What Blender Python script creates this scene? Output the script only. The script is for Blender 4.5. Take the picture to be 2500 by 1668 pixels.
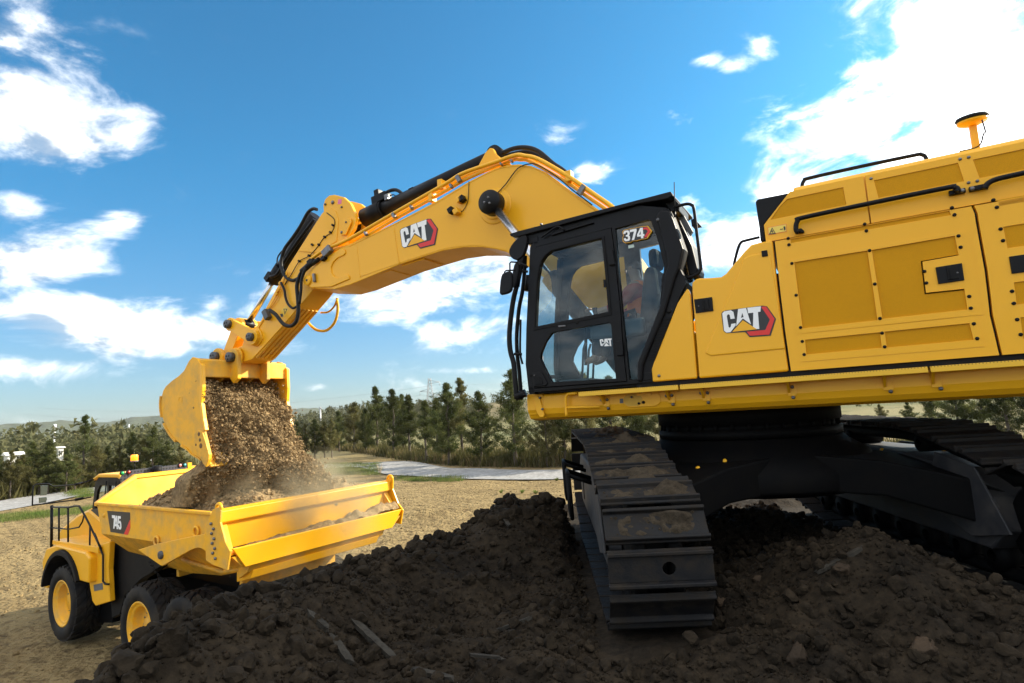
import bpy, bmesh, math, random
import numpy as np
from mathutils import Vector, Matrix
from mathutils.geometry import tessellate_polygon

random.seed(7); RNG = np.random.default_rng(7)
sc = bpy.context.scene
for o in list(bpy.data.objects): bpy.data.objects.remove(o)
COL = sc.collection

# ------------------------------------------------------------------ camera
CAMZ = 4.89
FPX, Y0, ROLL = 1420.0, 1008.0, math.radians(3.3)          # photo pixels (2500 wide)
PITCH = math.atan2((Y0-834)*math.cos(ROLL), FPX)
_R0 = np.array([1, 0, 0.]); CF = np.array([0, math.cos(PITCH), math.sin(PITCH)])
_U0 = np.array([0, -math.sin(PITCH), math.cos(PITCH)])
CR = _R0*math.cos(ROLL)-_U0*math.sin(ROLL); CU = _U0*math.cos(ROLL)+_R0*math.sin(ROLL)
EYE = np.array([0, 0, CAMZ])
cam = bpy.data.cameras.new('camera'); cam.sensor_fit = 'HORIZONTAL'; cam.sensor_width = 36
cam.lens = FPX/2500*36; cam.clip_end = 20000; cam.clip_start = 0.05
camo = bpy.data.objects.new('camera', cam); COL.objects.link(camo)
m = Matrix.Identity(4)
for i in range(3):
    m[i][0] = CR[i]; m[i][1] = CU[i]; m[i][2] = -CF[i]; m[i][3] = EYE[i]
camo.matrix_world = m; sc.camera = camo

# ------------------------------------------------------------------ light
SUN_EL = math.radians(27)
SUN_H = np.array([0.93, 0.37]); SUN_H /= np.linalg.norm(SUN_H)
SUN = np.array([SUN_H[0]*math.cos(SUN_EL), SUN_H[1]*math.cos(SUN_EL), math.sin(SUN_EL)])
sun = bpy.data.lights.new('sun', 'SUN'); sun.energy = 5.0; sun.angle = math.radians(0.5); sun.color = (1, .90, .72)
suno = bpy.data.objects.new('sun', sun); COL.objects.link(suno)
suno.rotation_euler = Vector(SUN).to_track_quat('Z', 'Y').to_euler()
suno.location = (30, 12, 40)

def pix_dir(x, y):
    v = CR*(x-1250)/FPX - CU*(y-834)/FPX + CF
    return v/np.linalg.norm(v)

world = bpy.data.worlds.new('World'); sc.world = world; world.use_nodes = True
def build_world():
    nt = world.node_tree; N = nt.nodes; L = nt.links; N.clear()
    def nd(t, **k):
        n = N.new(t)
        for a, b in k.items(): setattr(n, a, b)
        return n
    def lk(a, b): L.new(a, b)
    def math_(op, a, b=None, c=None, clamp=False):
        n = nd('ShaderNodeMath', operation=op); n.use_clamp = clamp
        for i, v in enumerate((a, b, c)):
            if v is None: continue
            if isinstance(v, (int, float)): n.inputs[i].default_value = v
            else: lk(v, n.inputs[i])
        return n.outputs[0]
    out = nd('ShaderNodeOutputWorld'); bg = nd('ShaderNodeBackground')
    sky = nd('ShaderNodeTexSky', sky_type='NISHITA', sun_disc=False)
    sky.sun_elevation = SUN_EL; sky.sun_rotation = math.atan2(SUN[0], SUN[1])
    sky.air_density = 1.0; sky.dust_density = 1.0; sky.ozone_density = 3.0; sky.altitude = 200
    tc = nd('ShaderNodeTexCoord'); vec = tc.outputs['Generated']
    sep = nd('ShaderNodeSeparateXYZ'); lk(vec, sep.inputs[0])
    z = math_('MAXIMUM', sep.outputs[2], 0.0)
    zz = math_('ADD', z, 0.22)
    px = math_('DIVIDE', sep.outputs[0], zz); py = math_('DIVIDE', sep.outputs[1], zz)
    comb = nd('ShaderNodeCombineXYZ'); lk(px, comb.inputs[0]); lk(py, comb.inputs[1])
    n1 = nd('ShaderNodeTexNoise'); n1.inputs['Scale'].default_value = 2.6; n1.inputs['Detail'].default_value = 9
    n1.inputs['Roughness'].default_value = .58; n1.inputs['Distortion'].default_value = .25
    lk(comb.outputs[0], n1.inputs['Vector'])
    n2 = nd('ShaderNodeTexNoise'); n2.inputs['Scale'].default_value = 0.55; n2.inputs['Detail'].default_value = 3
    lk(comb.outputs[0], n2.inputs['Vector'])
    # cloud banks seen in the photograph: (px, py, half width px, half height px, weight)
    blobs = [(40,270,270,170,1.35),(20,90,150,70,.9),(140,350,150,70,1.1),(90,640,210,75,1.3),(30,500,70,60,.9),(300,545,75,42,.95),
             (330,800,360,85,1.35),(180,760,320,75,1.15),(520,745,90,45,.95),(60,890,170,40,1.2),(560,850,230,35,.6),
             (980,725,300,60,1.25),(1150,690,220,65,1.15),(1180,800,180,50,.95),(1190,850,90,20,.5),(1300,760,200,80,.5),(760,945,60,13,.6),
             (2350,120,330,190,1.4),(2480,330,420,190,1.5),(2050,310,250,70,.95),(2150,80,100,80,.5),(1990,480,230,90,1.15),(1800,600,150,110,.95),
             (1690,480,60,40,.5),(1770,150,85,26,.8),(1680,290,65,30,.8),(1450,425,50,32,.7),(1370,335,55,28,.6),(1860,120,50,30,.65),(1960,200,60,25,.4),(1120,230,40,30,.2),
             (1620,460,40,26,.5),(165,445,70,30,.5),(940,890,40,14,.35),(1150,905,120,10,.5),(820,1035,500,25,.35),(1250,950,500,40,.30)]
    tot = None
    for bx, by, hw, hh, w in blobs:
        c = pix_dir(bx, by)
        r = pix_dir(bx+20, by)-c; r /= np.linalg.norm(r)
        u = np.cross(r, c); u /= np.linalg.norm(u)
        d1 = nd('ShaderNodeVectorMath', operation='DOT_PRODUCT'); lk(vec, d1.inputs[0]); d1.inputs[1].default_value = tuple(r)
        d2 = nd('ShaderNodeVectorMath', operation='DOT_PRODUCT'); lk(vec, d2.inputs[0]); d2.inputs[1].default_value = tuple(u)
        d3 = nd('ShaderNodeVectorMath', operation='DOT_PRODUCT'); lk(vec, d3.inputs[0]); d3.inputs[1].default_value = tuple(c)
        sw = np.linalg.norm(pix_dir(bx+hw, by)-c); sh = np.linalg.norm(pix_dir(bx, by+hh)-c)
        a = math_('DIVIDE', math_('SUBTRACT', d1.outputs['Value'], float(r@c)), float(sw))
        b = math_('DIVIDE', math_('SUBTRACT', d2.outputs['Value'], float(u@c)), float(sh))
        e = math_('ADD', math_('MULTIPLY', a, a), math_('MULTIPLY', b, b))
        g = math_('MULTIPLY', math_('EXPONENT', math_('MULTIPLY', e, -1.0)), w)
        g = math_('MULTIPLY', g, math_('GREATER_THAN', d3.outputs['Value'], 0.2))
        tot = g if tot is None else math_('MAXIMUM', tot, g)
    # elsewhere in the sky: denser noise clouds added out of view for fill light
    front = math_('MULTIPLY', math_('SUBTRACT', sep.outputs[1], 0.50), 5.0, clamp=True)
    gen = math_('ADD', math_('MULTIPLY', math_('SUBTRACT', n2.outputs['Fac'], 0.5), 1.6), 1.05)
    gen = math_('MULTIPLY', gen, math_('SUBTRACT', 1.0, front))
    tot = math_('MAXIMUM', tot, gen)
    # fluffy noise in view directions (two scales)
    mp = nd('ShaderNodeMapping'); mp.inputs['Scale'].default_value = (1, 1, 1.9); lk(vec, mp.inputs[0])
    n3 = nd('ShaderNodeTexNoise'); n3.inputs['Scale'].default_value = 8.5; n3.inputs['Detail'].default_value = 12
    n3.inputs['Roughness'].default_value = .60; n3.inputs['Distortion'].default_value = .35; lk(mp.outputs[0], n3.inputs['Vector'])
    dens = math_('ADD', tot, math_('MULTIPLY', math_('SUBTRACT', n3.outputs['Fac'], .52), 3.4))
    mr = nd('ShaderNodeMapRange', interpolation_type='SMOOTHSTEP'); lk(dens, mr.inputs['Value'])
    mr.inputs['From Min'].default_value = .20; mr.inputs['From Max'].default_value = 1.55
    dens = math_('MULTIPLY', mr.outputs[0], math_('MULTIPLY', tot, 3.0, clamp=True))
    # shading of the clouds: noise lit from the sun's side
    off = nd('ShaderNodeVectorMath', operation='ADD'); lk(mp.outputs[0], off.inputs[0]); off.inputs[1].default_value = tuple(SUN*0.035*np.array([1, 1, 1.9]))
    n4 = nd('ShaderNodeTexNoise'); n4.inputs['Scale'].default_value = 8.5; n4.inputs['Detail'].default_value = 5
    n4.inputs['Roughness'].default_value = .55; n4.inputs['Distortion'].default_value = .35; lk(off.outputs[0], n4.inputs['Vector'])
    lit = math_('ADD', math_('MULTIPLY', math_('SUBTRACT', n3.outputs['Fac'], n4.outputs['Fac']), 4.5), .62, clamp=True)
    cl = nd('ShaderNodeMix', data_type='RGBA'); lk(lit, cl.inputs['Factor'])
    cl.inputs['A'].default_value = (2.7, 3.1, 3.6, 1); cl.inputs['B'].default_value = (10.2, 10.0, 9.7, 1)
    # brighter towards the sun
    ds = nd('ShaderNodeVectorMath', operation='DOT_PRODUCT'); lk(vec, ds.inputs[0]); ds.inputs[1].default_value = tuple(SUN)
    glow = math_('ADD', math_('MULTIPLY', math_('POWER', math_('MAXIMUM', ds.outputs['Value'], 0.0), 3.0), 1.0), .80)
    clg = nd('ShaderNodeVectorMath', operation='SCALE'); lk(cl.outputs['Result'], clg.inputs[0]); lk(glow, clg.inputs['Scale'])
    hsv = nd('ShaderNodeVectorMath', operation='MULTIPLY'); lk(sky.outputs[0], hsv.inputs[0])      # the deep blue of a polarised sky, paler to the horizon
    el_ = nd('ShaderNodeMapRange', interpolation_type='SMOOTHSTEP'); lk(sep.outputs[2], el_.inputs['Value']); el_.inputs['From Min'].default_value = .0; el_.inputs['From Max'].default_value = .42
    gr_ = nd('ShaderNodeMix', data_type='RGBA'); lk(el_.outputs[0], gr_.inputs['Factor']); gr_.inputs['A'].default_value = (.40, .48, .55, 1); gr_.inputs['B'].default_value = (.205, .60, .70, 1)
    lk(gr_.outputs['Result'], hsv.inputs[1])
    mixc = nd('ShaderNodeMix', data_type='RGBA'); lk(dens, mixc.inputs['Factor'])
    lk(hsv.outputs[0], mixc.inputs['A']); lk(clg.outputs[0], mixc.inputs['B'])
    lk(mixc.outputs['Result'], bg.inputs['Color']); bg.inputs['Strength'].default_value = 0.15
    lk(bg.outputs[0], out.inputs[0])
build_world()
sc.view_settings.view_transform = 'Standard'; sc.view_settings.look = 'None'
sc.view_settings.exposure = 1.02; sc.view_settings.gamma = 1; sc.view_settings.use_curve_mapping = False
sc.render.engine = 'CYCLES'
sc.cycles.max_bounces = 8; sc.cycles.transparent_max_bounces = 16; sc.cycles.use_denoising = True
sc.cycles.sample_clamp_indirect = 6
# ------------------------------------------------------------------ pixels to places
def Zm(x0, y0, s): return lambda x, y: (x0+x/s, y0+y/s)
zb = Zm(850,340,3.357); z2 = Zm(380,440,3.1367); z3 = Zm(1220,460,4.7); z4 = Zm(1220,740,4.7)
z1 = Zm(1680,280,2.866); zz = Zm(1680,660,2.866); zk = Zm(350,840,3.136)
ZA = Zm(60,1080,5.595); ZB = Zm(80,1300,4.519); ZC = Zm(480,1130,4.352); ZU = Zm(1700,980,2.9375)
zt = Zm(700,880,3.357); zd = Zm(0,960,5.109)
def hit(p, P0, n):                       # ray through photo pixel p meets the plane (P0, n), world coordinates
    v = CR*(p[0]-1250)/FPX - CU*(p[1]-834)/FPX + CF
    t = ((np.asarray(P0)-EYE)@n)/(v@n)
    return EYE+v*t
def on_ground(p, z=0.0): return hit(p, np.array([0, 0, z]), np.array([0, 0, 1.]))

# ------------------------------------------------------------------ numpy noise
def _h(i, j, k, s):
    n = (i*374761393+j*668265263+k*2147483647+s*974711)&0xffffffff
    n = ((n^(n>>13))*1274126177)&0xffffffff
    return ((n^(n>>16))&0xffffff)/float(0xffffff)
def vnoise(x, y, z=None, s=0):
    x = np.asarray(x, float); y = np.asarray(y, float); z = np.zeros_like(x) if z is None else np.asarray(z, float)
    i, j, k = (np.floor(a).astype(np.int64) for a in (x, y, z))
    fx, fy, fz = x-i, y-j, z-k
    fx, fy, fz = (t*t*(3-2*t) for t in (fx, fy, fz))
    r = 0
    for a in (0, 1):
        for b in (0, 1):
            for c in (0, 1):
                r = r+_h(i+a, j+b, k+c, s)*(fx if a else 1-fx)*(fy if b else 1-fy)*(fz if c else 1-fz)
    return r*2-1
def fbm(x, y, z=None, s=0, o=4, g=.5):
    r = 0; a = 1; f = 1
    for q in range(o):
        r = r+a*vnoise(x*f, y*f, None if z is None else z*f, s+q*17); a *= g; f *= 2.03
    return r

# ------------------------------------------------------------------ materials
MATS = {}
def mat(name, col, rough=.5, metal=0., var=.0, vcol=None, vscale=3., bump=0., bscale=40., coat=0., spec=.5, rvar=0., detail=5, emit=None, rnd=0., fine=None):
    if name in MATS: return MATS[name]
    m = bpy.data.materials.new(name); m.use_nodes = True; nt = m.node_tree; N = nt.nodes; L = nt.links
    b = N['Principled BSDF']; b.inputs['Base Color'].default_value = (*col, 1); b.inputs['Roughness'].default_value = rough
    b.inputs['Metallic'].default_value = metal; b.inputs['Specular IOR Level'].default_value = spec
    if coat: b.inputs['Coat Weight'].default_value = coat; b.inputs['Coat Roughness'].default_value = .12
    tc = N.new('ShaderNodeTexCoord')
    if var:
        n = N.new('ShaderNodeTexNoise'); n.inputs['Scale'].default_value = vscale; n.inputs['Detail'].default_value = detail; n.inputs['Roughness'].default_value = .62
        L.new(tc.outputs['Object'], n.inputs['Vector'])
        r = N.new('ShaderNodeMapRange'); r.inputs['From Min'].default_value = .42; r.inputs['From Max'].default_value = .72; r.inputs['To Max'].default_value = var
        L.new(n.outputs['Fac'], r.inputs['Value'])
        mx = N.new('ShaderNodeMix'); mx.data_type = 'RGBA'; L.new(r.outputs[0], mx.inputs['Factor'])
        mx.inputs['A'].default_value = (*col, 1); mx.inputs['B'].default_value = (*(vcol or tuple(c*.6 for c in col)), 1)
        last = mx.outputs['Result']
        if fine:
            f = N.new('ShaderNodeTexNoise'); f.inputs['Scale'].default_value = fine[0]; f.inputs['Detail'].default_value = 3
            L.new(tc.outputs['Object'], f.inputs['Vector'])
            r2 = N.new('ShaderNodeMapRange'); r2.inputs['From Min'].default_value = .35; r2.inputs['From Max'].default_value = .65
            r2.inputs['To Min'].default_value = 1-fine[1]; r2.inputs['To Max'].default_value = 1+fine[1]; L.new(f.outputs['Fac'], r2.inputs['Value'])
            vm = N.new('ShaderNodeVectorMath'); vm.operation = 'SCALE'; L.new(last, vm.inputs[0]); L.new(r2.outputs[0], vm.inputs['Scale']); last = vm.outputs[0]
        if rnd:
            oi = N.new('ShaderNodeObjectInfo'); hs = N.new('ShaderNodeHueSaturation')
            r3 = N.new('ShaderNodeMapRange'); r3.inputs['To Min'].default_value = 1-rnd; r3.inputs['To Max'].default_value = 1+rnd
            L.new(oi.outputs['Random'], r3.inputs['Value']); L.new(r3.outputs[0], hs.inputs['Value']); L.new(last, hs.inputs['Color']); last = hs.outputs[0]
        L.new(last, b.inputs['Base Color'])
        if rvar:
            r4 = N.new('ShaderNodeMapRange'); r4.inputs['From Min'].default_value = .35; r4.inputs['From Max'].default_value = .7
            r4.inputs['To Min'].default_value = rough; r4.inputs['To Max'].default_value = min(1, rough+rvar)
            L.new(n.outputs['Fac'], r4.inputs['Value']); L.new(r4.outputs[0], b.inputs['Roughness'])
    if bump:
        n = N.new('ShaderNodeTexNoise'); n.inputs['Scale'].default_value = bscale; n.inputs['Detail'].default_value = 6
        L.new(tc.outputs['Object'], n.inputs['Vector'])
        bp = N.new('ShaderNodeBump'); bp.inputs['Strength'].default_value = bump; bp.inputs['Distance'].default_value = .03
        L.new(n.outputs['Fac'], bp.inputs['Height']); L.new(bp.outputs[0], b.inputs['Normal'])
    if emit:
        b.inputs['Emission Color'].default_value = (*emit[0], 1); b.inputs['Emission Strength'].default_value = emit[1]
    MATS[name] = m; return m

YEL = mat('yellow_paint', (.88, .435, .010), .30, var=.35, vcol=(.78, .385, .020), vscale=1.6, spec=.38, rvar=.14, bump=.012, bscale=14)
YELD = mat('yellow_paint_dusty', (.84, .42, .016), .42, var=.85, vcol=(.52, .32, .10), vscale=3.2, spec=.3, rvar=.25, bump=.03, bscale=30)
YELW = mat('yellow_paint_worn', (.80, .40, .016), .42, var=.8, vcol=(.42, .25, .065), vscale=4.5, rvar=.3, bump=.05, bscale=26)
BLK = mat('black_paint', (.006, .006, .0075), .34, var=.5, vcol=(.012, .011, .010), vscale=5, rvar=.2, spec=.16)
BLKM = mat('black_matte', (.008, .008, .009), .6, var=.5, vcol=(.018, .016, .013), vscale=6, spec=.15)
RUB = mat('rubber', (.010, .010, .011), .75, var=.8, vcol=(.040, .032, .022), vscale=3.5, bump=.08, bscale=60, spec=.2)
HOSE = mat('hose_rubber', (.008, .008, .009), .5, var=.4, vcol=(.02, .018, .016), vscale=20, spec=.25)
CHROME = mat('chrome', (.62, .63, .65), .24, 1.0, var=.2, vcol=(.5, .5, .52), vscale=8)
STEEL = mat('bare_steel', (.20, .20, .21), .42, .85, var=.6, vcol=(.10, .09, .08), vscale=12, rvar=.2)
PIN = mat('pin_grey', (.075, .078, .085), .45, .4, var=.4, vcol=(.12, .115, .11), vscale=16)
SHOE = mat('track_steel', (.0075, .0075, .0085), .5, 0., var=.95, vcol=(.024, .018, .012), vscale=9, rvar=.3, spec=.22, bump=.12, bscale=60, rnd=.2)
FRAME = mat('frame_steel', (.024, .024, .027), .55, .1, var=.7, vcol=(.07, .06, .05), vscale=6, rvar=.25)
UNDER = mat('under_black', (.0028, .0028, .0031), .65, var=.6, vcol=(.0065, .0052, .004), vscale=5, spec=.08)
WHITE = mat('white_vinyl', (.88, .88, .87), .4, var=.15, vcol=(.72, .71, .68), vscale=20)
RED = mat('red_vinyl', (.70, .022, .018), .4, var=.2, vcol=(.6, .03, .02), vscale=20)
DARKV = mat('dark_vinyl', (.018, .018, .020), .42, var=.3, vcol=(.03, .03, .03), vscale=30)
PINKV = mat('pink_sticker', (.75, .17, .32), .5, var=.1, vscale=20)
SEAT = mat('seat_fabric', (.028, .028, .030), .85, var=.4, vcol=(.05, .05, .05), vscale=30)
GREYP = mat('grey_plastic', (.11, .115, .12), .55, var=.3, vscale=12)
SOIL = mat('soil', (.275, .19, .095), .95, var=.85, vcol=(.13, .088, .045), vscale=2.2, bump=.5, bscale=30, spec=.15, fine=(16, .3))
SOIL_SHADE = mat('soil_shaded', (.026, .0185, .0110), .95, var=.9, vcol=(.0075, .0058, .0040), vscale=1.6, bump=.55, bscale=26, spec=.15, fine=(14, .32))  # same soil as the load, with the mound's shade put into its colour
SOILR = mat('soil_red', (.060, .041, .026), .95, var=.8, vcol=(.026, .020, .015), vscale=3.3, bump=.5, bscale=30, spec=.15, rnd=.25)
MUD = mat('dried_mud', (.060, .046, .031), .95, var=.8, vcol=(.022, .017, .012), vscale=14, bump=.6, bscale=45, spec=.1)
WOOD = mat('weathered_wood', (.046, .040, .031), .85, var=.8, vcol=(.016, .013, .010), vscale=14, bump=.4, bscale=35, spec=.2)
BARK = mat('bark', (.085, .065, .048), .9, var=.7, vcol=(.05, .04, .03), vscale=6, bump=.4, bscale=20)
CONC = mat('pale_render', (.70, .68, .63), .8, var=.4, vcol=(.55, .52, .46), vscale=1)
ROOFT = mat('roof_tile', (.32, .16, .09), .8, var=.5, vscale=2)
GALV = mat('galvanised', (.35, .36, .37), .5, .5, var=.3, vscale=2)
MASTW = mat('mast_white', (.78, .78, .78), .5, var=.2, vscale=2)

def leaf_mat(name, col, col2):
    m = bpy.data.materials.new(name); m.use_nodes = True; nt = m.node_tree; N = nt.nodes; L = nt.links; N.clear()
    out = N.new('ShaderNodeOutputMaterial'); d = N.new('ShaderNodeBsdfDiffuse'); t = N.new('ShaderNodeBsdfTranslucent'); mx = N.new('ShaderNodeMixShader')
    tc = N.new('ShaderNodeTexCoord'); n = N.new('ShaderNodeTexNoise'); n.inputs['Scale'].default_value = .9; n.inputs['Detail'].default_value = 4
    L.new(tc.outputs['Object'], n.inputs['Vector'])
    r = N.new('ShaderNodeMapRange'); r.inputs['From Min'].default_value = .35; r.inputs['From Max'].default_value = .68; L.new(n.outputs['Fac'], r.inputs['Value'])
    c = N.new('ShaderNodeMix'); c.data_type = 'RGBA'; c.inputs['A'].default_value = (*col, 1); c.inputs['B'].default_value = (*col2, 1); L.new(r.outputs[0], c.inputs['Factor'])
    oi = N.new('ShaderNodeObjectInfo'); hs = N.new('ShaderNodeHueSaturation'); r3 = N.new('ShaderNodeMapRange')
    r3.inputs['To Min'].default_value = .75; r3.inputs['To Max'].default_value = 1.25; L.new(oi.outputs['Random'], r3.inputs['Value'])
    L.new(r3.outputs[0], hs.inputs['Value']); L.new(c.outputs['Result'], hs.inputs['Color'])
    L.new(hs.outputs[0], d.inputs['Color']); L.new(hs.outputs[0], t.inputs['Color']); mx.inputs[0].default_value = .35
    L.new(d.outputs[0], mx.inputs[1]); L.new(t.outputs[0], mx.inputs[2]); L.new(mx.outputs[0], out.inputs[0])
    MATS[name] = m; return m
LEAF = leaf_mat('needles_dark', (.050, .064, .022), (.115, .12, .042))
LEAF2 = leaf_mat('needles_olive', (.085, .085, .031), (.165, .145, .058))
LEAFF = leaf_mat('needles_far', (.07, .076, .04), (.125, .118, .058))
GRASS = leaf_mat('grass_green', (.10, .15, .035), (.20, .21, .07))
DRY = leaf_mat('grass_dry', (.27, .20, .10), (.36, .27, .14))

def glass_mat(name, tint, refl=1.0, rough=.0):
    m = bpy.data.materials.new(name); m.use_nodes = True; nt = m.node_tree; N = nt.nodes; L = nt.links; N.clear()
    out = N.new('ShaderNodeOutputMaterial'); t = N.new('ShaderNodeBsdfTransparent'); t.inputs[0].default_value = (*tint, 1)
    g = N.new('ShaderNodeBsdfGlossy'); g.inputs['Roughness'].default_value = rough; g.inputs[0].default_value = (.95, .97, 1, 1)
    fr = N.new('ShaderNodeFresnel'); fr.inputs[0].default_value = 1.52
    tc = N.new('ShaderNodeTexCoord'); n = N.new('ShaderNodeTexNoise'); n.inputs['Scale'].default_value = 1.5; L.new(tc.outputs['Object'], n.inputs['Vector'])
    bp = N.new('ShaderNodeBump'); bp.inputs['Strength'].default_value = .02; L.new(n.outputs['Fac'], bp.inputs['Height']); L.new(bp.outputs[0], g.inputs['Normal'])
    mu = N.new('ShaderNodeMath'); mu.operation = 'MULTIPLY'; mu.inputs[1].default_value = refl; L.new(fr.outputs[0], mu.inputs[0])
    mx = N.new('ShaderNodeMixShader'); L.new(mu.outputs[0], mx.inputs[0]); L.new(t.outputs[0], mx.inputs[1]); L.new(g.outputs[0], mx.inputs[2]); L.new(mx.outputs[0], out.inputs[0])
    MATS[name] = m; return m
GLASS = glass_mat('tinted_glass', (.80, .885, .90), .55)
GLASSD = glass_mat('dark_glass', (.74, .83, .86), .55)

def perforated(name, col, dark, cell, fill):
    m = bpy.data.materials.new(name); m.use_nodes = True; nt = m.node_tree; N = nt.nodes; L = nt.links; b = N['Principled BSDF']
    tc = N.new('ShaderNodeTexCoord'); v = N.new('ShaderNodeTexVoronoi'); v.inputs['Scale'].default_value = 1/cell; v.inputs['Randomness'].default_value = 0
    L.new(tc.outputs['Object'], v.inputs['Vector'])
    c = N.new('ShaderNodeMath'); c.operation = 'LESS_THAN'; c.inputs[1].default_value = fill; L.new(v.outputs['Distance'], c.inputs[0])
    mx = N.new('ShaderNodeMix'); mx.data_type = 'RGBA'; mx.inputs['A'].default_value = (*col, 1); mx.inputs['B'].default_value = (*dark, 1)
    L.new(c.outputs[0], mx.inputs['Factor']); L.new(mx.outputs['Result'], b.inputs['Base Color']); b.inputs['Roughness'].default_value = .45
    MATS[name] = m; return m
PERF = mat('perforated_yellow', (.60, .275, .004), .5, var=.5, vcol=(.54, .245, .004), vscale=2.5, fine=(220, .08), spec=.12)
PERFB = perforated('perforated_black', (.05, .05, .058), (.004, .004, .005), .075, .36)

# ------------------------------------------------------------------ mesh building
class MB:
    def __init__(s): s.v = []; s.f = []; s.sm = []
    def add(s, vs, fs, smooth=False):
        b = len(s.v); s.v += [tuple(map(float, p)) for p in vs]
        for f in fs: s.f.append(tuple(i+b for i in f)); s.sm.append(smooth)
        return s
    def box(s, lo, hi, fn=None):
        x0, y0, z0 = lo; x1, y1, z1 = hi
        vs = [(x0,y0,z0),(x1,y0,z0),(x1,y1,z0),(x0,y1,z0),(x0,y0,z1),(x1,y0,z1),(x1,y1,z1),(x0,y1,z1)]
        if fn: vs = [fn(*p) for p in vs]
        return s.add(vs, [(0,3,2,1),(4,5,6,7),(0,1,5,4),(1,2,6,5),(2,3,7,6),(3,0,4,7)])
    def obox(s, c, ax, ay, az, hx, hy, hz):          # oriented box
        c, ax, ay, az = (np.asarray(q, float) for q in (c, ax, ay, az)); vs = []
        for k in (-1, 1):
            for i, j in ((-1,-1),(1,-1),(1,1),(-1,1)): vs.append(c+ax*hx*i+ay*hy*j+az*hz*k)
        return s.add(vs, [(0,3,2,1),(4,5,6,7),(0,1,5,4),(1,2,6,5),(2,3,7,6),(3,0,4,7)])
    def tube(s, pts, r, n=8, closed=False, smooth_pts=0, caps=True, r2=None):
        P = [np.asarray(p, float) for p in pts]
        if smooth_pts: P = catmull(P, smooth_pts, closed)
        m = len(P); rr = [r+(0 if r2 is None else (r2-r)*i/(m-1)) for i in range(m)] if np.isscalar(r) else list(r)
        T = []
        for i in range(m):
            a = P[(i-1) % m] if (closed or i > 0) else P[i]; b = P[(i+1) % m] if (closed or i < m-1) else P[i]
            t = b-a; T.append(t/(np.linalg.norm(t)+1e-12))
        u = np.cross(T[0], [0, 0, 1.]);
        if np.linalg.norm(u) < 1e-3: u = np.cross(T[0], [1., 0, 0])
        u /= np.linalg.norm(u); vs = []; fs = []
        for i in range(m):
            u = u-T[i]*(u@T[i]); u /= np.linalg.norm(u)+1e-12; w = np.cross(T[i], u)
            for k in range(n):
                a = 2*math.pi*k/n; vs.append(P[i]+(u*math.cos(a)+w*math.sin(a))*rr[i])
        for i in range(m if closed else m-1):
            for k in range(n):
                a = i*n+k; b = i*n+(k+1) % n; c = ((i+1) % m)*n+(k+1) % n; d = ((i+1) % m)*n+k; fs.append((a, b, c, d))
        s.add(vs, fs, True)
        if caps and not closed:
            b = len(s.v)-len(vs); s.f.append(tuple(b+k for k in range(n))[::-1]); s.sm.append(False)
            s.f.append(tuple(b+(m-1)*n+k for k in range(n))); s.sm.append(False)
        return s
    def cyl(s, a, b, r, n=20, r2=None): return s.tube([a, b], r, n, r2=r2)
    def lathe(s, prof, c, axis, n=32, smooth=True):   # prof: (radius, along axis)
        c = np.asarray(c, float); ax = np.asarray(axis, float); ax /= np.linalg.norm(ax)
        u = np.cross(ax, [0, 0, 1.])
        if np.linalg.norm(u) < 1e-3: u = np.cross(ax, [1., 0, 0])
        u /= np.linalg.norm(u); w = np.cross(ax, u); vs = []; fs = []
        for (r, h) in prof:
            for k in range(n):
                a = 2*math.pi*k/n; vs.append(c+ax*h+(u*math.cos(a)+w*math.sin(a))*max(r, 1e-4))
        for i in range(len(prof)-1):
            for k in range(n): fs.append((i*n+k, i*n+(k+1) % n, (i+1)*n+(k+1) % n, (i+1)*n+k))
        return s.add(vs, fs, smooth)
    def plate(s, outer, f0, f1, holes=()):            # 2D outline (with holes) between two maps (a,b)->xyz
        loops = [list(outer)]+[list(h) for h in holes]; flat = [p for l in loops for p in l]; n = len(flat)
        vs = [f0(*p) for p in flat]+[f1(*p) for p in flat]; fs = []
        if holes:
            for t in tessellate_polygon([[Vector((p[0], p[1], 0)) for p in l] for l in loops]):
                fs.append(tuple(t)); fs.append(tuple(n+i for i in t)[::-1])
        else:
            fs.append(tuple(range(n))); fs.append(tuple(n+i for i in range(n))[::-1])
        b = 0
        for l in loops:
            k = len(l)
            for i in range(k):
                j = (i+1) % k; fs.append((b+i, b+j, n+b+j, n+b+i))
            b += k
        return s.add(vs, fs)
    def build(s, name, m, parent=None, bevel=0, smooth=None, tri=False, clean=False, seg=2):
        me = bpy.data.meshes.new(name); bm = bmesh.new()
        vs = [bm.verts.new(p) for p in s.v]
        for f, sm in zip(s.f, s.sm):
            try: fc = bm.faces.new([vs[i] for i in f]); fc.smooth = sm
            except ValueError: pass
        if clean: bmesh.ops.dissolve_limit(bm, angle_limit=.01, verts=bm.verts, edges=bm.edges)
        bmesh.ops.recalc_face_normals(bm, faces=bm.faces)
        bm.to_mesh(me); bm.free()
        o = bpy.data.objects.new(name, me); COL.objects.link(o); me.materials.append(m)
        if parent is not None: o.parent = parent
        if bevel:
            b = o.modifiers.new('bevel', 'BEVEL'); b.width = bevel; b.segments = seg; b.limit_method = 'ANGLE'; b.angle_limit = math.radians(38)
        return o
def catmull(P, k, closed=False):
    P = [np.asarray(p, float) for p in P]; m = len(P); out = []
    for i in range(m if closed else m-1):
        p1, p2 = P[i], P[(i+1) % m]; p0 = P[(i-1) % m] if (closed or i > 0) else 2*p1-p2
        p3 = P[(i+2) % m] if (closed or i < m-2) else 2*p2-p1
        for q in range(k):
            t = q/k; out.append(.5*((2*p1)+(-p0+p2)*t+(2*p0-5*p1+4*p2-p3)*t*t+(-p0+3*p1-3*p2+p3)*t**3))
    if not closed: out.append(P[-1])
    return out
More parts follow.
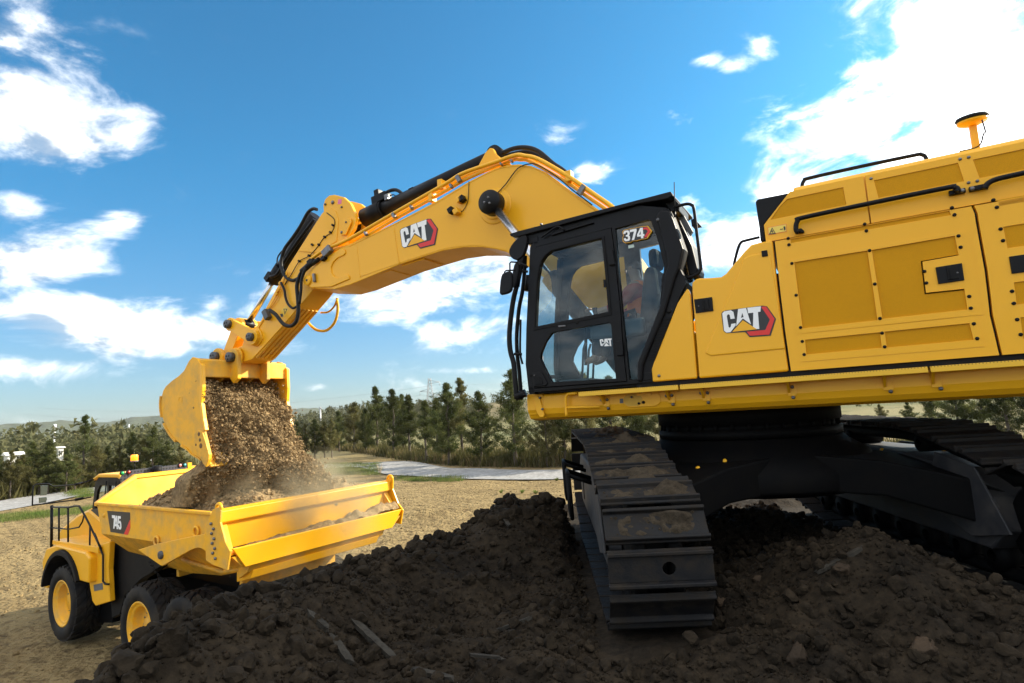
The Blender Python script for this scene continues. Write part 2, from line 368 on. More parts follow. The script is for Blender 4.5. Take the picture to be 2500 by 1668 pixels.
def np_mesh(name, V, F, m, parent=None, smooth=True):
    me = bpy.data.meshes.new(name); V = np.asarray(V, np.float32); F = np.asarray(F, np.int32)
    k = F.shape[1]; me.vertices.add(len(V)); me.vertices.foreach_set('co', V.ravel())
    me.loops.add(F.size); me.loops.foreach_set('vertex_index', F.ravel()); me.polygons.add(len(F))
    me.polygons.foreach_set('loop_start', np.arange(0, F.size, k, dtype=np.int32)); me.polygons.foreach_set('loop_total', np.full(len(F), k, np.int32))
    me.polygons.foreach_set('use_smooth', np.full(len(F), smooth, bool)); me.update(); me.validate(); me.materials.append(m)
    o = bpy.data.objects.new(name, me); COL.objects.link(o)
    if parent is not None: o.parent = parent
    return o
def tag(o, label=None, cat=None, group=None, kind=None):
    for k, v in (('label', label), ('category', cat), ('group', group), ('kind', kind)):
        if v: o[k] = v
    return o
def empty(name, loc, rz=0):
    o = bpy.data.objects.new(name, None); COL.objects.link(o); o.location = loc; o.rotation_euler = (0, 0, rz); o.empty_display_size = .3; return o
def copy_tree(o, parent=None):
    c = o.copy(); COL.objects.link(c); c.parent = parent
    for ch in o.children: copy_tree(ch, c)
    return c
# ================================================================== EXCAVATOR
KX = 1.08                                        # metres per drawing unit of the excavator
EXS = np.array([2.894, 7.452, CAMZ-1.847]); EXA = math.atan2(.4916, -.8708)
ED = np.array([math.cos(EXA), math.sin(EXA), 0]); EN = np.array([-math.sin(EXA), math.cos(EXA), 0])
EXC = empty('excavator', EXS, EXA); EXC.scale = (KX, KX, KX)
tag(EXC, 'large yellow crawler excavator with black cab tipping soil from its raised bucket', 'excavator')
def E(p, y):                      # photo pixel -> (x, z) in the excavator's frame on the plane y
    q = (hit(p, EXS+EN*y*KX, EN)-EXS)/KX; return (float(q@ED), float(q[2]))
def EP(p, y): x, z = E(p, y); return np.array([x, y, z])
def EL(zf, pts, y): return [E(zf(*p), y) for p in pts]
UC0 = np.array([2.68, 6.90, 3.18])                # swing centre in the undercarriage drawing (axes along world X, Y)
UCA = .050                                       # the tracks stand turned a little
def w2e(P): q = np.asarray(P, float)-UC0+np.array([.02, -.085, 0]); q = np.array([q[0]*math.cos(UCA)+q[1]*math.sin(UCA), q[1]*math.cos(UCA)-q[0]*math.sin(UCA), q[2]]); return np.array([q@ED, q@EN, q[2]])
def eplate(name, pts, y0, y1, m, parent=EXC, holes=(), bevel=0, clean=False):
    mb = MB(); mb.plate(pts, lambda a, b: (a, y0, b), lambda a, b: (a, y1, b), holes)
    return mb.build(name, m, parent, bevel=bevel, clean=bool(holes) or clean)
def ebolt(parent, p, y, r, m, h=.012, name='bolt'):
    x, z = p; mb = MB(); mb.lathe([(0, h), (r*.6, h*.95), (r*.95, h*.5), (r, 0), (r, -.01)], (x, y, z), (0, 1, 0), 10)
    return mb.build(name, m, parent)
def affine(src, dst):
    A = np.array([[x, y, 1] for x, y in src], float); X = np.linalg.solve(A, np.array(dst, float))
    return lambda x, y: tuple(np.array([x, y, 1.])@X)

# ---- undercarriage (built along the tracks, world X/Y)
TRW, PITCHM = .75, .30
def track_path(inset):
    # (Y, z above the shoes' ground) of the outer shoe face, world Y
    top = [(9.10,1.41),(8.6,1.41),(7.6,1.395),(6.9,1.385),(6.15,1.365),(5.55,1.23),(5.2,1.14)]
    c1, r1 = (4.85, .545), .555; c2, r2 = (8.95, .80), .60
    pts = []
    for k in range(0, 17):
        a = math.radians(68+k*(270-68)/16); pts.append((c1[0]+r1*math.cos(a), c1[1]+r1*math.sin(a)))
    pts += [(5.6,-.01),(6.4,-.01),(7.3,-.01),(8.1,.0)]
    for k in range(0, 17):
        a = math.radians(-72+k*(88+72)/16); pts.append((c2[0]+r2*math.cos(a), c2[1]+r2*math.sin(a)))
    pts += top[1:]
    P = np.array(catmull([np.array(p) for p in pts], 4, True)); t = np.roll(P, -1, 0)-np.roll(P, 1, 0); t /= np.linalg.norm(t, axis=1)[:, None]
    nrm = np.stack([-t[:, 1], t[:, 0]], 1)      # counter-clockwise loop (up is right?) -> fix sign below
    c = P.mean(0); s = np.sign(((P-c)*nrm).sum(1).mean()); nrm *= s
    return P-nrm*inset, nrm
def shoe_mesh(hole):
    mb = MB(); L2, W2 = .138, TRW/2
    prof = [(-L2,0),(-L2,.018),(-.128,.020),(-.122,.055),(-.098,.055),(-.088,.020),(.0,.014),(.088,.020),(.098,.052),(.122,.052),(.128,.018),(L2,.014),(L2,0)]
    if not hole:
        mb.plate([(a, b) for a, b in prof], lambda a, b: (a, -W2, b), lambda a, b: (a, W2, b))
    else:
        mb.plate(prof[:6]+[(-.088,0)], lambda a, b: (a, -W2, b), lambda a, b: (a, W2, b))
        mb.plate([(.088,0)]+prof[7:], lambda a, b: (a, -W2, b), lambda a, b: (a, W2, b))
        ring = [(-.06+.048*math.cos(q), .045*math.sin(q)) for q in np.linspace(0, 2*math.pi, 15)[:-1]]
        mb.plate([(-W2,-.088),(W2,-.088),(W2,.088),(-W2,.088)], lambda a, b: (b, a, .016), lambda a, b: (b, a, .001), [[(a, b) for a, b in ring]])
    o = mb.build('track_shoe', SHOE, None, bevel=.004); return o
shoe_a, shoe_b = shoe_mesh(False), shoe_mesh(True)
def basis_track(X, flip=1):
    return None
def put_local(o, parent, c, ax, ay, az):          # place by world centre and axes, expressed in the excavator frame
    R = np.stack([w2e(UC0+v)-w2e(UC0) for v in (ax, ay, az)], 1); l = w2e(c)
    M = Matrix([[R[0][0], R[0][1], R[0][2], l[0]], [R[1][0], R[1][1], R[1][2], l[1]], [R[2][0], R[2][1], R[2][2], l[2]], [0, 0, 0, 1]])
    o.parent = parent; o.matrix_local = M
GZ = UC0[2]
first_shoe = []
def make_track(X, seed):
    rnd = random.Random(seed)
    P, nrm = track_path(.055); d = np.linalg.norm(np.roll(P, -1, 0)-P, axis=1); tot = d.sum(); cum = np.concatenate([[0], np.cumsum(d)])
    n = int(round(tot/PITCHM))
    mb = MB()                                       # the chain: two rows of links inside the shoes
    for sx in (-.13, .13):
        Q, _ = track_path(.055+.085)
        pts = [w2e((X+sx, y, GZ+z)) for y, z in Q[::3]]
        mb.tube(pts, .062, 6, closed=True)
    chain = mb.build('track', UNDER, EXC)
    W = lambda v: np.array(v, float)
    for i in range(n):
        s = (i+.35)*tot/n; k = int(np.searchsorted(cum, s)-1); f = (s-cum[k])/d[k]; q = P[k]*(1-f)+P[(k+1) % len(P)]*f
        nn = nrm[k]*(1-f)+nrm[(k+1) % len(P)]*f; nn /= np.linalg.norm(nn); tt = np.array([nn[1], -nn[0]])
        faceon = nn[0] < -.75
        src = shoe_b if (faceon and q[1] < .62 and q[1] > .30) else shoe_a
        o = bpy.data.objects.new('track_shoe', src.data); COL.objects.link(o)
        md = o.modifiers.new('bevel', 'BEVEL'); md.width = .004; md.segments = 1; md.limit_method = 'ANGLE'
        put_local(o, chain, W((X, q[0], GZ+q[1])), W((0, tt[0], tt[1])), W((-1, 0, 0)) if False else np.cross(W((0, nn[0], nn[1])), W((0, tt[0], tt[1]))), W((0, nn[0], nn[1])))
        # carried mud and small link segments
        if X < 2 and q[1] > .25 and rnd.random() < .95 and not (src is shoe_b):
            nx, ny = 40, 12; V = []; F = []
            ox, w = rnd.uniform(-.10, .08), rnd.uniform(.28, .38); hgt = rnd.uniform(.045, .075)
            a_, b_ = np.meshgrid(np.linspace(-1, 1, nx), np.linspace(-1, 1, ny), indexing='ij'); u = a_*w+ox; v = b_*.105
            hh = .002+np.clip(1-np.abs(a_)**3, 0, 1)*np.clip(1.1-np.abs(b_)**2.5, 0, 1)*hgt*(.80+1.0*fbm(u*6+i*3.1, v*9+seed, s=seed, o=4, g=.6))
            V = np.stack([v, np.clip(u, -TRW/2, TRW/2), np.maximum(.006, hh)], -1).reshape(-1, 3)
            for a in range(nx-1):
                for b in range(ny-1): F.append((a*ny+b, (a+1)*ny+b, (a+1)*ny+b+1, a*ny+b+1))
            mo = np_mesh('caked_mud', V, F, MUD); mo.parent = chain; mo.matrix_basis = o.matrix_basis.copy()
            cb_ = MB()                                   # crumbs stuck to the shoe
            for q_ in range(26):
                c_ = np.array([rnd.uniform(-.10, .10), rnd.uniform(-.36, .36), .018]); r_ = .004+.014*rnd.random()**2.5
                dr = [np.array(d_)*r_*rnd.uniform(.7, 1.3) for d_ in ((1,0,0),(0,1,0),(-1,0,0),(0,-1,0),(0,0,1))]
                cb_.add([c_+d_ for d_ in dr], [(0,1,4),(1,2,4),(2,3,4),(3,0,4)])
            co_ = cb_.build('mud_crumbs', MUD, chain); co_.matrix_basis = o.matrix_basis.copy(); co_['kind'] = 'stuff'
    # frame with rollers, idler and sprocket
    fb = MB(); xa, xb = X-.30, X+.30
    side = [(5.15,.78),(5.6,.98),(6.3,1.08),(8.35,1.08),(8.7,.9),(8.55,.42),(5.25,.34),(5.05,.52)]
    fb.plate(side, lambda a, b: w2e((xa, a, GZ+b)), lambda a, b: w2e((xb, a, GZ+b)))
    fr = fb.build('track_frame', FRAME, EXC, bevel=.02)
    g = MB(); g.plate([(4.95,.52),(5.25,1.02),(5.75,1.12),(5.95,.62),(5.4,.42)], lambda a, b: w2e((X-.345, a, GZ+b)), lambda a, b: w2e((X-.325, a, GZ+b)))
    g.build('guard_plate', FRAME, fr, bevel=.006)
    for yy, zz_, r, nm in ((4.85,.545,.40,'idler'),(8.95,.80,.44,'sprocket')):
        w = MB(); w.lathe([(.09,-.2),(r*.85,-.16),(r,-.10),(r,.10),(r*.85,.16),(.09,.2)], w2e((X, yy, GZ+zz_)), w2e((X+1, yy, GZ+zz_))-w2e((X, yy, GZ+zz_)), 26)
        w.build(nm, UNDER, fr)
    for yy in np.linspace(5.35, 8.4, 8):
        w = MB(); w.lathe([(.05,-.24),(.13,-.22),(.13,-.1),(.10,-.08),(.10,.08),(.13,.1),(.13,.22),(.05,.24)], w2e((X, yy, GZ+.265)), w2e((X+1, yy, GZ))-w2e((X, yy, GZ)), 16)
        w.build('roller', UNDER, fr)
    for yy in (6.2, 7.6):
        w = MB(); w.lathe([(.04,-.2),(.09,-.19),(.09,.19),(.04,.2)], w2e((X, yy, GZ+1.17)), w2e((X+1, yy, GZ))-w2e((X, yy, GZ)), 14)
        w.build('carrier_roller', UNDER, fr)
    # steps on the outer side
    sx = -1 if X < 2 else 1
    for yy in (6.0, 7.3):
        st = MB(); a = X+sx*.30; b = X+sx*.56
        st.tube([w2e((a, yy, GZ+.95)), w2e((b, yy, GZ+1.05)), w2e((b, yy+.5, GZ+1.05)), w2e((a, yy+.5, GZ+.95))], .022, 8)
        st.tube([w2e((b, yy, GZ+1.05)), w2e((b+.01, yy, GZ+.62)), w2e((b+.01, yy+.5, GZ+.62)), w2e((b, yy+.5, GZ+1.05))], .022, 8)
        st.box((-.001,-.001,-.001),(0,0,0), lambda x, y, z: w2e((b, yy, GZ+.9)))
        st.build('step', UNDER, fr)
    return chain
TX1, TX2 = 1.08, 4.30
make_track(TX1, 3); make_track(TX2, 9)
bpy.data.objects.remove(shoe_a); bpy.data.objects.remove(shoe_b)

# car body: round base and four legs to the track frames
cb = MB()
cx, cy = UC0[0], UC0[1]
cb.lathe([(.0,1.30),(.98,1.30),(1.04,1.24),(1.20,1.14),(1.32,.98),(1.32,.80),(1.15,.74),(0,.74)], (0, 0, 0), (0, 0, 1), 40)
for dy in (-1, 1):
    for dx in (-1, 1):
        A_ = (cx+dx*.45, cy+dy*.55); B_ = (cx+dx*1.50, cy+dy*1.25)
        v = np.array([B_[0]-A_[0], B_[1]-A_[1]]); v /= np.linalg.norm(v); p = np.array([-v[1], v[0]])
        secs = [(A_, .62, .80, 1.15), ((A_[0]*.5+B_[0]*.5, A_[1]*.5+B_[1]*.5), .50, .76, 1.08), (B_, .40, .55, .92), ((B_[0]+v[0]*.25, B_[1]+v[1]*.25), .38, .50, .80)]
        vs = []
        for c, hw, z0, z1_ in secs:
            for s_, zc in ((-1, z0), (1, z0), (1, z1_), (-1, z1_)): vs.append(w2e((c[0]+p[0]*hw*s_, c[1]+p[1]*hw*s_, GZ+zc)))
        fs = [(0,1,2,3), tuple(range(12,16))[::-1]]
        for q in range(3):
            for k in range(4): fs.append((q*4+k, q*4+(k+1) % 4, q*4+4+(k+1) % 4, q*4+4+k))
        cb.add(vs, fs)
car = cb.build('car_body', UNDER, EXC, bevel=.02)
bpy.context.view_layer.update(); _dg = bpy.context.evaluated_depsgraph_get()
for p in (ZU(1330,348), ZU(1774,354), ZU(205,427), ZU(11,477)):
    ok_, loc_, nor_, *_r = sc.ray_cast(_dg, Vector(EYE), Vector(pix_dir(*p)))
    if ok_:
        l_ = (np.array(loc_)-EXS)/KX; l = np.array([l_@ED, l_@EN, l_[2]]); n_ = np.array([np.array(nor_)@ED, np.array(nor_)@EN, nor_[2]])
        mb = MB(); mb.lathe([(.0,.014),(.018,.012),(.022,0),(.022,-.01)], l, n_, 10); mb.build('grease_plug', YEL, car)
tt_ = MB(); tt_.lathe([(0,1.64),(.99,1.64),(.99,1.46),(.93,1.45),(.93,1.40),(.99,1.39),(.99,1.31),(0,1.31)], (0, 0, 0), (0, 0, 1), 48)
turn = tt_.build('turntable', UNDER, EXC)
for k in range(36):
    a = 2*math.pi*k/36; mb = MB(); mb.cyl((.955*math.cos(a), .955*math.sin(a), 1.39), (.955*math.cos(a), .955*math.sin(a), 1.455), .018, 6); mb.build('bolt', UNDER, turn)

# ---- upper frame
FB = E((1311,1027), 1.42)[1]; LT = E(z4(890,1010), 1.6)[1]; LB = E(z4(900,1075), 1.6)[1]
XF = E((1290,1000), 1.42)[0]; XR = -3.35
YB = 1.42
uf = MB()
prof = [(YB-.02,LT+.0),(YB,LT-.02),(YB,FB+.13),(YB-.015,FB+.07),(YB-.055,FB+.025),(YB-.12,FB),(YB-.5,FB),(YB-.5,LT)]
uf.plate(prof, lambda a, b: (XF, a, b), lambda a, b: (XR, a, b))
uf.plate([(-a, b) for a, b in prof], lambda a, b: (XF, a, b), lambda a, b: (XR, a, b))
uf.box((XR, -.95, FB+.03), (1.35, .95, LT-.06))
uframe = uf.build('upper_frame', YEL, EXC, bevel=.012)
# front end cap of the left beam, hand loop and bolted plate
cap = MB(); cap.plate([(YB+.006,LT+.01),(YB+.006,FB+.12),(YB-.05,FB+.015),(YB-.52,FB-.006),(YB-.52,LT+.01)], lambda a, b: (XF+.012, a, b), lambda a, b: (XF-.20, a, b))
cap.build('end_cap', YEL, uframe, bevel=.015)
pl = EL(z4, [(405,1085),(440,1060),(470,1090),(525,1290),(510,1310),(470,1310),(430,1240)], YB)
eplate('mounting_plate', pl, YB+.006, YB+.028, YEL, uframe, bevel=.006)
for q in ((458,1088),(489,1218)): ebolt(uframe, E(z4(*q), YB+.03), YB+.028, .014, STEEL)
hb = MB(); hb.tube([EP(z4(*q), YB+.06) for q in ((768,1300),(760,1200),(758,1100),(770,1060),(800,1043),(890,1033))], .017, 10, smooth_pts=4)
hb.tube([EP(z4(*q), YB+.06) for q in ((775,1200),(960,1196),(1150,1190))], .015, 8)
hb.build('grab_loop', YEL, uframe)
# walkway planks along the side, with brackets
cuts = [E(z4(892,1010), 1.6)[0], E(z4(2053,930), 1.6)[0], E(zz(1687,690), 1.6)[0], XR]
def perf_edge():
    m = bpy.data.materials.new('yellow_punched'); m.use_nodes = True; nt = m.node_tree; N = nt.nodes; L = nt.links; b = N['Principled BSDF']
    tc = N.new('ShaderNodeTexCoord'); sp = N.new('ShaderNodeSeparateXYZ'); L.new(tc.outputs['Object'], sp.inputs[0])
    fx = N.new('ShaderNodeMath'); fx.operation = 'PINGPONG'; fx.inputs[1].default_value = .011; L.new(sp.outputs[0], fx.inputs[0])
    dz = N.new('ShaderNodeMath'); dz.operation = 'SUBTRACT'; dz.inputs[1].default_value = LT-.017; L.new(sp.outputs[2], dz.inputs[0])
    dx = N.new('ShaderNodeMath'); dx.operation = 'SUBTRACT'; dx.inputs[1].default_value = .0055; L.new(fx.outputs[0], dx.inputs[0])
    l = N.new('ShaderNodeVectorMath'); l.operation = 'LENGTH'; cb_ = N.new('ShaderNodeCombineXYZ'); L.new(fx.outputs[0], cb_.inputs[0]); L.new(dz.outputs[0], cb_.inputs[1]); L.new(cb_.outputs[0], l.inputs[0])
    lt = N.new('ShaderNodeMath'); lt.operation = 'LESS_THAN'; lt.inputs[1].default_value = .0045; L.new(l.outputs['Value'], lt.inputs[0])
    mx = N.new('ShaderNodeMix'); mx.data_type = 'RGBA'; mx.inputs['A'].default_value = (.80,.455,.018,1); mx.inputs['B'].default_value = (.25,.13,.01,1)
    L.new(lt.outputs[0], mx.inputs['Factor']); L.new(mx.outputs['Result'], b.inputs['Base Color']); b.inputs['Roughness'].default_value = .38; return m
YP = perf_edge()
for i in range(3):
    mb = MB(); x0, x1 = cuts[i]-.008, cuts[i+1]+.008
    mb.plate([(YB,LT-.012),(1.60,LT-.012),(1.60,LB),(1.585,LB),(1.585,LT-.026),(YB,LT-.026)], lambda a, b: (x0, a, b), lambda a, b: (x1, a, b))
    mb.build('walkway_plank', YP, EXC, bevel=.004)
def bracket(pf, bolts, tri):
    x = E(pf, YB)[0]; mb = MB()
    zt_ = LT-.028; zl = FB+.13
    mb.plate([(YB,zl),(YB,zt_),(1.58,zt_)], lambda a, b: (x+.012, a, b), lambda a, b: (x-.012, a, b))
    if tri: mb.box((x-.06, YB, zl-.02), (x+.012, YB+.008, zt_))
    o = mb.build('bracket', YEL, uframe, bevel=.003)
    for q in bolts: ebolt(o, E(q, YB+.02), YB+.008, .017, STEEL, .018)
bracket(z4(1200,1140), (z4(1165,1112), z4(1228,1110), z4(1241,1210)), True)
bracket(z4(1945,1080), (z4(1910,1065), z4(1972,1060), z4(1985,1163)), True)
bracket(zz(110,880), (zz(88,860), zz(133,858), zz(140,925)), True)
bracket(zz(705,840), (zz(727,817), zz(735,890)), True)
bracket(zz(1378,820), (zz(1418,848),), True)
bracket(zz(1715,800), (zz(1770,828),), True)
# oval service hatch in the beam
c0 = E(z4(1420,1115), YB); c1 = E(z4(1850,1095), YB); zc = (c0[1]+c1[1])/2; r = .075
def oval(xa, xb, zc, r): return [(xa-r+r*math.cos(a) if False else xa-r+r*math.cos(a), zc+r*math.sin(a)) for a in np.linspace(-math.pi/2, math.pi/2, 9)]+[(xb+r+r*math.cos(a), zc+r*math.sin(a)) for a in np.linspace(math.pi/2, 3*math.pi/2, 9)]
ov = oval(c0[0], c1[0], zc, r)
hp = eplate('service_hatch', ov, YB+.001, YB+.007, YEL, uframe, bevel=.003)
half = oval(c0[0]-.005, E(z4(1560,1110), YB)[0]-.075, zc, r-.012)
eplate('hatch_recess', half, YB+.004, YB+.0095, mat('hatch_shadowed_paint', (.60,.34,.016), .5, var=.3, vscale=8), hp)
for q, r_ in (((1513,1080),.012),((1597,1152),.014),((1650,1140),.016)): ebolt(hp, E(z4(*q), YB+.01), YB+.008, r_, BLK if q[0] > 1550 else STEEL, .02, 'latch')
eplate('hatch_hinge', EL(z4, [(1580,1038),(1745,1030),(1747,1058),(1582,1065)], YB), YB+.006, YB+.02, YEL, hp)
eplate('rating_plate', EL(z4, [(1378,1100),(1418,1096),(1420,1148),(1380,1152)], YB), YB+.001, YB+.004, GREYP, uframe)
# deck between the beams, right side tanks and counterweight (mostly hidden)
mb = MB(); mb.box((XR, -1.5, LT-.012), (-.4, -.62, 1.45+1.71-.2-.5)); mb.box((-.35, -1.5, LT-.012), (1.5, -.62, LT+.9)); mb.build('side_tank', YEL, EXC, bevel=.04)
mb = MB(); cwp = [(-3.40,-1.6),(-3.40,1.6),(-3.85,1.45),(-4.05,.9),(-4.1,0),(-4.05,-.9),(-3.85,-1.45)]
mb.plate(cwp, lambda a, b: (a, b, FB-.02), lambda a, b: (a, b, 1.71+1.25)); mb.build('counterweight', YEL, EXC, bevel=.06)

# ---- engine side: doors, hood
YD = 1.57
_xs2 = E((1900,700),YD)[0]; inner = MB(); inner.box((XR, -.6, LT-.01), (_xs2-.03, YD-.05, E((1888,587), YD)[1]-.03)); inner.box((_xs2-.03, -.2, LT-.01), (E((1706,800),YD)[0]-.02, YD-.05, E((1740,677), YD)[1]-.05)); inner.build('engine_bay', BLKM, EXC)
DB = E((1704,927), YD)[1]+.012
GAP = .010
mb = MB(); mb.box((XR, 1.2, LT-.0115), (.78, YD-.03, DB+.02)); mb.build('gap_filler', BLKM, EXC)  # black filler added under the doors, stops sunlight leaking through the gap
s1 = [E(p, YD) for p in ((1687,712),(1696,820),(1704.5,927))]; s2 = [E(p, YD) for p in ((1888.5,587),(1903.3,720),(1915,815),(1928.5,908))]
s3 = [E(p, YD) for p in (z1(1990,622), z1(2015,690), z1(2025,760), zz(2085,0), zz(2108,190), zz(2122,315), zz(2150,430), zz(2188,592))]
def sh(l, d): return [(a+d, b) for a, b in l]
CT = E((1888,587), YD)[1]-.012
pa = [E(p, YD) for p in (z4(1752,903), z4(1740,760), z4(1762,690), z4(2038,0), z3(2150,1145), z3(2172,1165))]
pa = [(max(p[0], s1[2][0]+GAP), p[1]) for p in pa]; pa[0] = (pa[0][0], DB)
A_pan = pa+[(s1[0][0]+GAP, s1[0][1]-.02),(s1[1][0]+GAP, s1[1][1]),(s1[2][0]+GAP, DB)]
doorA = eplate('cab_side_cover', A_pan, YD-.06, YD, YEL, bevel=.014)
ebolt(doorA, E(z4(1828,835), YD), YD, .016, STEEL)
cr = EL(z4, [(1760,690),(1955,330),(1940,560),(1870,790),(1745,800)], YD)
topB = [E(p, YD) for p in ((1689,690),(1701,679.5),(1735,678),(1760,676),(1772,668),(1781,657),(1800,634),(1819.6,611.5),(1833.5,597.5),(1854.5,591.5),(1884,586.5))]
B_pan = topB+[(s2[0][0]+GAP, CT)]+[(a+GAP, b) for a, b in s2[1:3]]+[(s2[3][0]+GAP, DB),(s1[2][0]-GAP, DB),(s1[1][0]-GAP, s1[1][1]),(s1[0][0]-GAP, s1[0][1])]
doorB = eplate('front_service_door', B_pan, YD-.08, YD, YEL, bevel=.020)
# pressed swage on that door
sw = [E(p, YD) for p in (zz(160,600), zz(120,580), zz(135,540), zz(220,330), zz(300,150), z1(390,1010), z1(430,985), z1(560,965), z1(578,1000), zz(640,300), zz(680,550))]
eplate('pressed_panel', sw, YD-.01, YD+.010, YEL, doorB, bevel=.012)
def latch(pts, zf, y, parent):
    P = EL(zf, pts, y); o = eplate('latch', P, y, y+.012, BLK, parent, bevel=.004)
    cxx = sum(p[0] for p in P)/4; czz = sum(p[1] for p in P)/4; w = abs(P[0][0]-P[1][0]); h = abs(P[0][1]-P[3][1])
    mb = MB(); mb.box((cxx-w*.30, y+.012, czz-h*.36), (cxx+w*.10, y+.024, czz+h*.36)); mb.box((cxx-w*.04, y+.024, czz-h*.33), (cxx+w*.02, y+.03, czz+h*.33))
    h_ = mb.build('latch_handle', BLKM, parent, bevel=.004)
    return o
latch([(42,205),(168,188),(178,285),(55,302)], zz, YD+.001, doorB); ebolt(doorB, E(zz(73,250), YD+.02), YD+.013, .007, STEEL)
eplate('door_stop', EL(z1, [(512,955),(553,948),(560,990),(518,997)], YD+.012), YD+.008, YD+.02, BLK, doorB, bevel=.004)
# big grille door
def Lz1(pts): return EL(z1, pts, YD)
def Lzz(pts): return EL(zz, pts, YD)
gr = {'strip': Lz1([(715,870),(1830,672),(1838,698),(720,903)]),
      'ml': [E(z1(742,1030),YD),E(z1(1255,955),YD),E(zz(1325,346),YD),E(zz(802,410),YD)],
      'mr': [E(z1(1285,948),YD),E(z1(1865,848),YD),E(z1(1893,985),YD),E(z1(1640,1030),YD),E(zz(1665,158),YD),E(zz(1932,130),YD),E(zz(1955,275),YD),E(zz(1360,340),YD)],
      'bl': Lzz([(818,485),(1343,436),(1355,538),(828,594)]), 'br': Lzz([(1375,432),(1968,368),(1998,490),(1390,538)])}
def level(q):                         # snap a four-cornered grille to the body's level lines
    if len(q) != 4: return q
    zt_ = (q[0][1]+q[1][1])/2; zb_ = (q[2][1]+q[3][1])/2; return [(q[0][0], zt_),(q[1][0], zt_),(q[2][0], zb_),(q[3][0], zb_)]
gr = {k: level(v) for k, v in gr.items()}
C_pan = [(s2[0][0]-GAP, CT)]+[(s3[0][0]+GAP, CT)]+[(a+GAP, b) for a, b in s3[1:-1]]+[(s3[-1][0]+GAP, DB),(s2[3][0]-GAP, DB)]+[(a-GAP, b) for a, b in s2[2:0:-1]]
doorC = eplate('grille_door', C_pan, YD-.06, YD, YEL, holes=list(gr.values()))
def grow(q, d):
    c = np.mean(q, 0); return [(p[0]+d*np.sign(p[0]-c[0]), p[1]+d*np.sign(p[1]-c[1])) for p in q]
for k, q in gr.items(): eplate('vent_grille', grow(q, .01), YD-.022, YD-.010, PERF, doorC)
for q in ((742,1030),):
    pass
def frame_strip(q, parent, y):        # bolted flange round a grille
    o_ = grow(q, .055); return eplate('grille_flange', o_, y, y+.004, YEL, parent, holes=[q], bevel=0)
for k in ('bl','br','ml'): pass
fl_lo = [gr['bl'][0], gr['br'][1], gr['br'][2], gr['bl'][3]]; eplate('grille_flange', grow(level(fl_lo), .06), YD, YD+.004, YEL, doorC, holes=[gr['bl'], gr['br']])
o_out = [(gr['ml'][0][0]+.06, gr['ml'][0][1]+.04),(gr['mr'][1][0]-.09, gr['mr'][1][1]+.03),(gr['mr'][6][0]-.09, gr['mr'][6][1]-.05),(gr['ml'][3][0]+.06, gr['ml'][3][1]-.05)]
o_out = [(o_out[0][0], o_out[0][1]),(o_out[1][0], o_out[0][1]),(o_out[2][0], o_out[3][1]),(o_out[3][0], o_out[3][1])]
eplate('grille_flange', o_out, YD, YD+.004, YEL, doorC, holes=[gr['ml'], gr['mr']])
latch([(1730,1070),(1915,1040),(1932,1160),(1750,1187)], z1, YD+.004, doorC); ebolt(doorC, E(z1(1883,1107), YD+.02), YD+.018, .009, STEEL)
for q in ((700,867),(706,911),(1235,767),(1247,814),(1845,653),(1863,702),(726,1042),(1269,952),(1891,850),(1906,929),(1653,1098),(1666,1179),(1306,1186)): ebolt(doorC, E(z1(*q), YD), YD+.003, .0145, BLK)
for q in ((756,175),(787,401),(1342,338),(1966,184),(1977,266),(799,498),(812,590),(1357,440),(1375,536),(1998,375),(2022,478)): ebolt(doorC, E(zz(*q), YD), YD+.003, .0145, BLK)
# rear grille door
XE = XR+.02
dg = [level([E(z1(2172,604),YD),(XE+.2,E(z1(2172,604),YD)[1]),(XE+.2,E(z1(2178,640),YD)[1]),E(z1(2178,640),YD)]),
      level([E(z1(2205,785),YD),(XE+.35,E(z1(2205,785),YD)[1]),(XE+.35,E(z1(2235,935),YD)[1]),E(z1(2235,935),YD)]),
      level([E(zz(2280,85),YD),(XE+.35,E(zz(2280,85),YD)[1]),(XE+.35,E(zz(2300,240),YD)[1]),E(zz(2300,240),YD)]),
      level([E(zz(2325,330),YD),(XE+.35,E(zz(2325,330),YD)[1]),(XE+.35,E(zz(2345,480),YD)[1]),E(zz(2345,480),YD)])]
D_pan = [(s3[0][0]-GAP, CT),(XE, CT),(XE, DB),(s3[-1][0]-GAP, DB)]+[(a-GAP, b) for a, b in s3[-2:0:-1]]
doorD = eplate('rear_grille_door', D_pan, YD-.06, YD, YEL, holes=dg)
for q in dg: eplate('vent_grille', grow(q, .01), YD-.022, YD-.010, PERF, doorD)
lx = E(z1(2243,995), YD); lx2 = E(z1(2262,1115), YD)
mb = MB(); mb.box((lx[0]-.22, YD, lx2[1]), (lx[0], YD+.012, lx[1])); mb.build('latch', BLK, doorD, bevel=.004)
mb = MB(); mb.box((lx[0]-.17, YD+.012, lx2[1]+.03), (lx[0]-.09, YD+.025, lx[1]-.03)); mb.build('latch_handle', BLKM, doorD, bevel=.003)
for q in ((2136,598),(2160,649),(2186,801),(2203,882)): ebolt(doorD, E(z1(*q), YD), YD, .0145, BLK)
for q in ((2266,147),(2279,232),(2302,345),(2327,450)): ebolt(doorD, E(zz(*q), YD), YD, .0145, BLK)

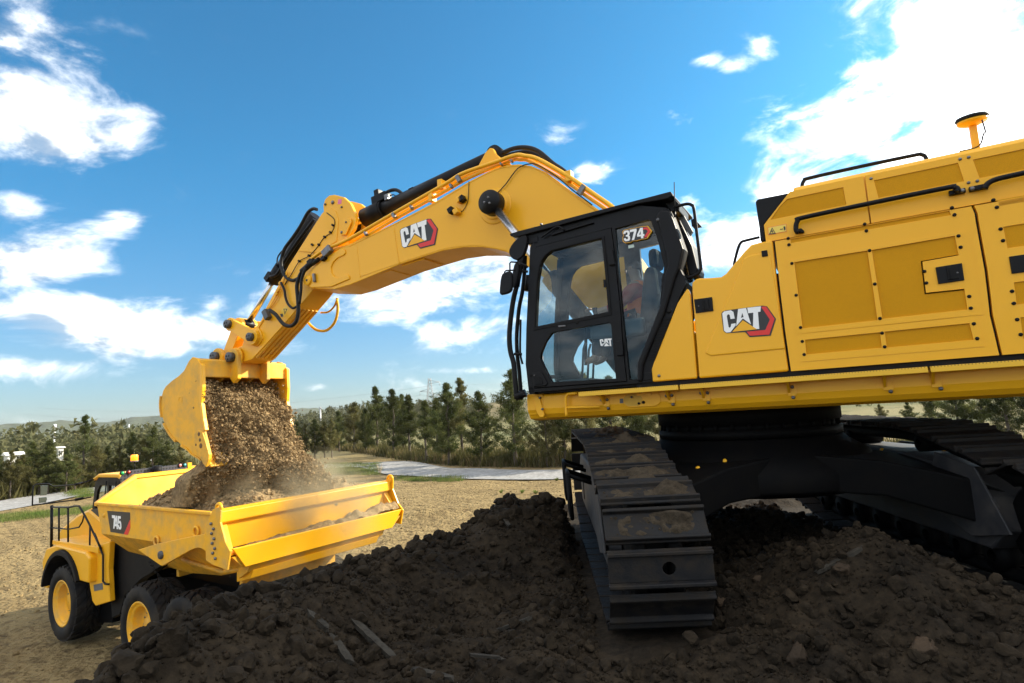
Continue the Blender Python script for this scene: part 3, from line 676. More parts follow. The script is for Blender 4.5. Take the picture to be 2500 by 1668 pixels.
# hood above the doors
YH = 1.52
HB = CT+.022; HT = E((2200,410), YH)[1]
hx = {k: E(z1(*v), YH)[0] for k, v in dict(l=(537,820), lt=(710,542), seamb=(1285,735), seamt=(1222,447), c2=(1100,560)).items()}
HTt = E(z1(710,542), YH)[1]; ht = (HTt+HT)/2
g1 = EL(z1, [(640,665),(690,575),(1085,508),(1108,632),(800,690),(575,735)], YH); g1z = (g1[2][1]+.0)
gA = [(g1[0][0],g1[2][1]-.06),(g1[1][0],g1[2][1]),(g1[2][0],g1[2][1]),(g1[3][0],g1[3][1]),(g1[5][0],g1[3][1])]
gB = level(EL(z1, [(1300,460),(1888,337),(1932,465),(1333,585)], YH)); gC0 = EL(z1, [(1990,302),(2040,450)], YH)
gC = [(gC0[0][0],gB[0][1]),(XR+.25,gB[0][1]),(XR+.25,gB[2][1]),(gC0[1][0],gB[2][1])]
xm = (hx['seamb']+hx['seamt'])/2
hoodA = eplate('front_hood_panel', [(hx['l'],HB),(E(z1(530,772),YH)[0],E(z1(530,772),YH)[1]),(hx['lt'],ht),(xm+.006,ht),(xm+.006,HB)], YH-.05, YH, YEL, holes=[gA])
eplate('vent_grille', grow(gA, .01), YH-.018, YH-.008, PERF, hoodA)
hoodB = eplate('hood_panel', [(xm-.006,HB),(xm-.006,ht),(XR,ht),(XR,HB)], YH-.05, YH, YEL, holes=[gB, gC])
for q in (gB, gC): eplate('vent_grille', grow(q, .01), YH-.018, YH-.008, PERF, hoodB)
for q in ((1903,312),(1963,299),(1962,477),(2023,465),(1280,448)): ebolt(hoodB, E(z1(*q), YH), YH, .013, STEEL)
top = MB(); top.plate([(YH-.01,ht-.005),(YH-.05,ht+.05),(1.2,ht+.075),(-1.2,ht+.075),(-YH+.05,ht+.05),(-YH+.01,ht-.005),(-YH+.01,HB),(YH-.06,HB)], lambda a, b: (hx['lt']-.03, a, b), lambda a, b: (XR, a, b))
top.build('hood_top', YEL, EXC, bevel=.02)
bc = [E(z1(*q), YH) for q in ((470,608),(485,590),(708,545),(530,770),(535,885),(505,885),(498,800))]
mb = MB(); mb.plate(bc, lambda a, b: (a, YH-.004, b), lambda a, b: (a, -1.3, b)); mb.build('hood_corner', BLK, EXC, bevel=.012)
# safety label
sl = eplate('warning_label', level(EL(z1, [(556,788),(688,766),(690,820),(560,843)], YH)), YH, YH+.003, mat('label_red_edge', (.75,.16,.04), .5, var=.1, vscale=20), hoodA)
sp = level(EL(z1, [(560,791),(685,770),(687,817),(564,839)], YH)); eplate('label_face', sp, YH+.003, YH+.0045, mat('label_yellow', (.85,.62,.10), .5, var=.1, vscale=20), hoodA)
tri = EL(z1, [(588,790),(614,834),(566,840)], YH); tri2 = EL(z1, [(589,800),(606,829),(575,833)], YH)
eplate('label_triangle', tri, YH+.0045, YH+.006, DARKV, hoodA, holes=[tri2])
eplate('label_figure', EL(z1, [(585,812),(595,810),(590,818),(600,822),(590,827),(582,820)], YH), YH+.0045, YH+.006, DARKV, hoodA)
eplate('label_figure', EL(z1, [(668,785),(680,783),(682,805),(674,812),(670,806)], YH), YH+.0045, YH+.006, DARKV, hoodA)
eplate('label_figure', EL(z1, [(642,804),(650,798),(650,802),(657,801),(657,797),(664,801),(657,808),(657,805),(650,806),(650,809)], YH), YH+.0045, YH+.006, DARKV, hoodA)
# rails
def rail(name, zf, pts, y, r, parent=EXC, sm=5, m=BLK, feet=()):
    mb = MB(); mb.tube([EP(zf(*p), y) for p in pts], r, 12, smooth_pts=sm)
    return mb.build(name, m, parent)
rail('handrail', z1, [(798,520),(799,490),(812,462),(845,445),(1200,365),(1590,283),(1630,280),(1658,292),(1670,320),(1674,345)], 1.30, .017)
hr = rail('handrail', z1, [(775,822),(757,812),(755,775),(768,742),(800,722),(1300,615),(1820,510),(1860,508),(1885,520),(1880,540)], YH+.07, .021)
eplate('rail_bracket', EL(z1, [(1818,542),(1935,520),(1940,552),(1825,575)], YH), YH, YH+.04, BLK, hr, bevel=.006)
eplate('rail_bracket', EL(z1, [(748,815),(790,800),(815,820),(812,832),(750,838)], YH), YH, YH+.04, BLK, hr, bevel=.006)
ebolt(hr, E(z1(1917,532), YH+.04), YH+.04, .018, STEEL)
hr2 = MB(); a_ = EP(z1(2075,520), YH+.07); b_ = EP(z1(2095,485), YH+.07); c_ = EP(z1(2160,452), YH+.07); d_ = EP(z1(2350,408), YH+.07); e_ = d_+(d_-c_)*1.5
hr2.tube([a_, b_, c_, d_, e_, e_+np.array([-.05,-.07,-.05])], .021, 12, smooth_pts=4); hr2 = hr2.build('handrail', BLK, EXC)
eplate('rail_bracket', EL(z1, [(1958,515),(2080,490),(2085,522),(1965,548)], YH), YH, YH+.04, BLK, hr2, bevel=.006); ebolt(hr2, E(z1(1988,518), YH+.04), YH+.04, .018, STEEL)
rail('handrail', z1, [(323,1060),(325,1030),(350,935),(370,895),(400,882),(500,858)], 1.15, .014)
# positioning receiver on its mast
gy = 1.25; g0 = EP(z1(2018,262), gy); g1_ = EP(z1(1990,75), gy)
mb = MB(); d_ = g1_-g0; mb.obox((g0+g1_)/2+np.array([0,0,-.03]), (1,0,0), (0,1,0), d_/np.linalg.norm(d_), .026, .022, np.linalg.norm(d_)/2+.04); gm = mb.build('receiver_mast', YEL, EXC, bevel=.006)
mb = MB(); mb.lathe([(0,-.005),(.05,-.005),(.10,.015),(.108,.03),(.108,.042),(0,.042)], g1_, (.0,.12,1), 24); mb.build('receiver_plate', YEL, gm)
mb = MB(); mb.lathe([(.106,.042),(.118,.055),(.108,.075),(.05,.09),(0,.092)], g1_, (.0,.12,1), 24); mb.build('receiver_dome', BLKM, gm)
mb = MB(); mb.tube([g1_+[-.05,.06,.05], g1_+[-.06,.08,-.1], (g0+g1_)/2+[-.05,.06,0], g0+[-.01,.05,.03], g0+[.12,.05,.02]], .006, 6, smooth_pts=4); mb.build('cable', HOSE, gm)
# ---- cab
YC, YI = 1.565, .735
def mixpts(y, *segs): return [E(zf(*p), y) for zf, pts in segs for p in pts]
cab_out = mixpts(YC, (z3, [(335,1000),(348,680),(385,618),(1290,395),(1860,240),(1965,262),(2010,380),(2120,700),(2072,930),(2140,1080)]), (z4, [(2035,-5),(1748,735),(1755,905),(335,1028),(298,700),(305,300)]))
door_out = mixpts(YC, (z3, [(388,900),(400,705),(425,668),(1285,450),(1330,800)]), (z4, [(1395,100),(1420,500),(1465,905),(380,985),(372,300)]))
W1 = mixpts(YC, (z3, [(445,1050),(470,900),(490,840),(530,780),(600,722),(880,650),(1172,578),(1215,1000)]), (z4, [(1250,102),(418,272)]))
W2 = mixpts(YC, (z4, [(600,345),(640,330),(1255,225),(1283,250),(1310,560),(1338,868),(600,908),(540,790),(468,640),(474,580),(530,440)]))
W3 = mixpts(YC, (z3, [(1322,462),(1705,358),(1735,372),(1815,600),(1885,900),(1880,960),(1860,1030)]), (z4, [(1840,60),(1650,520),(1615,640),(1600,870),(1490,880),(1425,300),(1400,40)]))
def inset(q, d):
    c = np.mean(q, 0); return [tuple(c+(np.array(p)-c)*(1-d)) for p in q]
CABP = eplate('cab', cab_out, YC-.055, YC, BLK, holes=[door_out, W3])
# far side, rear and floor of the cab shell
far_out = [(a, b) for a, b in cab_out]
eplate('cab_far_side', far_out, YI, YI+.05, BLK, CABP, holes=[inset(W1, .06), inset(W2, .10), inset(W3, .06)])
fx0, fz0 = cab_out[13]; ftop = cab_out[2]
zfl = fz0
mb = MB(); mb.box((.62, YI+.05, zfl-.02), (fx0-.02, YC-.06, zfl+.05)); mb.build('cab_floor', BLKM, CABP)
rr = [cab_out[5], cab_out[6], cab_out[7], cab_out[8], cab_out[9]]
mb = MB()                                              # rear wall: posts and crossbars round the rear window
for y0, y1 in ((YI+.05, YI+.14), (YC-.145, YC-.056)):
    for (a, b) in zip(rr[:-1], rr[1:]):
        mb.add([(a[0],y0,a[1]),(a[0],y1,a[1]),(b[0],y1,b[1]),(b[0],y0,b[1]),(a[0]+.05,y0,a[1]),(a[0]+.05,y1,a[1]),(b[0]+.05,y1,b[1]),(b[0]+.05,y0,b[1])], [(0,1,2,3),(7,6,5,4),(0,3,7,4),(1,5,6,2),(0,4,5,1),(3,2,6,7)])
a, b = rr[-1], (.62, zfl)
mb.add([(a[0],YI+.05,a[1]),(a[0],YC-.056,a[1]),(b[0],YC-.056,b[1]),(b[0],YI+.05,b[1]),(a[0]+.05,YI+.05,a[1]),(a[0]+.05,YC-.056,a[1]),(b[0]+.05,YC-.056,b[1]),(b[0]+.05,YI+.05,b[1])], [(0,1,2,3),(7,6,5,4),(0,3,7,4),(1,5,6,2),(0,4,5,1),(3,2,6,7)])
mb.build('cab_rear_wall', BLKM, CABP)
mb = MB(); a, b = rr[1], rr[-1]
mb.add([(a[0]+.02,YI+.12,a[1]),(a[0]+.02,YC-.12,a[1]),(b[0]+.02,YC-.12,b[1]),(b[0]+.02,YI+.12,b[1])], [(0,1,2,3)]); mb.build('rear_window', GLASS, CABP)
# front posts and windscreen
fr_line = [cab_out[0], cab_out[15], cab_out[14], cab_out[13]]; fr_line = [cab_out[2], cab_out[1]]+fr_line
mb = MB()
for y in (YI+.05, YC-.055):
    mb.tube([(p[0]-.015, y, p[1]) for p in fr_line], .042, 8)
a, b = fr_line[0], fr_line[-1]
mb.box((a[0]-.06, YI, a[1]-.03), (a[0]+.0, YC, a[1]+.06)); mb.box((b[0]-.07, YI, b[1]-.02), (b[0]-.0, YC, b[1]+.07))
mid = fr_line[3]; mb.box((mid[0]-.05, YI, mid[1]-.55), (mid[0]-.01, YC, mid[1]-.51))
mb.build('windscreen_frame', BLK, CABP, bevel=.006)
mb = MB(); vs = []
for p in fr_line: vs += [(p[0]-.03, YI+.06, p[1]), (p[0]-.03, YC-.06, p[1])]
mb.add(vs, [(2*i, 2*i+1, 2*i+3, 2*i+2) for i in range(len(fr_line)-1)]); mb.build('windscreen', GLASS, CABP)
# roof: visor slab and rails
visor = mixpts(YC, (z3, [(128,530),(220,500),(1000,298),(1970,45),(1998,90),(1935,130),(1610,185),(1000,350),(215,565),(140,556)]))
mb = MB(); mb.plate(visor, lambda a, b: (a, YC+.035, b), lambda a, b: (a, YI-.03, b)); mb.build('roof_guard', BLK, CABP, bevel=.008)
roof2 = mixpts(YC, (z3, [(215,560),(1000,345),(1600,185),(1900,215),(1955,255),(1860,250),(1290,405),(390,625),(330,640)]))
mb = MB(); mb.plate(roof2, lambda a, b: (a, YC-.01, b), lambda a, b: (a, YI+.01, b)); mb.build('roof', BLK, CABP, bevel=.01)
for q in (([(590,520),(1060,385),(1085,400),(600,545)]), ([(640,490),(900,415),(905,428),(645,505)])):
    eplate('drip_rail', EL(z3, q, YC), YC-.01, YC+.02, BLK, CABP, bevel=.004)
mb = MB(); mb.tube([EP(z3(*q), YC+.03) for q in ((480,560),(540,520),(620,460),(680,440),(740,480))], .012, 8, smooth_pts=4); mb.build('work_light_wire', BLK, CABP)
ebolt(CABP, E(z3(486,418), YC), YC+.02, .014, STEEL, .02)
# raised rear pillar and louvred trim
cp = mixpts(YC, (z3, [(1855,250),(1962,268),(2008,382),(2116,700),(2066,930),(2020,1040)]), (z4, [(1900,130),(1720,560),(1655,720),(1640,905),(1585,905),(1585,700),(1640,560),(1850,30)]), (z3, [(1900,1000),(1935,900),(1915,760),(1840,460),(1800,320)]))
eplate('rear_pillar', cp, YC-.02, YC+.035, BLK, CABP, bevel=.02)
ebolt(CABP, E(z3(1812,360), YC+.035), YC+.03, .020, PIN, .012, 'lock'); ebolt(CABP, E(z4(1937,88), YC+.01), YC, .028, BLKM, .015, 'grommet')
for k in range(15):
    t = k/14; xa = 1858-t*142; xb = 1958-t*172; yy = 175+t*460
    eplate('louver', EL(z4, [(xa,yy),(xb,yy-6),(xb-3,yy+10),(xa-4,yy+16)], YC+.0), YC-.002, YC+.016, BLKM, CABP)
eplate('trim_plate', EL(z4, [(1660,800),(1742,795),(1750,880),(1645,890)], YC), YC, YC+.01, BLK, CABP, bevel=.004)
# rear quarter glass
eplate('quarter_window', grow(W3, .004), YC-.030, YC-.026, GLASSD, CABP)
# door with two panes
door = eplate('cab_door', inset(door_out, .012), YC-.045, YC+.012, BLK, EXC, holes=[W1, W2])
eplate('door_window', grow(W1, .006), YC-.018, YC-.014, GLASS, door); eplate('door_window', grow(W2, .006), YC-.018, YC-.014, GLASSD, door)
rim = inset(W1, -.07); eplate('window_seal', rim, YC+.012, YC+.022, BLKM, door, holes=[inset(W1, -.02)])
for q in ([(1250,735),(1308,712),(1338,885),(1268,893)],): eplate('hinge', EL(z3, q, YC), YC+.012, YC+.045, BLK, door, bevel=.008)
eplate('hinge', EL(z4, [(1342,442),(1422,432),(1432,603),(1358,612)], YC), YC+.012, YC+.045, BLK, door, bevel=.008)
eplate('door_handle_surround', EL(z4, [(385,805),(480,792),(505,815),(560,925),(540,952),(400,962)], YC), YC+.012, YC+.028, BLK, door, bevel=.008)
eplate('door_handle', EL(z4, [(420,845),(470,840),(510,910),(505,930),(425,938)], YC), YC+.028, YC+.036, BLKM, door, bevel=.004)
ebolt(door, E(z4(398,830), YC+.03), YC+.028, .008, STEEL); ebolt(door, E(z4(895,228), YC), YC+.012, .018, BLKM, .01, 'lock_knob')
eplate('window_latch', EL(z4, [(680,262),(760,255),(765,272),(690,280)], YC), YC+.012, YC+.03, STEEL, door, bevel=.003)
eplate('window_catch', EL(z3, [(1195,1050),(1220,1050),(1225,1135),(1200,1140)], YC), YC+.0, YC+.02, BLK, door)
# front grab bars, mirrors, bracket
y_b = YC-.02
g = MB(); g.tube([EP(z4(*q), y_b) for q in ((262,-560),(240,-400),(195,-200),(150,0),(112,330),(120,540),(160,690),(178,900),(195,1105))], .030, 10, smooth_pts=3)
g.build('guard_bar', BLK, CABP)
g = MB(); g.tube([EP(z4(*q), y_b-.12) for q in ((292,-540),(280,-300),(255,-100),(222,60),(196,350),(200,580),(222,760),(240,1000),(245,1110))], .024, 10, smooth_pts=3); g.tube([EP(z4(165,585), y_b), EP(z4(255,588), YC-.05)], .016, 8); g.tube([EP(z4(180,1080), y_b), EP(z4(300,1030), YC-.05)], .045, 8)
g.build('guard_bar', BLK, CABP)
g = MB(); g.tube([EP(z4(*q), YC-.07) for q in ((240,190),(235,560),(262,700))], .013, 8, smooth_pts=3); g.build('wiper_arm', BLK, CABP)
def rbox(name, pts, zf, y, t, m, parent):
    P = EL(zf, pts, y); P = [tuple(q) for q in catmull([np.array(p) for p in P], 3, True)]
    return eplate(name, P, y, y+t, m, parent, bevel=.015)
mr = rbox('mirror', [(20,1205),(38,1020),(80,972),(150,966),(162,1100),(145,1190),(60,1225)], z3, YC+.16, .05, BLK, CABP)
rbox('mirror', [(152,1110),(175,930),(200,865),(238,852),(248,900),(225,1060),(198,1148)], z3, YC-.02, .05, BLK, CABP)
g = MB(); g.tube([EP(z3(*q), YC+.185) for q in ((118,1010),(116,860),(130,845),(205,850))], .009, 8); g.tube([EP(z3(*q), YC+.185) for q in ((58,1075),(56,960),(75,942),(180,940))], .009, 8)
g.tube([EP(z3(*q), YC+.05) for q in ((200,850),(260,870),(320,905))], .014, 8); g.tube([EP(z3(*q), YC) for q in ((240,955),(320,955))], .014, 8)
g.build('mirror_bracket', BLK, CABP)
eplate('light_bracket', [tuple(q) for q in catmull([np.array(p) for p in EL(z3, [(126,700),(205,592),(310,545),(322,630),(275,775),(195,825),(132,780)], YC)], 3, True)], YC-.03, YC+.03, BLK, CABP, bevel=.006)
g = MB(); g.tube([EP(z3(*q), YC-.02) for q in ((225,800),(232,900),(200,1130))], .03, 8); g.tube([EP(z3(*q), YC-.1) for q in ((340,1000),(330,1180))], .05, 8); g.build('pillar_bracket', BLK, CABP)
# things behind the cab roof
rail('handrail', z3, [(1995,225),(2060,200),(2150,180),(2200,192),(2228,240),(2262,520),(2305,880),(2298,940),(2265,985),(2150,1030)], YC-.05, .016, CABP)
eplate('rear_light', EL(z3, [(2048,345),(2095,275),(2212,490),(2178,540)], YC-.3), YC-.36, YC-.3, GREYP, CABP, bevel=.006)
eplate('roof_box', EL(z3, [(1885,150),(2008,118),(2062,185),(2060,265),(1965,268)], YC-.1), YC-.5, YC-.1, BLK, CABP, bevel=.01)
eplate('beacon_lamp', EL(z3, [(2205,370),(2240,360),(2310,430),(2215,450)], YC-.15), YC-.22, YC-.1, BLK, CABP, bevel=.006)
eplate('intake_duct', EL(z3, [(2062,350),(2110,445),(2212,655),(2282,935),(2270,1000),(2175,1015),(2128,800),(2080,600)], YC-.25), YC-.55, YC-.22, BLK, CABP, bevel=.02)
g = MB(); g.cyl(EP(z3(2010,320), YC-.02), EP((1646,445), YC-.02), .005, 6); g.cyl(EP(z3(2010,330), YC-.02), EP(z3(2008,270), YC-.02), .011, 8); g.build('antenna', BLK, CABP)
# inside: seat, consoles, monitor, levers
sy = 1.14
hx_, hz_ = E(z3(1500,930), sy)
SX, SZ = hx_-.02, hz_-.76
mb = MB(); mb.box((SX-.22, sy-.22, SZ-.02), (SX+.30, sy+.22, SZ+.11)); seat = mb.build('seat', SEAT, EXC, bevel=.05)
mb = MB(); mb.plate([(SX-.20,SZ+.06),(SX-.08,SZ+.10),(SX-.17,SZ+.62),(SX-.21,SZ+.72),(SX-.31,SZ+.70),(SX-.33,SZ+.4)], lambda a, b: (a, sy-.22, b), lambda a, b: (a, sy+.22, b)); mb.build('backrest', SEAT, seat, bevel=.05)
mb = MB(); mb.box((SX-.33, sy-.14, SZ+.70), (SX-.22, sy+.14, SZ+.92)); mb.build('headrest', SEAT, seat, bevel=.05)
mb = MB(); mb.box((SX-.15, sy-.2, zfl+.05), (SX+.18, sy+.2, SZ-.02)); mb.build('seat_base', BLKM, seat, bevel=.02)
for s_ in (-1, 1):
    mb = MB(); mb.box((SX-.18, sy+s_*.31-.05, SZ-.02), (SX+.42, sy+s_*.31+.05, SZ+.16)); c_ = mb.build('console', GREYP, EXC, bevel=.03)
    mb = MB(); mb.tube([(SX+.34, sy+s_*.31, SZ+.14), (SX+.35, sy+s_*.31, SZ+.24), (SX+.36, sy+s_*.30, SZ+.33)], [.02,.022,.03], 10); mb.build('joystick', BLKM, c_, bevel=.0)
mb = MB(); mb.box((1.52, .81, zfl+.75), (1.56, 1.02, zfl+.98)); mb.tube([(1.6,.86,zfl+.3),(1.56,.86,zfl+.8)], .02, 8); mb.build('monitor', BLKM, EXC, bevel=.01)
mb = MB()
for yy in (.94, 1.10, 1.26): mb.tube([(1.50, yy, zfl+.05), (1.45, yy, zfl+.45), (1.42, yy, zfl+.52)], .014, 8)
mb.box((1.4,.85,zfl+.05),(1.75,1.32,zfl+.12)); mb.build('travel_pedal', GREYP, EXC)
mb = MB(); mb.box((.64, YI+.06, zfl+.06), (.95, YI+.25, zfl+.5)); mb.build('storage_box', GREYP, EXC, bevel=.03)

# ---- operator
def person():
    P = empty('person', tuple(EXS+KX*(ED*(SX+.05)+EN*sy+np.array([0, 0, SZ+.11]))), EXA)
    tag(P, 'operator in orange vest over a red shirt seated inside the excavator cab', 'person')
    def skin(name, verts, edges, rad, m, sub=2, root=0):
        me = bpy.data.meshes.new(name); me.from_pydata(verts, edges, []); o = bpy.data.objects.new(name, me); COL.objects.link(o); o.parent = P
        md = o.modifiers.new('skin', 'SKIN'); md.use_smooth_shade = True
        for i, v in enumerate(me.skin_vertices[0].data): v.radius = rad[i] if isinstance(rad[i], tuple) else (rad[i], rad[i]); v.use_root = (i == root)
        s_ = o.modifiers.new('sub', 'SUBSURF'); s_.levels = sub; s_.render_levels = sub
        me.materials.append(m); return o
    skinm = mat('skin', (.42,.24,.16), .55, var=.3, vscale=20); shirt = mat('red_shirt', (.42,.025,.022), .85, var=.3, vscale=25)
    vest = mat('orange_vest', (1.0,.20,.03), .7, var=.2, vscale=25); trou = mat('dark_trousers', (.03,.035,.05), .85, var=.3, vscale=25); hair = mat('dark_hair', (.02,.014,.01), .7, var=.4, vscale=40)
    V = [(-.10,0,.02),(-.12,0,.18),(-.13,0,.36),(-.12,0,.48),(-.10,0,.56),(-.07,0,.66),(-.05,0,.74),
         (-.10,.17,.46),(.06,.24,.24),(.30,.30,.20),(.37,.32,.22),(-.10,-.17,.46),(.06,-.24,.24),(.30,-.30,.20),(.37,-.32,.22),
         (-.02,.10,.02),(.36,.13,.05),(.44,.13,-.33),(.58,.13,-.37),(-.02,-.10,.02),(.36,-.13,.05),(.44,-.13,-.33),(.58,-.13,-.37)]
    Eg = [(0,1),(1,2),(2,3),(3,4),(4,5),(5,6),(3,7),(7,8),(8,9),(9,10),(3,11),(11,12),(12,13),(13,14),(0,15),(15,16),(16,17),(17,18),(0,19),(19,20),(20,21),(21,22)]
    R = [(.13,.16),(.125,.15),(.12,.16),(.09,.11),(.055,.055),(.085,.075),(.075,.07),.065,.05,.035,.035,.065,.05,.035,.035,.085,.07,.05,.04,.085,.07,.05,.04]
    skin('body', V, Eg, R, skinm)
    k = [0,1,2,3,7,8,11,12]; ix = {a: i for i, a in enumerate(k)}
    skin('shirt', [V[a] for a in k]+[tuple((np.array(V[8])*.35+np.array(V[9])*.65)), tuple((np.array(V[12])*.35+np.array(V[13])*.65))], [(ix[a], ix[b]) for a, b in Eg if a in ix and b in ix]+[(ix[8], 8), (ix[12], 9)],
         [(.15,.18),(.145,.17),(.14,.18),(.10,.13),.085,.065,.085,.065,.052,.052], shirt)
    skin('vest', [V[a] for a in (0,1,2,3)]+[(-.10,.12,.47),(-.10,-.12,.47)], [(0,1),(1,2),(2,3),(3,4),(3,5)], [(.16,.19),(.157,.185),(.155,.195),(.115,.13),.10,.10], vest)
    mb = MB(); mb.box((-.30, .03, .03), (-.285, .13, .45)); 
    skin('trousers', [V[a] for a in (0,15,16,17,19,20,21)], [(0,1),(1,2),(2,3),(0,4),(4,5),(5,6)], [(.15,.17),.10,.085,.065,.10,.085,.065], trou)
    skin('hair', [(-.10,0,.66),(-.09,0,.73),(-.05,0,.78)], [(0,1),(1,2)], [(.075,.075),(.085,.08),(.07,.07)], hair)
    for s_ in (-1, 1):
        hv = []; he = []; hr_ = []
        c = np.array([.37, s_*.32, .22]); hv.append(tuple(c)); hr_.append(.03)
        for f in range(4):
            b = len(hv); off = np.array([.03, s_*(.015-.018*f*1.0), .02])
            hv += [tuple(c+off), tuple(c+off+np.array([.035,0,-.004-.002*f])), tuple(c+off+np.array([.05,0,-.03]))]; he += [(0, b), (b, b+1), (b+1, b+2)]; hr_ += [.011,.010,.009]
        b = len(hv); hv += [tuple(c+np.array([.01,-s_*.03,.02])), tuple(c+np.array([.04,-s_*.045,.015]))]; he += [(0, b), (b, b+1)]; hr_ += [.011,.009]
        skin('hand', hv, he, hr_, skinm, 1)
    mb = MB()
    for dy_ in (-.024, .024): mb.lathe([(0,.008),(.008,.004),(.010,0)], (.030, dy_, .70), (1,0,0), 8)
    mb.build('eye', mat('eye_dark', (.02,.02,.02), .3, var=.1), P)
    mb = MB(); mb.add([(.02,-.012,.70),(.02,.012,.70),(.045,0,.672),(.02,0,.662)], [(0,1,2),(0,2,3),(1,3,2),(0,3,1)]); mb.build('nose', skinm, P)
    for s_ in (-1, 1):
        mb = MB(); mb.lathe([(0,.018),(.02,.012),(.024,0),(.014,-.01)], (-.055, s_*.072, .70), (0, s_, 0), 10); mb.build('ear', skinm, P)
person()

# ---- lettering
def logo(y, F, parent=EXC, name='logo_decal'):
    dark = [(232,305),(240,290),(262,281),(520,247),(552,252),(615,340),(578,458),(430,468),(398,432),(268,440),(248,425)]
    C_ = [(239,302),(252,288),(298,280),(317,291),(326,338),(297,342),(291,314),(284,308),(275,311),(271,322),(283,396),(290,402),(298,397),(302,376),(332,371),(333,385),(297,434),(268,436),(252,424)]
    A_ = [(350,272),(405,264),(440,378),(383,338),(336,392)]; Ah = [(379,298),(388,328),(370,334)]
    T_ = [(414,263),(509,252),(506,290),(488,292),(498,411),(470,411),(454,396),(456,297),(420,301)]
    tri_ = [(383,350),(482,413),(308,432)]
    red_ = [(511,256),(545,253),(605,340),(568,450),(433,459),(409,430),(540,418),(572,345)]
    f = lambda pts: [F(*p) for p in pts]
    d = eplate(name, f(dark), y, y+.004, DARKV, parent)
    eplate('letter', f(C_), y+.004, y+.006, WHITE, d); eplate('letter', f(A_), y+.004, y+.006, WHITE, d, holes=[f(Ah)]); eplate('letter', f(T_), y+.004, y+.006, WHITE, d)
    eplate('triangle_mark', f(tri_), y+.004, y+.007, YEL, d); eplate('red_mark', f(red_), y+.004, y+.006, RED, d); return d
FB_ = lambda x, y: E(zz(x, y), YD+.014)
d = logo(YD+.010, FB_)
DIG = {'7': ([(0,1),(1,1),(1,.8),(.55,0),(.2,0),(.62,.78),(0,.78)], []),
 '4': ([(.5,1),(.85,1),(.85,.38),(1,.38),(1,.2),(.85,.2),(.85,0),(.52,0),(.52,.2),(0,.2),(0,.4)], [[(.52,.38),(.52,.72),(.28,.38)]]),
 '3': ([(0,.72),(0,.85),(.2,1),(.8,1),(1,.85),(1,.62),(.85,.51),(1,.4),(1,.15),(.8,0),(.2,0),(0,.15),(0,.3),(.33,.3),(.33,.22),(.42,.17),(.58,.17),(.66,.22),(.66,.36),(.58,.43),(.35,.43),(.35,.58),(.58,.58),(.66,.64),(.66,.78),(.58,.83),(.42,.83),(.33,.78),(.33,.72)], []),
 '5': ([(.05,1),(.95,1),(.95,.8),(.35,.8),(.35,.62),(.75,.65),(1,.5),(1,.15),(.8,0),(.2,0),(0,.15),(0,.3),(.33,.3),(.33,.22),(.42,.17),(.58,.17),(.66,.22),(.66,.42),(.58,.47),(.4,.47),(.33,.42),(.02,.42)], [])}
yw = YC+.001
def L3(pts): return EL(z3, pts, yw)
n_out = L3([(1405,500),(1425,478),(1500,462),(1570,450),(1640,435),(1700,432),(1747,490),(1695,572),(1610,590),(1570,602),(1520,605),(1500,622),(1440,630),(1412,610),(1408,560),(1420,545)])
nd_ = eplate('number_decal', n_out, yw-.024, yw, YEL, EXC)
eplate('decal_field', inset(n_out, .06), yw, yw+.002, DARKV, nd_)
eplate('red_mark', L3([(1645,455),(1690,447),(1733,490),(1690,560),(1655,566),(1700,492),(1680,470),(1650,478)]), yw+.002, yw+.004, RED, nd_)
for ch, (tl, tr, bl) in {'3': ((1418,492),(1488,480),(1430,612)), '7': ((1493,478),(1570,463),(1502,600)), '4': ((1572,462),(1655,450),(1580,582))}.items():
    fa = affine([(0,1),(1,1),(0,0)], [E(z3(*tl), yw), E(z3(*tr), yw), E(z3(*bl), yw)])
    o_, hs = DIG[ch]; eplate('digit', [fa(*p) for p in o_], yw+.002, yw+.005, WHITE, nd_, holes=[[fa(*p) for p in h] for h in hs])
# white lettering on the lower door pane
fa = affine([(250,286),(508,252),(268,436)], [E(z4(1148,415), YC), E(z4(1278,405), YC), E(z4(1160,492), YC)])
C_ = [(239,302),(252,288),(298,280),(317,291),(326,338),(297,342),(291,314),(284,308),(275,311),(271,322),(283,396),(290,402),(298,397),(302,376),(332,371),(333,385),(297,434),(268,436),(252,424)]
for pts, hh in ((C_, []), ([(350,272),(405,264),(440,378),(383,338),(336,392)], [[(379,298),(388,328),(370,334)]]), ([(414,263),(509,252),(506,290),(488,292),(498,425),(460,425),(456,297),(420,301)], []), ([(383,360),(455,425),(330,440)], [])):
    eplate('window_letter', [fa(*p) for p in pts], YC-.014, YC-.011, WHITE, door, holes=[[fa(*p) for p in h] for h in hh])
eplate('window_sticker', EL(z3, [(1465,650),(1530,638),(1535,670),(1468,685)], YC), YC-.026, YC-.024, mat('pale_sticker', (.55,.66,.60), .5, var=.1), CABP)
# ---- boom
YBm = .32
def arm(name, pts, hw, m=YEL, bevel=.012): return eplate(name, pts, -hw, hw, m, EXC, bevel=bevel)
def zbE(pts, y=YBm): return EL(zb, pts, y)
def z2E(pts, y=YBm): return EL(z2, pts, y)
b_top = z2E([(1150,790),(1155,745),(1200,680),(1300,590),(1400,530),(1510,482)])+zbE([(400,678),(700,520),(1000,340),(1200,238),(1300,212),(1400,204),(1500,218),(1620,268),(1750,372),(2060,582)])
foot = [(.55,2.62),(.25,2.42),(.10,2.20),(.18,2.02),(.42,1.98),(.62,2.08)]
b_bot = zbE([(1300,925),(1200,900),(1100,885),(950,886),(780,912),(600,968),(420,1026)])+z2E([(1560,772),(1490,800),(1370,835),(1190,830)])
boom = arm('boom', [tuple(p) for p in b_top]+foot+[tuple(p) for p in b_bot], YBm, bevel=.010)
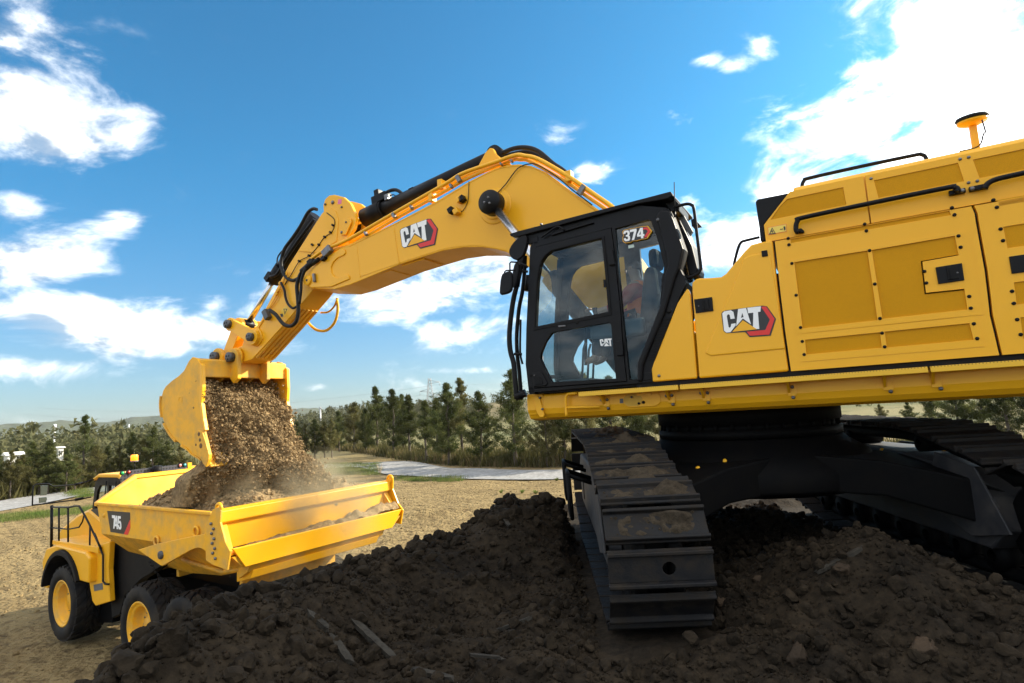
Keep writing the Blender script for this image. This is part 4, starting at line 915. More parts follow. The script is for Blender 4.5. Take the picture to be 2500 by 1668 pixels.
# raised plates on the boom side: tip doubler with its hook-shaped cut, pin boss, weld lines
dbl = z2E([(1155,780),(1165,735),(1230,660),(1330,580),(1430,522),(1455,535),(1460,560),(1440,580),(1400,596),(1365,630),(1348,670),(1352,710),(1375,740),(1400,748),(1470,722),(1488,735),(1488,760),(1350,818),(1195,826)])
eplate('boom_tip_plate', dbl, YBm-.01, YBm+.022, YEL, boom, bevel=.012)
eplate('boom_tip_plate', dbl, -YBm-.022, -YBm+.01, YEL, boom, bevel=.012)
bs = E(zb(1205,550), YBm)
for r_, h_ in ((.265,.012),(.20,.026)):
    mb = MB(); mb.lathe([(0,h_),(r_-.015,h_),(r_,h_-.006),(r_+.004,-.01)], (bs[0], YBm, bs[1]), (0,1,0), 40); mb.build('pin_boss', YEL, boom)
cr_ = E(z2(1175,770), YBm)
mb = MB(); mb.lathe([(0,.05),(.085,.05),(.09,.045),(.09,0)], (cr_[0], YBm, cr_[1]), (0,1,0), 24); mb.build('pin_boss', YEL, boom)
mb = MB(); mb.lathe([(0,.06),(.02,.06),(.02,.04)], (cr_[0], YBm, cr_[1]), (0,1,0), 10); mb.build('bolt', PIN, boom)
def seam(name, pts, y, r=.006, parent=None, m=YEL):
    mb = MB(); mb.tube([np.array([a, y, b]) for a, b in pts], r, 5, smooth_pts=3); return mb.build(name, m, parent)
seam('weld_line', zbE([(375,740),(395,880),(420,1020)]), YBm, .005, boom); seam('weld_line', zbE([(70,870),(85,1000),(100,1135)]), YBm, .005, boom)
seam('weld_line', z2E([(1825,330),(1845,480),(1870,650)]), YBm, .004, boom)
seam('weld_line', zbE([(10,880),(400,690),(700,536),(1000,356),(1200,256),(1300,229),(1400,221),(1500,234),(1610,283),(1740,385),(2050,600)]), YBm, .006, boom)
seam('weld_line', zbE([(100,1128),(420,1014),(600,956),(780,899),(950,874),(1100,873),(1300,912)]), YBm, .006, boom)
fa = affine([(240,290),(615,340),(430,468)], [E(zb(430,742), YBm), E(zb(738,735), YBm), E(zb(592,898), YBm)])
logo(YBm+.002, fa)
# belly plates under the boom
for q in ([(420,1026),(600,968)], [(100,1140),(330,1060)]):
    p, r_ = zbE(q); mb = MB(); mb.add([(p[0],-YBm+.06,p[1]+.02),(p[0],YBm-.06,p[1]+.02),(r_[0],YBm-.06,r_[1]+.02),(r_[0],-YBm+.06,r_[1]+.02),(p[0],-YBm+.06,p[1]-.022),(p[0],YBm-.06,p[1]-.022),(r_[0],YBm-.06,r_[1]-.022),(r_[0],-YBm+.06,r_[1]-.022)], [(0,1,2,3),(7,6,5,4),(0,4,5,1),(1,5,6,2),(2,6,7,3),(3,7,4,0)])
    mb.build('belly_plate', YEL, boom, bevel=.006)
# boom cylinders (one each side)
for s_ in (1, -1):
    yc_ = .60
    e0 = E(zb(1158,515), yc_+.05); e1 = E(zb(1355,750), yc_); d0 = np.array([e0[0], s_*yc_, e0[1]]); d1 = np.array([e1[0], s_*yc_, e1[1]]); u = d1-d0; u /= np.linalg.norm(u)
    mb = MB(); mb.cyl(d0+u*.02, d0+u*2.2, .058, 24); cyl = mb.build('boom_cylinder_rod', CHROME, EXC)
    mb = MB(); mb.lathe([(0,.105),(.055,.105),(.06,.10),(.11,.10),(.12,.085),(.165,.08),(.172,.06),(.172,-.08),(.15,-.10),(0,-.10)], d0, (0, s_, 0), 36); mb.build('rod_eye', BLK, cyl)
    for a in (90, 210, 330): mb = MB(); mb.lathe([(0,.012),(.014,.01),(.017,0)], d0+np.array([.05*math.cos(math.radians(a+20)), s_*.105, .05*math.sin(math.radians(a+20))]), (0, s_, 0), 8); mb.build('bolt', STEEL, cyl)
    mb = MB(); mb.cyl(d0+u*1.55, d0+u*3.1, .115, 24); mb.cyl(d0+u*1.45, d0+u*1.6, .125, 24); mb.build('barrel', BLK, cyl)
    mb = MB(); mb.cyl(d0-np.array([0, s_*.3, 0]), d0, .075, 20); mb.build('pin', YEL, cyl)
# stick cylinder on top of the boom
def seg(p, q, y): return EP(p, y), EP(q, y)
a, b = seg(zb(20,705), zb(1225,140), 0.0); u = (b-a)/np.linalg.norm(b-a); Ls = np.linalg.norm(b-a)
h0 = EP(zb(140,648), 0); t0 = (h0-a)@u
mb = MB(); mb.cyl(a+u*.02, a+u*(t0+.1), .062, 20); sc_ = mb.build('stick_cylinder_rod', CHROME, EXC)
mb = MB(); mb.cyl(a+u*t0, a+u*(t0+.42), .165, 28); mb.cyl(a+u*(t0+.38), a+u*(Ls-.12), .125, 28); mb.cyl(a+u*(t0+.36), a+u*(t0+.45), .150, 28); mb.build('barrel', BLK, sc_)
mb = MB(); mb.lathe([(0,.13),(.13,.13),(.14,.12),(.14,-.12),(.13,-.13),(0,-.13)], a, (0,1,0), 24); mb.build('rod_eye', BLK, sc_)
mb = MB(); mb.lathe([(0,.13),(.13,.13),(.13,-.13),(0,-.13)], b, (0,1,0), 24); mb.build('barrel_eye', BLK, sc_)
vb = EP(zb(275,500), .0); mb = MB(); w_ = np.cross(u, [0,1,0]); mb.obox(vb-w_*.02, u, (0,1,0), w_, .16, .09, .07); mb.obox(vb+np.array([.06,0,.09]), u, (0,1,0), w_, .05, .07, .10); mb.build('valve_block', BLK, sc_, bevel=.01)
mb = MB(); mb.obox(EP(zb(320,480), .09), u, (0,1,0), w_, .035, .04, .05); mb.build('valve_fitting', STEEL, sc_, bevel=.006)
mb = MB(); mb.tube([EP(zb(*q), 0.0) for q in ((290,450),(350,420),(400,418),(440,445),(475,475))], .03, 10, smooth_pts=4); mb.tube([EP(zb(*q), .06) for q in ((330,470),(370,455),(400,475),(425,490))], .010, 6, smooth_pts=3); mb.build('hose', HOSE, sc_)
for q in ((545,435),(910,275)): mb = MB(); c = EP(zb(*q), 0.0); mb.obox(c, u, (0,1,0), w_, .05, .1, .05); mb.build('clamp', BLK, sc_, bevel=.006)
# lugs on the boom top for that cylinder
for y_ in (.19, -.19): eplate('cylinder_lug', zbE([(1130,260),(1190,150),(1225,115),(1250,120),(1270,160),(1330,215)], 0.0), y_-.035, y_+.035, YEL, boom, bevel=.01)
# steel pipes along the boom (both sides) with clamps
def pipe(pts, y, r, m=YEL, name='hydraulic_pipe', parent=boom, k=4):
    mb = MB(); mb.tube([EP(zf(*q), y) for zf, q in pts], r, 10, smooth_pts=k); return mb.build(name, m, parent)
p1 = [(z2,(1180,612)),(z2,(1260,555)),(z2,(1340,512)),(zb,(0,822)),(zb,(370,610)),(zb,(790,370)),(zb,(940,280)),(zb,(1200,190)),(zb,(1370,132)),(zb,(1450,138)),(zb,(1560,165)),(zb,(1800,302)),(zb,(2000,440)),(zb,(2170,560)),(zb,(2400,760))]
p2 = [(z2,(1200,640)),(z2,(1300,570)),(z2,(1400,525)),(zb,(60,850)),(zb,(380,660)),(zb,(800,425)),(zb,(1000,312)),(zb,(1330,178)),(zb,(1410,168)),(zb,(1500,185)),(zb,(1780,345)),(zb,(1960,470)),(zb,(2120,580)),(zb,(2350,760))]
pipe(p1, YBm+.02, .030); pipe(p2, YBm-.04, .027); pipe(p1, -YBm-.02, .030); pipe(p2, -YBm+.06, .027)
pipe([(zf,(q[0]+12,q[1]+22)) if zf is zb else (zf,q) for zf, q in p1[3:]], YBm-.16, .024)
for q, s_ in (((905,325),.075),((845,385),.045),((375,625),.06),((520,560),.045),((690,465),.04),((145,775),.045),((1915,415),.085),((1340,180),.03),((1255,205),.03)):
    c = EP(zb(*q), YBm+.035); t_ = np.array([math.cos(.45), 0, -math.sin(.45)]) if q[0] < 1400 else np.array([math.cos(-.75), 0, -math.sin(-.75)])
    t_ = t_*np.array([1, 1, 1]); mb = MB(); mb.obox(c, t_, (0,1,0), np.cross(t_, [0,1,0]), s_*.42, .030, s_*.78); o_ = mb.build('pipe_clamp', STEEL if q[0] != 690 else YEL, boom, bevel=.006)
for q in ((765,375),(1815,310),(690,480)):
    c = EP(zb(*q), YBm-.02); mb = MB(); mb.obox(c, (1,0,0), (0,1,0), (0,0,1), .04, .06, .075); mb.build('pipe_bracket', YEL, boom, bevel=.008)
pipe([(zb,(1110,190)),(zb,(1200,150)),(zb,(1330,85)),(zb,(1450,68)),(zb,(1560,100)),(zb,(1680,200)),(zb,(1770,262)),(zb,(1900,380)),(zb,(2160,548))], .06, .034, HOSE, 'hose')
pipe([(zb,(1130,200)),(zb,(1250,150)),(zb,(1450,105)),(zb,(1580,150)),(zb,(1720,260)),(zb,(1900,400))], -.08, .034, HOSE, 'hose')
pipe([(zb,(1210,455)),(zb,(1290,370)),(zb,(1390,240)),(zb,(1490,202)),(zb,(1560,215)),(zb,(1700,300)),(zb,(1850,425)),(zb,(2000,540))], YBm+.03, .008, HOSE, 'sensor_cable')
pipe([(zb,(990,345)),(zb,(985,440)),(zb,(980,510)),(zb,(945,580)),(zb,(910,600))], YBm+.012, .005, HOSE, 'sensor_cable')
for q, m_ in (((845,585),BLK),((890,595),YEL),((915,495),YEL),((935,490),BLK)):
    c = EP(zb(*q), YBm+.05); mb = MB(); mb.obox(c, (.9,0,-.4), (0,1,0), (.4,0,.9), .045, .05, .045); mb.build('work_lamp', m_, boom, bevel=.012)

# ---- stick
YS = .235
st_pts = z2E([(1350,205),(1300,225),(1270,258),(1020,650),(930,820),(840,985),(805,1085),(740,1150),(690,1175),(662,1268),(580,1305),(530,1340),(545,1395),(640,1400),(738,1372),(960,1130),(1180,872),(1290,720),(1380,590),(1415,430),(1415,300),(1390,228)], YS)
stick = arm('stick', st_pts, YS, bevel=.010)
ear = z2E([(1285,190),(1300,145),(1330,118),(1370,112),(1440,130),(1490,175),(1525,250),(1535,310),(1520,370),(1480,430),(1420,500),(1340,520),(1300,400)], YS)
for y_ in (YS-.03, -YS+.03): eplate('stick_ear', ear, y_-.035, y_+.035, YEL, stick, bevel=.008)
eplate('side_doubler', z2E([(1345,215),(1300,238),(1282,262),(1100,545),(1250,560),(1390,470),(1405,310),(1385,240)], YS), YS, YS+.016, YEL, stick, bevel=.012)
lk_ = z2E([(1460,310),(1480,295),(1505,300),(1510,330),(1470,420),(1440,428),(1425,410)], YS); eplate('pin_keeper', lk_, YS+.02, YS+.045, YEL, stick, bevel=.008)
for q, r_, m_ in (((1474,328),.018,PIN),((1440,405),.026,STEEL),((1303,187),.022,PIN),((1359,172),.035,STEEL),((1428,208),.018,PIN),((1303,187),.02,PIN)): ebolt(stick, E(z2(*q), YS), YS+.012 if q[0] < 1430 else YS+.045, r_, m_, .02)
eplate('sticker', z2E([(1400,148),(1427,145),(1424,182),(1396,185)], YS), YS+.005, YS+.008, PINKV, stick)
# wear bars under the stick
nb = np.array([0, 0, 0]); pa_, pb_ = E(z2(738,1372), YS), E(z2(1090,975), YS); d_ = np.array([pb_[0]-pa_[0], 0, pb_[1]-pa_[1]]); d_ /= np.linalg.norm(d_); nrm_ = np.array([d_[2], 0, -d_[0]]); nrm_ *= np.sign(-nrm_[2]) if nrm_[2] != 0 else 1
for y_ in np.linspace(-YS+.05, YS-.05, 5):
    A0 = np.array([pa_[0], y_, pa_[1]])+d_*.08; B0 = np.array([pb_[0], y_, pb_[1]])
    mb = MB(); mb.obox((A0+B0)/2+nrm_*.012, d_, (0,1,0), nrm_, np.linalg.norm(B0-A0)/2, .026, .020); mb.build('wear_bar', YELD, stick, bevel=.006)
# small fittings and wiring on the stick side
for q in ((1357,345),(1295,435),(1250,495),(1200,495),(1175,578),(1100,620),(1340,400)): mb = MB(); mb.obox(EP(z2(*q), YS+.03), (.8,0,.6), (0,1,0), (-.6,0,.8), .022, .02, .016); mb.build('cable_clip', BLK, stick)
pipe([(z2,(1310,250)),(z2,(1360,290)),(z2,(1372,330)),(z2,(1350,395)),(z2,(1290,440)),(z2,(1240,510)),(z2,(1175,580)),(z2,(1100,622)),(z2,(1040,720)),(z2,(990,800))], YS+.022, .007, HOSE, 'sensor_cable', stick)
pipe([(z2,(1010,700)),(z2,(940,850)),(z2,(880,960)),(z2,(845,990))], YS+.02, .010, YEL, 'hydraulic_pipe', stick)
pipe([(z2,(1030,700)),(z2,(960,850)),(z2,(900,950)),(z2,(850,1000))], YS+.03, .010, YEL, 'hydraulic_pipe', stick)
for q in ((935,845),(925,870),(955,790)): mb = MB(); mb.obox(EP(z2(*q), YS+.03), (.5,0,.86), (0,1,0), (-.86,0,.5), .03, .02, .03); mb.build('pipe_clamp', YELD, stick, bevel=.004)
mb = MB(); mb.obox(EP(z2(850,1030), YS+.06), (.5,0,.86), (0,1,0), (-.86,0,.5), .10, .05, .055); mb.build('swivel_fitting', PIN, stick, bevel=.012)
tri = z2E([(960,1000),(1000,960),(1025,985),(980,1050)], YS); tri_in = z2E([(980,985),(1010,985),(990,1030)], YS); tri_in2 = z2E([(986,990),(1002,990),(991,1018)], YS)
eplate('warning_label', tri, YS, YS+.003, mat('label_yellow2', (.80,.50,.04), .5, var=.1), stick); eplate('label_triangle', tri_in, YS+.003, YS+.0045, DARKV, stick, holes=[tri_in2])
eplate('label_figure', z2E([(955,1025),(975,1022),(978,1045),(960,1048)], YS), YS+.001, YS+.004, DARKV, stick)
# hinge disc of the link on the stick
hub = E(z2(735,1200), YS)
eplate('link_plate', z2E([(820,1065),(832,1070),(795,1130),(828,1215),(775,1272),(700,1262),(690,1190),(740,1150),(790,1110)], YS), YS-.01, YS+.02, YEL, stick, bevel=.006)
for q in ((770,1115),(797,1195),(795,1255)): ebolt(stick, E(z2(*q), YS), YS+.02, .012, PIN)
# bucket cylinder
a, b = EP(z2(1225,275), 0), EP(z2(905,765), 0); u = (b-a)/np.linalg.norm(b-a); e_ = EP(z2(702,1108), 0)
mb = MB(); mb.cyl(b, e_, .056, 20); bc_ = mb.build('bucket_cylinder_rod', CHROME, EXC)
mb = MB(); mb.cyl(a, b, .115, 26); mb.cyl(b-u*.32, b+u*.03, .135, 26); mb.build('barrel', BLK, bc_)
mb = MB(); mb.lathe([(0,.10),(.10,.10),(.105,.09),(.105,-.09),(.10,-.10),(0,-.10)], e_, (0,1,0), 20); mb.build('rod_eye', BLK, bc_)
pipe([(z2,(1215,300)),(z2,(1110,440)),(z2,(1000,600)),(z2,(930,720)),(z2,(880,740))], .15, .03, BLK, 'barrel_pipe', bc_)
mb = MB(); mb.obox(EP(z2(885,745), .05), u, (0,1,0), np.cross(u, [0,1,0]), .09, .1, .06); mb.build('barrel_port', BLK, bc_, bevel=.01)
# hoses
YHs = YS+.13
pipe([(z2,(1235,225)),(z2,(1205,220)),(z2,(1165,250)),(z2,(1110,350)),(z2,(1050,440)),(z2,(985,530)),(z2,(962,620)),(z2,(970,690)),(z2,(1000,745)),(z2,(1050,768)),(z2,(1095,750))], YS+.02, .030, HOSE, 'hose', stick)
pipe([(z2,(1200,275)),(z2,(1110,400)),(z2,(1010,500)),(z2,(940,580)),(z2,(930,650)),(z2,(935,700))], .05, .014, HOSE, 'hose', stick)
pipe([(z2,(1215,625)),(z2,(1150,665)),(z2,(1105,730)),(z2,(1082,810)),(z2,(1090,920)),(z2,(1092,1010)),(z2,(1075,1085)),(z2,(1030,1118)),(z2,(975,1098)),(z2,(920,1030)),(z2,(870,995))], YHs, .034, HOSE, 'hose', stick)
pipe([(z2,(1150,670)),(z2,(1118,760)),(z2,(1112,850)),(z2,(1100,950))], YHs+.03, .026, HOSE, 'hose', stick)
pipe([(z2,(960,785)),(z2,(985,840)),(z2,(995,900)),(z2,(1015,950)),(z2,(1050,980)),(z2,(1085,965))], YS+.05, .022, HOSE, 'hose', stick)
mb = MB(); mb.cyl(EP(z2(1215,615), YHs), EP(z2(1120,700), YHs), .052, 14); mb.cyl(EP(z2(1250,605), YHs), EP(z2(1200,640), YHs), .04, 12); mb.build('hose_sleeve', HOSE, stick)
for q, s_ in (((1315,545),.10),((1290,600),.05),((1185,625),.05)): mb = MB(); mb.obox(EP(z2(*q), YBm+.05), (.88,0,-.47), (0,1,0), (.47,0,.88), s_, .045, s_*.65); mb.build('pipe_clamp', STEEL if s_ > .06 else BLK, boom, bevel=.008)
mb = MB(); mb.obox(EP(z2(1214,748), YBm+.05), (.1,0,1), (0,1,0), (1,0,-.1), .075, .02, .022); mb.build('keeper_plate', STEEL, boom, bevel=.004)
pipe([(z2,(1390,905)),(z2,(1394,1000)),(z2,(1370,1090)),(z2,(1310,1150)),(z2,(1240,1150)),(z2,(1195,1120)),(z2,(1172,1095))], -YS-.08, .026, YEL, 'hydraulic_hose', stick)
pipe([(z2,(1390,915)),(z2,(1365,970)),(z2,(1320,1010)),(z2,(1265,1015))], -YS-.05, .018, YEL, 'hydraulic_hose', stick)

# ---- bucket linkage
K1, K2, K3, K4 = (np.array([*E(z2(*q), .40)]) for q in ((545,1102),(716,1200),(452,1352),(572,1356)))
def disc(name, c, y0, y1, r, m, parent, n=24): mb = MB(); mb.lathe([(0,y1-y0),(r-.012,y1-y0),(r,y1-y0-.012),(r,0),(0,0)], (c[0], y0, c[1]), (0,1,0), n); return mb.build(name, m, parent)
def dogbone(name, p, q, r0, r1, y0, y1, parent, m=YEL):
    v = q-p; L_ = np.linalg.norm(v); v /= L_; w = np.array([-v[1], v[0]]); pts = []
    for a in np.linspace(math.radians(60), math.radians(300), 10): pts.append(p+r0*(v*math.cos(a)+w*math.sin(a)))
    for a in np.linspace(math.radians(-120), math.radians(120), 10): pts.append(q+r1*(v*math.cos(a)+w*math.sin(a)))
    return eplate(name, [tuple(t) for t in pts], y0, y1, m, parent, bevel=.010)
link = dogbone('bucket_link', K1, K2, .13, .15, .27, .35, EXC)
dogbone('link_bar', K1, K2, .13, .15, -.35, -.27, link)
dogbone('power_link', K1, K3, .15, .14, -.18, .18, link)
for c, r_ in ((K1,.085),(K2,.080)):
    for s_ in (1, -1):
        disc('pin_cap', c, .35 if s_ > 0 else -.43, .43 if s_ > 0 else -.35, r_, PIN, link)
    for k in range(3):
        a = 2*math.pi*k/3+.5; ebolt(link, (c[0]+.038*math.cos(a), c[1]+.038*math.sin(a)), .43, .018, BLK, .006)
    mb = MB(); mb.cyl((c[0],-.36,c[1]),(c[0],.36,c[1]), .06, 16); mb.build('pin', PIN, link)
disc('link_boss', K2, .20, .27, .17, YEL, link)

# ---- bucket
YK = .95
def zkE(pts, y=YK): return EL(zk, pts, y)
side = zkE([(375,100),(405,108),(432,150),(437,240),(432,350),(430,450),(445,560),(462,660),(485,750),(507,845),(505,880),(490,938),(470,915),(440,880),(370,838),(340,800),(290,772),(250,738),(215,700),(185,655),(160,605),(145,560),(135,500),(134,450),(140,400),(150,360),(170,325),(220,280),(270,245),(310,205),(330,165),(348,130)])
bucket = eplate('bucket', side, YK-.045, YK, YELD, EXC, bevel=.008)
eplate('far_side_plate', side, -YK, -YK+.045, YELD, bucket, bevel=.008)
# shell: follow the back of the outline from the lip to the top
bi = list(range(11, len(side)))+[0]; prof = [np.array(side[i]) for i in bi]; ctr = np.mean(side, 0)
V = []; F = []; nP = len(prof); ny = 2
for t in (0, .05):
    for y_ in (-YK+.02, YK-.02):
        for p in prof: d_ = (ctr-p)/np.linalg.norm(ctr-p); q = p+d_*(t+.015); V.append((q[0], y_, q[1]))
f_ = lambda t, j, i: (t*2+j)*nP+i
for i in range(nP-1): F += [(f_(0,0,i), f_(0,0,i+1), f_(0,1,i+1), f_(0,1,i)), (f_(1,0,i), f_(1,1,i), f_(1,1,i+1), f_(1,0,i+1))]
for i in (0, nP-1): F.append((f_(0,0,i), f_(0,1,i), f_(1,1,i), f_(1,0,i)))
mb = MB(); mb.add(V, F, True); mb.build('bucket_shell', YELW, bucket)
for j, (i0, i1) in enumerate(((2,5),(6,9),(10,13))):                        # wear strips round the heel
    mb = MB(); 
    for i in range(i0, i1):
        p, q = prof[i], prof[i+1]; n0 = (p-ctr)/np.linalg.norm(p-ctr)*.035; mb.add([(p[0],-YK,p[1]),(p[0],YK+.02,p[1]),(q[0],YK+.02,q[1]),(q[0],-YK,q[1]),(p[0]+n0[0],-YK,p[1]+n0[1]),(p[0]+n0[0],YK+.02,p[1]+n0[1]),(q[0]+n0[0],YK+.02,q[1]+n0[1]),(q[0]+n0[0],-YK,q[1]+n0[1])], [(0,1,2,3),(4,7,6,5),(0,4,5,1),(1,5,6,2),(2,6,7,3),(3,7,4,0)])
    mb.build('wear_strip', YELW, bucket)
# top beam across the mouth, side cutters, hinge ears
tb = zkE([(440,118),(440,252),(425,255),(380,180),(380,112)]); mb = MB(); mb.plate(tb, lambda a, b: (a, -YK+.03, b), lambda a, b: (a, YK-.03, b)); mb.build('top_beam', YELD, bucket, bevel=.02)
rim_ = zkE([(437,150),(452,160),(455,330),(447,450),(462,570),(478,660),(468,665),(446,560),(432,450),(434,350)])
for y0, y1 in ((YK-.06, YK+.012), (-YK-.012, -YK+.06)): eplate('mouth_edge', rim_, y0, y1, YEL, bucket, bevel=.008)
cut = zkE([(400,690),(425,660),(460,668),(485,745),(512,845),(508,885),(490,942),(468,915),(440,860),(395,780)])
for y0, y1 in ((YK, YK+.03), (-YK-.03, -YK)): c_ = eplate('side_cutter', cut, y0, y1, YELW, bucket, bevel=.008)
for q, r_ in (((425,690),.04),((433,735),.035),((402,772),.025),((440,780),.05),((372,488),.018)): ebolt(bucket, E(zk(*q), YK+.03), YK+.028 if q[1] > 600 else YK, r_, mat('rust_hole', (.16,.09,.03), .8, var=.4, vscale=20), .006)
lip0, lip1 = np.array(side[10]), np.array(side[11])
mb = MB(); mb.obox(np.array([lip1[0], 0, lip1[1]])+np.array([.07,0,.10]), (.55,0,.83), (0,1,0), (-.83,0,.55), .14, YK-.05, .022); mb.build('cutting_edge', YELW, bucket, bevel=.01)
for y_ in np.linspace(-YK+.12, .30, 4):
    mb = MB(); c = np.array([lip1[0]-.03, y_, lip1[1]-.06]); mb.add([c+[-.05,-.07,.12],c+[-.05,.07,.12],c+[.09,.07,.14],c+[.09,-.07,.14],c+[-.06,-.03,-.14],c+[-.06,.03,-.14],c+[-.03,.03,-.15],c+[-.03,-.03,-.15]], [(0,1,2,3),(7,6,5,4),(0,4,5,1),(1,5,6,2),(2,6,7,3),(3,7,4,0)]); mb.build('tooth', STEEL, bucket, bevel=.008)
eplate('side_mark', zkE([(262,432),(272,402),(300,402),(296,452)]), YK, YK+.006, YELD, bucket, bevel=.003, holes=[zkE([(270,432),(277,410),(293,410),(290,442)])])
for s_ in (1, -1):
    for c, nm in ((K3, 'hinge_ear'), (K4, 'hinge_ear')):
        ty = tb[0]; pts = []
        for a in np.linspace(math.radians(-10), math.radians(190), 12): pts.append((c[0]+.17*math.cos(a), c[1]+.17*math.sin(a)))
        pts += [(c[0]-.16, c[1]-.42), (c[0]-.02, c[1]-.50), (c[0]+.17, c[1]-.3)]
        eplate(nm, pts, (.28 if s_ > 0 else -.36), (.36 if s_ > 0 else -.28), YELD, bucket, bevel=.012)
        disc('pin_cap', c, .36 if s_ > 0 else -.46, .46 if s_ > 0 else -.36, .095, PIN, bucket)
        if s_ > 0:
            for k in range(3):
                a = 2*math.pi*k/3+.5; ebolt(bucket, (c[0]+.042*math.cos(a), c[1]+.042*math.sin(a)), .46, .020, BLK, .006)
    mb = MB(); mb.cyl((K4[0],-.36,K4[1]),(K4[0],.36,K4[1]), .07, 16); mb.cyl((K3[0],-.36,K3[1]),(K3[0],.36,K3[1]), .065, 16); mb.build('pin', PIN, bucket)
disc('boss_ring', K4, .25, .30, .19, YEL, bucket)
# ================================================================== ARTICULATED DUMP TRUCK
TO = np.array([-7.0482, 14.0463, 0.0]); TH = np.array([-.832, .555, 0]); TH /= np.linalg.norm(TH); TN = np.array([-TH[1], TH[0], 0])
TRK = empty('dump_truck', TO, math.atan2(TH[1], TH[0]))
tag(TRK, 'yellow six wheeled articulated dump truck numbered 745 being loaded with soil', 'truck')
def TS(p, y): q = hit(p, TO+TN*y, TN)-TO; return (float(q@TH), float(q[2]))
def TR(p, x): q = hit(p, TO+TH*x, TH)-TO; return (float(q@TN), float(q[2]))
def TP(p, y): x, z = TS(p, y); return np.array([x, y, z])
def tplate(name, pts, y0, y1, m, parent=TRK, holes=(), bevel=0):
    mb = MB(); mb.plate(pts, lambda a, b: (a, y0, b), lambda a, b: (a, y1, b), holes); return mb.build(name, m, parent, bevel=bevel, clean=bool(holes))
def rplate(name, pts, x0, x1, m, parent=TRK, holes=(), bevel=0):
    mb = MB(); mb.plate(pts, lambda a, b: (x0, a, b), lambda a, b: (x1, a, b), holes); return mb.build(name, m, parent, bevel=bevel, clean=bool(holes))
def tbox(name, lo, hi, m, parent=TRK, bevel=.02): mb = MB(); mb.box(lo, hi); return mb.build(name, m, parent, bevel=bevel)
# wheels
def make_wheel(x, s_):
    Rr, W = .90, .74
    mb = MB(); yo = s_*1.80; ax = np.array([0, s_, 0.])
    prof = [(.53,-.10),(.56,-.03),(.66,.0),(.76,-.005),(.83,-.04),(.865,-.09),(.875,-.37),(.865,-.65),(.83,-.70),(.70,-.74),(.53,-.66)]
    mb.lathe(prof, (x, yo, Rr), ax, 56)
    nl = 26                                            # block lugs in staggered rows
    for k in range(nl):
        for row, (h0, h1, ph) in enumerate(((-.045,-.235,0),(-.245,-.375,.5),(-.385,-.495,0),(-.505,-.695,.5))):
            a0 = 2*math.pi*(k+ph)/nl; da = 2*math.pi/nl*.36; sk = .10*(1 if row < 2 else -1)
            vs = []
            for r_ in (.855, .905):
                for (a, h) in ((a0-da+sk, h0), (a0+da+sk, h0), (a0+da-sk, h1), (a0-da-sk, h1)):
                    rr_ = r_ if not (row in (0, 3) and abs(h) in (.045, .695)) else r_-.03
                    vs.append((x+rr_*math.cos(a), yo+s_*h, Rr+rr_*math.sin(a)))
            mb.add(vs, [(0,3,2,1),(4,5,6,7),(0,1,5,4),(1,2,6,5),(2,3,7,6),(3,0,4,7)])
    ty = mb.build('wheel', RUB, TRK)
    mb = MB(); mb.lathe([(.54,-.09),(.55,-.035),(.52,-.03),(.50,-.06),(.47,-.085),(.455,-.075),(.43,-.11),(.40,-.24),(.36,-.26),(.20,-.26),(.18,-.20),(0,-.20)], (x, yo, Rr), ax, 40); rm = mb.build('rim', YELD, ty)
    for k in range(12):
        a = 2*math.pi*k/12; mb = MB(); mb.lathe([(0,.02),(.014,.02),(.016,0)], (x+.28*math.cos(a), yo-s_*.26, Rr+.28*math.sin(a)), ax, 6); mb.build('wheel_nut', STEEL, ty)
for x in (3.99, 0.0, -1.72):
    for s_ in (1, -1): make_wheel(x, s_)
mb = MB()
for x in (3.99, 0.0, -1.72): mb.cyl((x,-1.4,.9),(x,1.4,.9), .2, 16)
mb.box((-2.4,-.5,.75),(1.4,.5,1.55)); mb.box((1.4,-.35,.8),(2.4,.35,1.4)); mb.box((2.2,-.6,.7),(5.8,.6,1.6)); mb.build('chassis', UNDER, TRK, bevel=.03)
# bed: side walls, floor with rising tail, headboard
ZT, YW = 3.38, 1.90
wall = [TS(p, YW) for p in (ZA(990,865), ZA(1060,1250), ZA(1740,1365))]
bedL = [(1.80,ZT-.02),(1.52,2.74),(-.79,2.74),(-2.0,2.76),(-3.05,2.85),(-3.05,ZT+.02)]
bed = tplate('bed', bedL, YW-.05, YW, YELD, bevel=.008)
tplate('far_side_wall', bedL, -YW, -YW+.05, YELD, bed, bevel=.008)
mb = MB()                                              # flared lower flanks and floor (double skinned)
for s_ in (1, -1):
    low = [(1.52,2.74),(-.79,2.74),(-2.0,2.76),(-3.05,2.85)]; flo = [(1.35,2.02),(-.79,1.95),(-2.0,2.02),(-3.45,2.32)]
    V = [];
    for (a, b), (c, d) in zip(low, flo): V += [(a, s_*(YW-.002), b), (c, s_*1.15, d), (a, s_*(YW-.05), b), (c, s_*1.12, d+.05)]
    F = []
    for i in range(3): F += [(4*i,4*i+1,4*i+5,4*i+4), (4*i+2,4*i+6,4*i+7,4*i+3)]
    mb.add(V, F)
flo = [(1.35,2.02),(-.79,1.95),(-2.0,2.02),(-3.45,2.32)]; V = []
for c, d in flo: V += [(c,1.15,d),(c,-1.15,d),(c,1.12,d+.05),(c,-1.12,d+.05)]
F = []
for i in range(3): F += [(4*i,4*i+4,4*i+5,4*i+1), (4*i+2,4*i+3,4*i+7,4*i+6)]
mb.add(V, F); mb.build('bed_floor', YELW, bed)
hbp = [(1.9,ZT-.03),(1.02,3.86),(-1.02,3.86),(-1.9,ZT-.03),(-1.15,2.02),(1.15,2.02)]
mb = MB(); lean = lambda b: 1.36+(b-2.02)*.34 if b < ZT else 1.80+(b-ZT)*.42
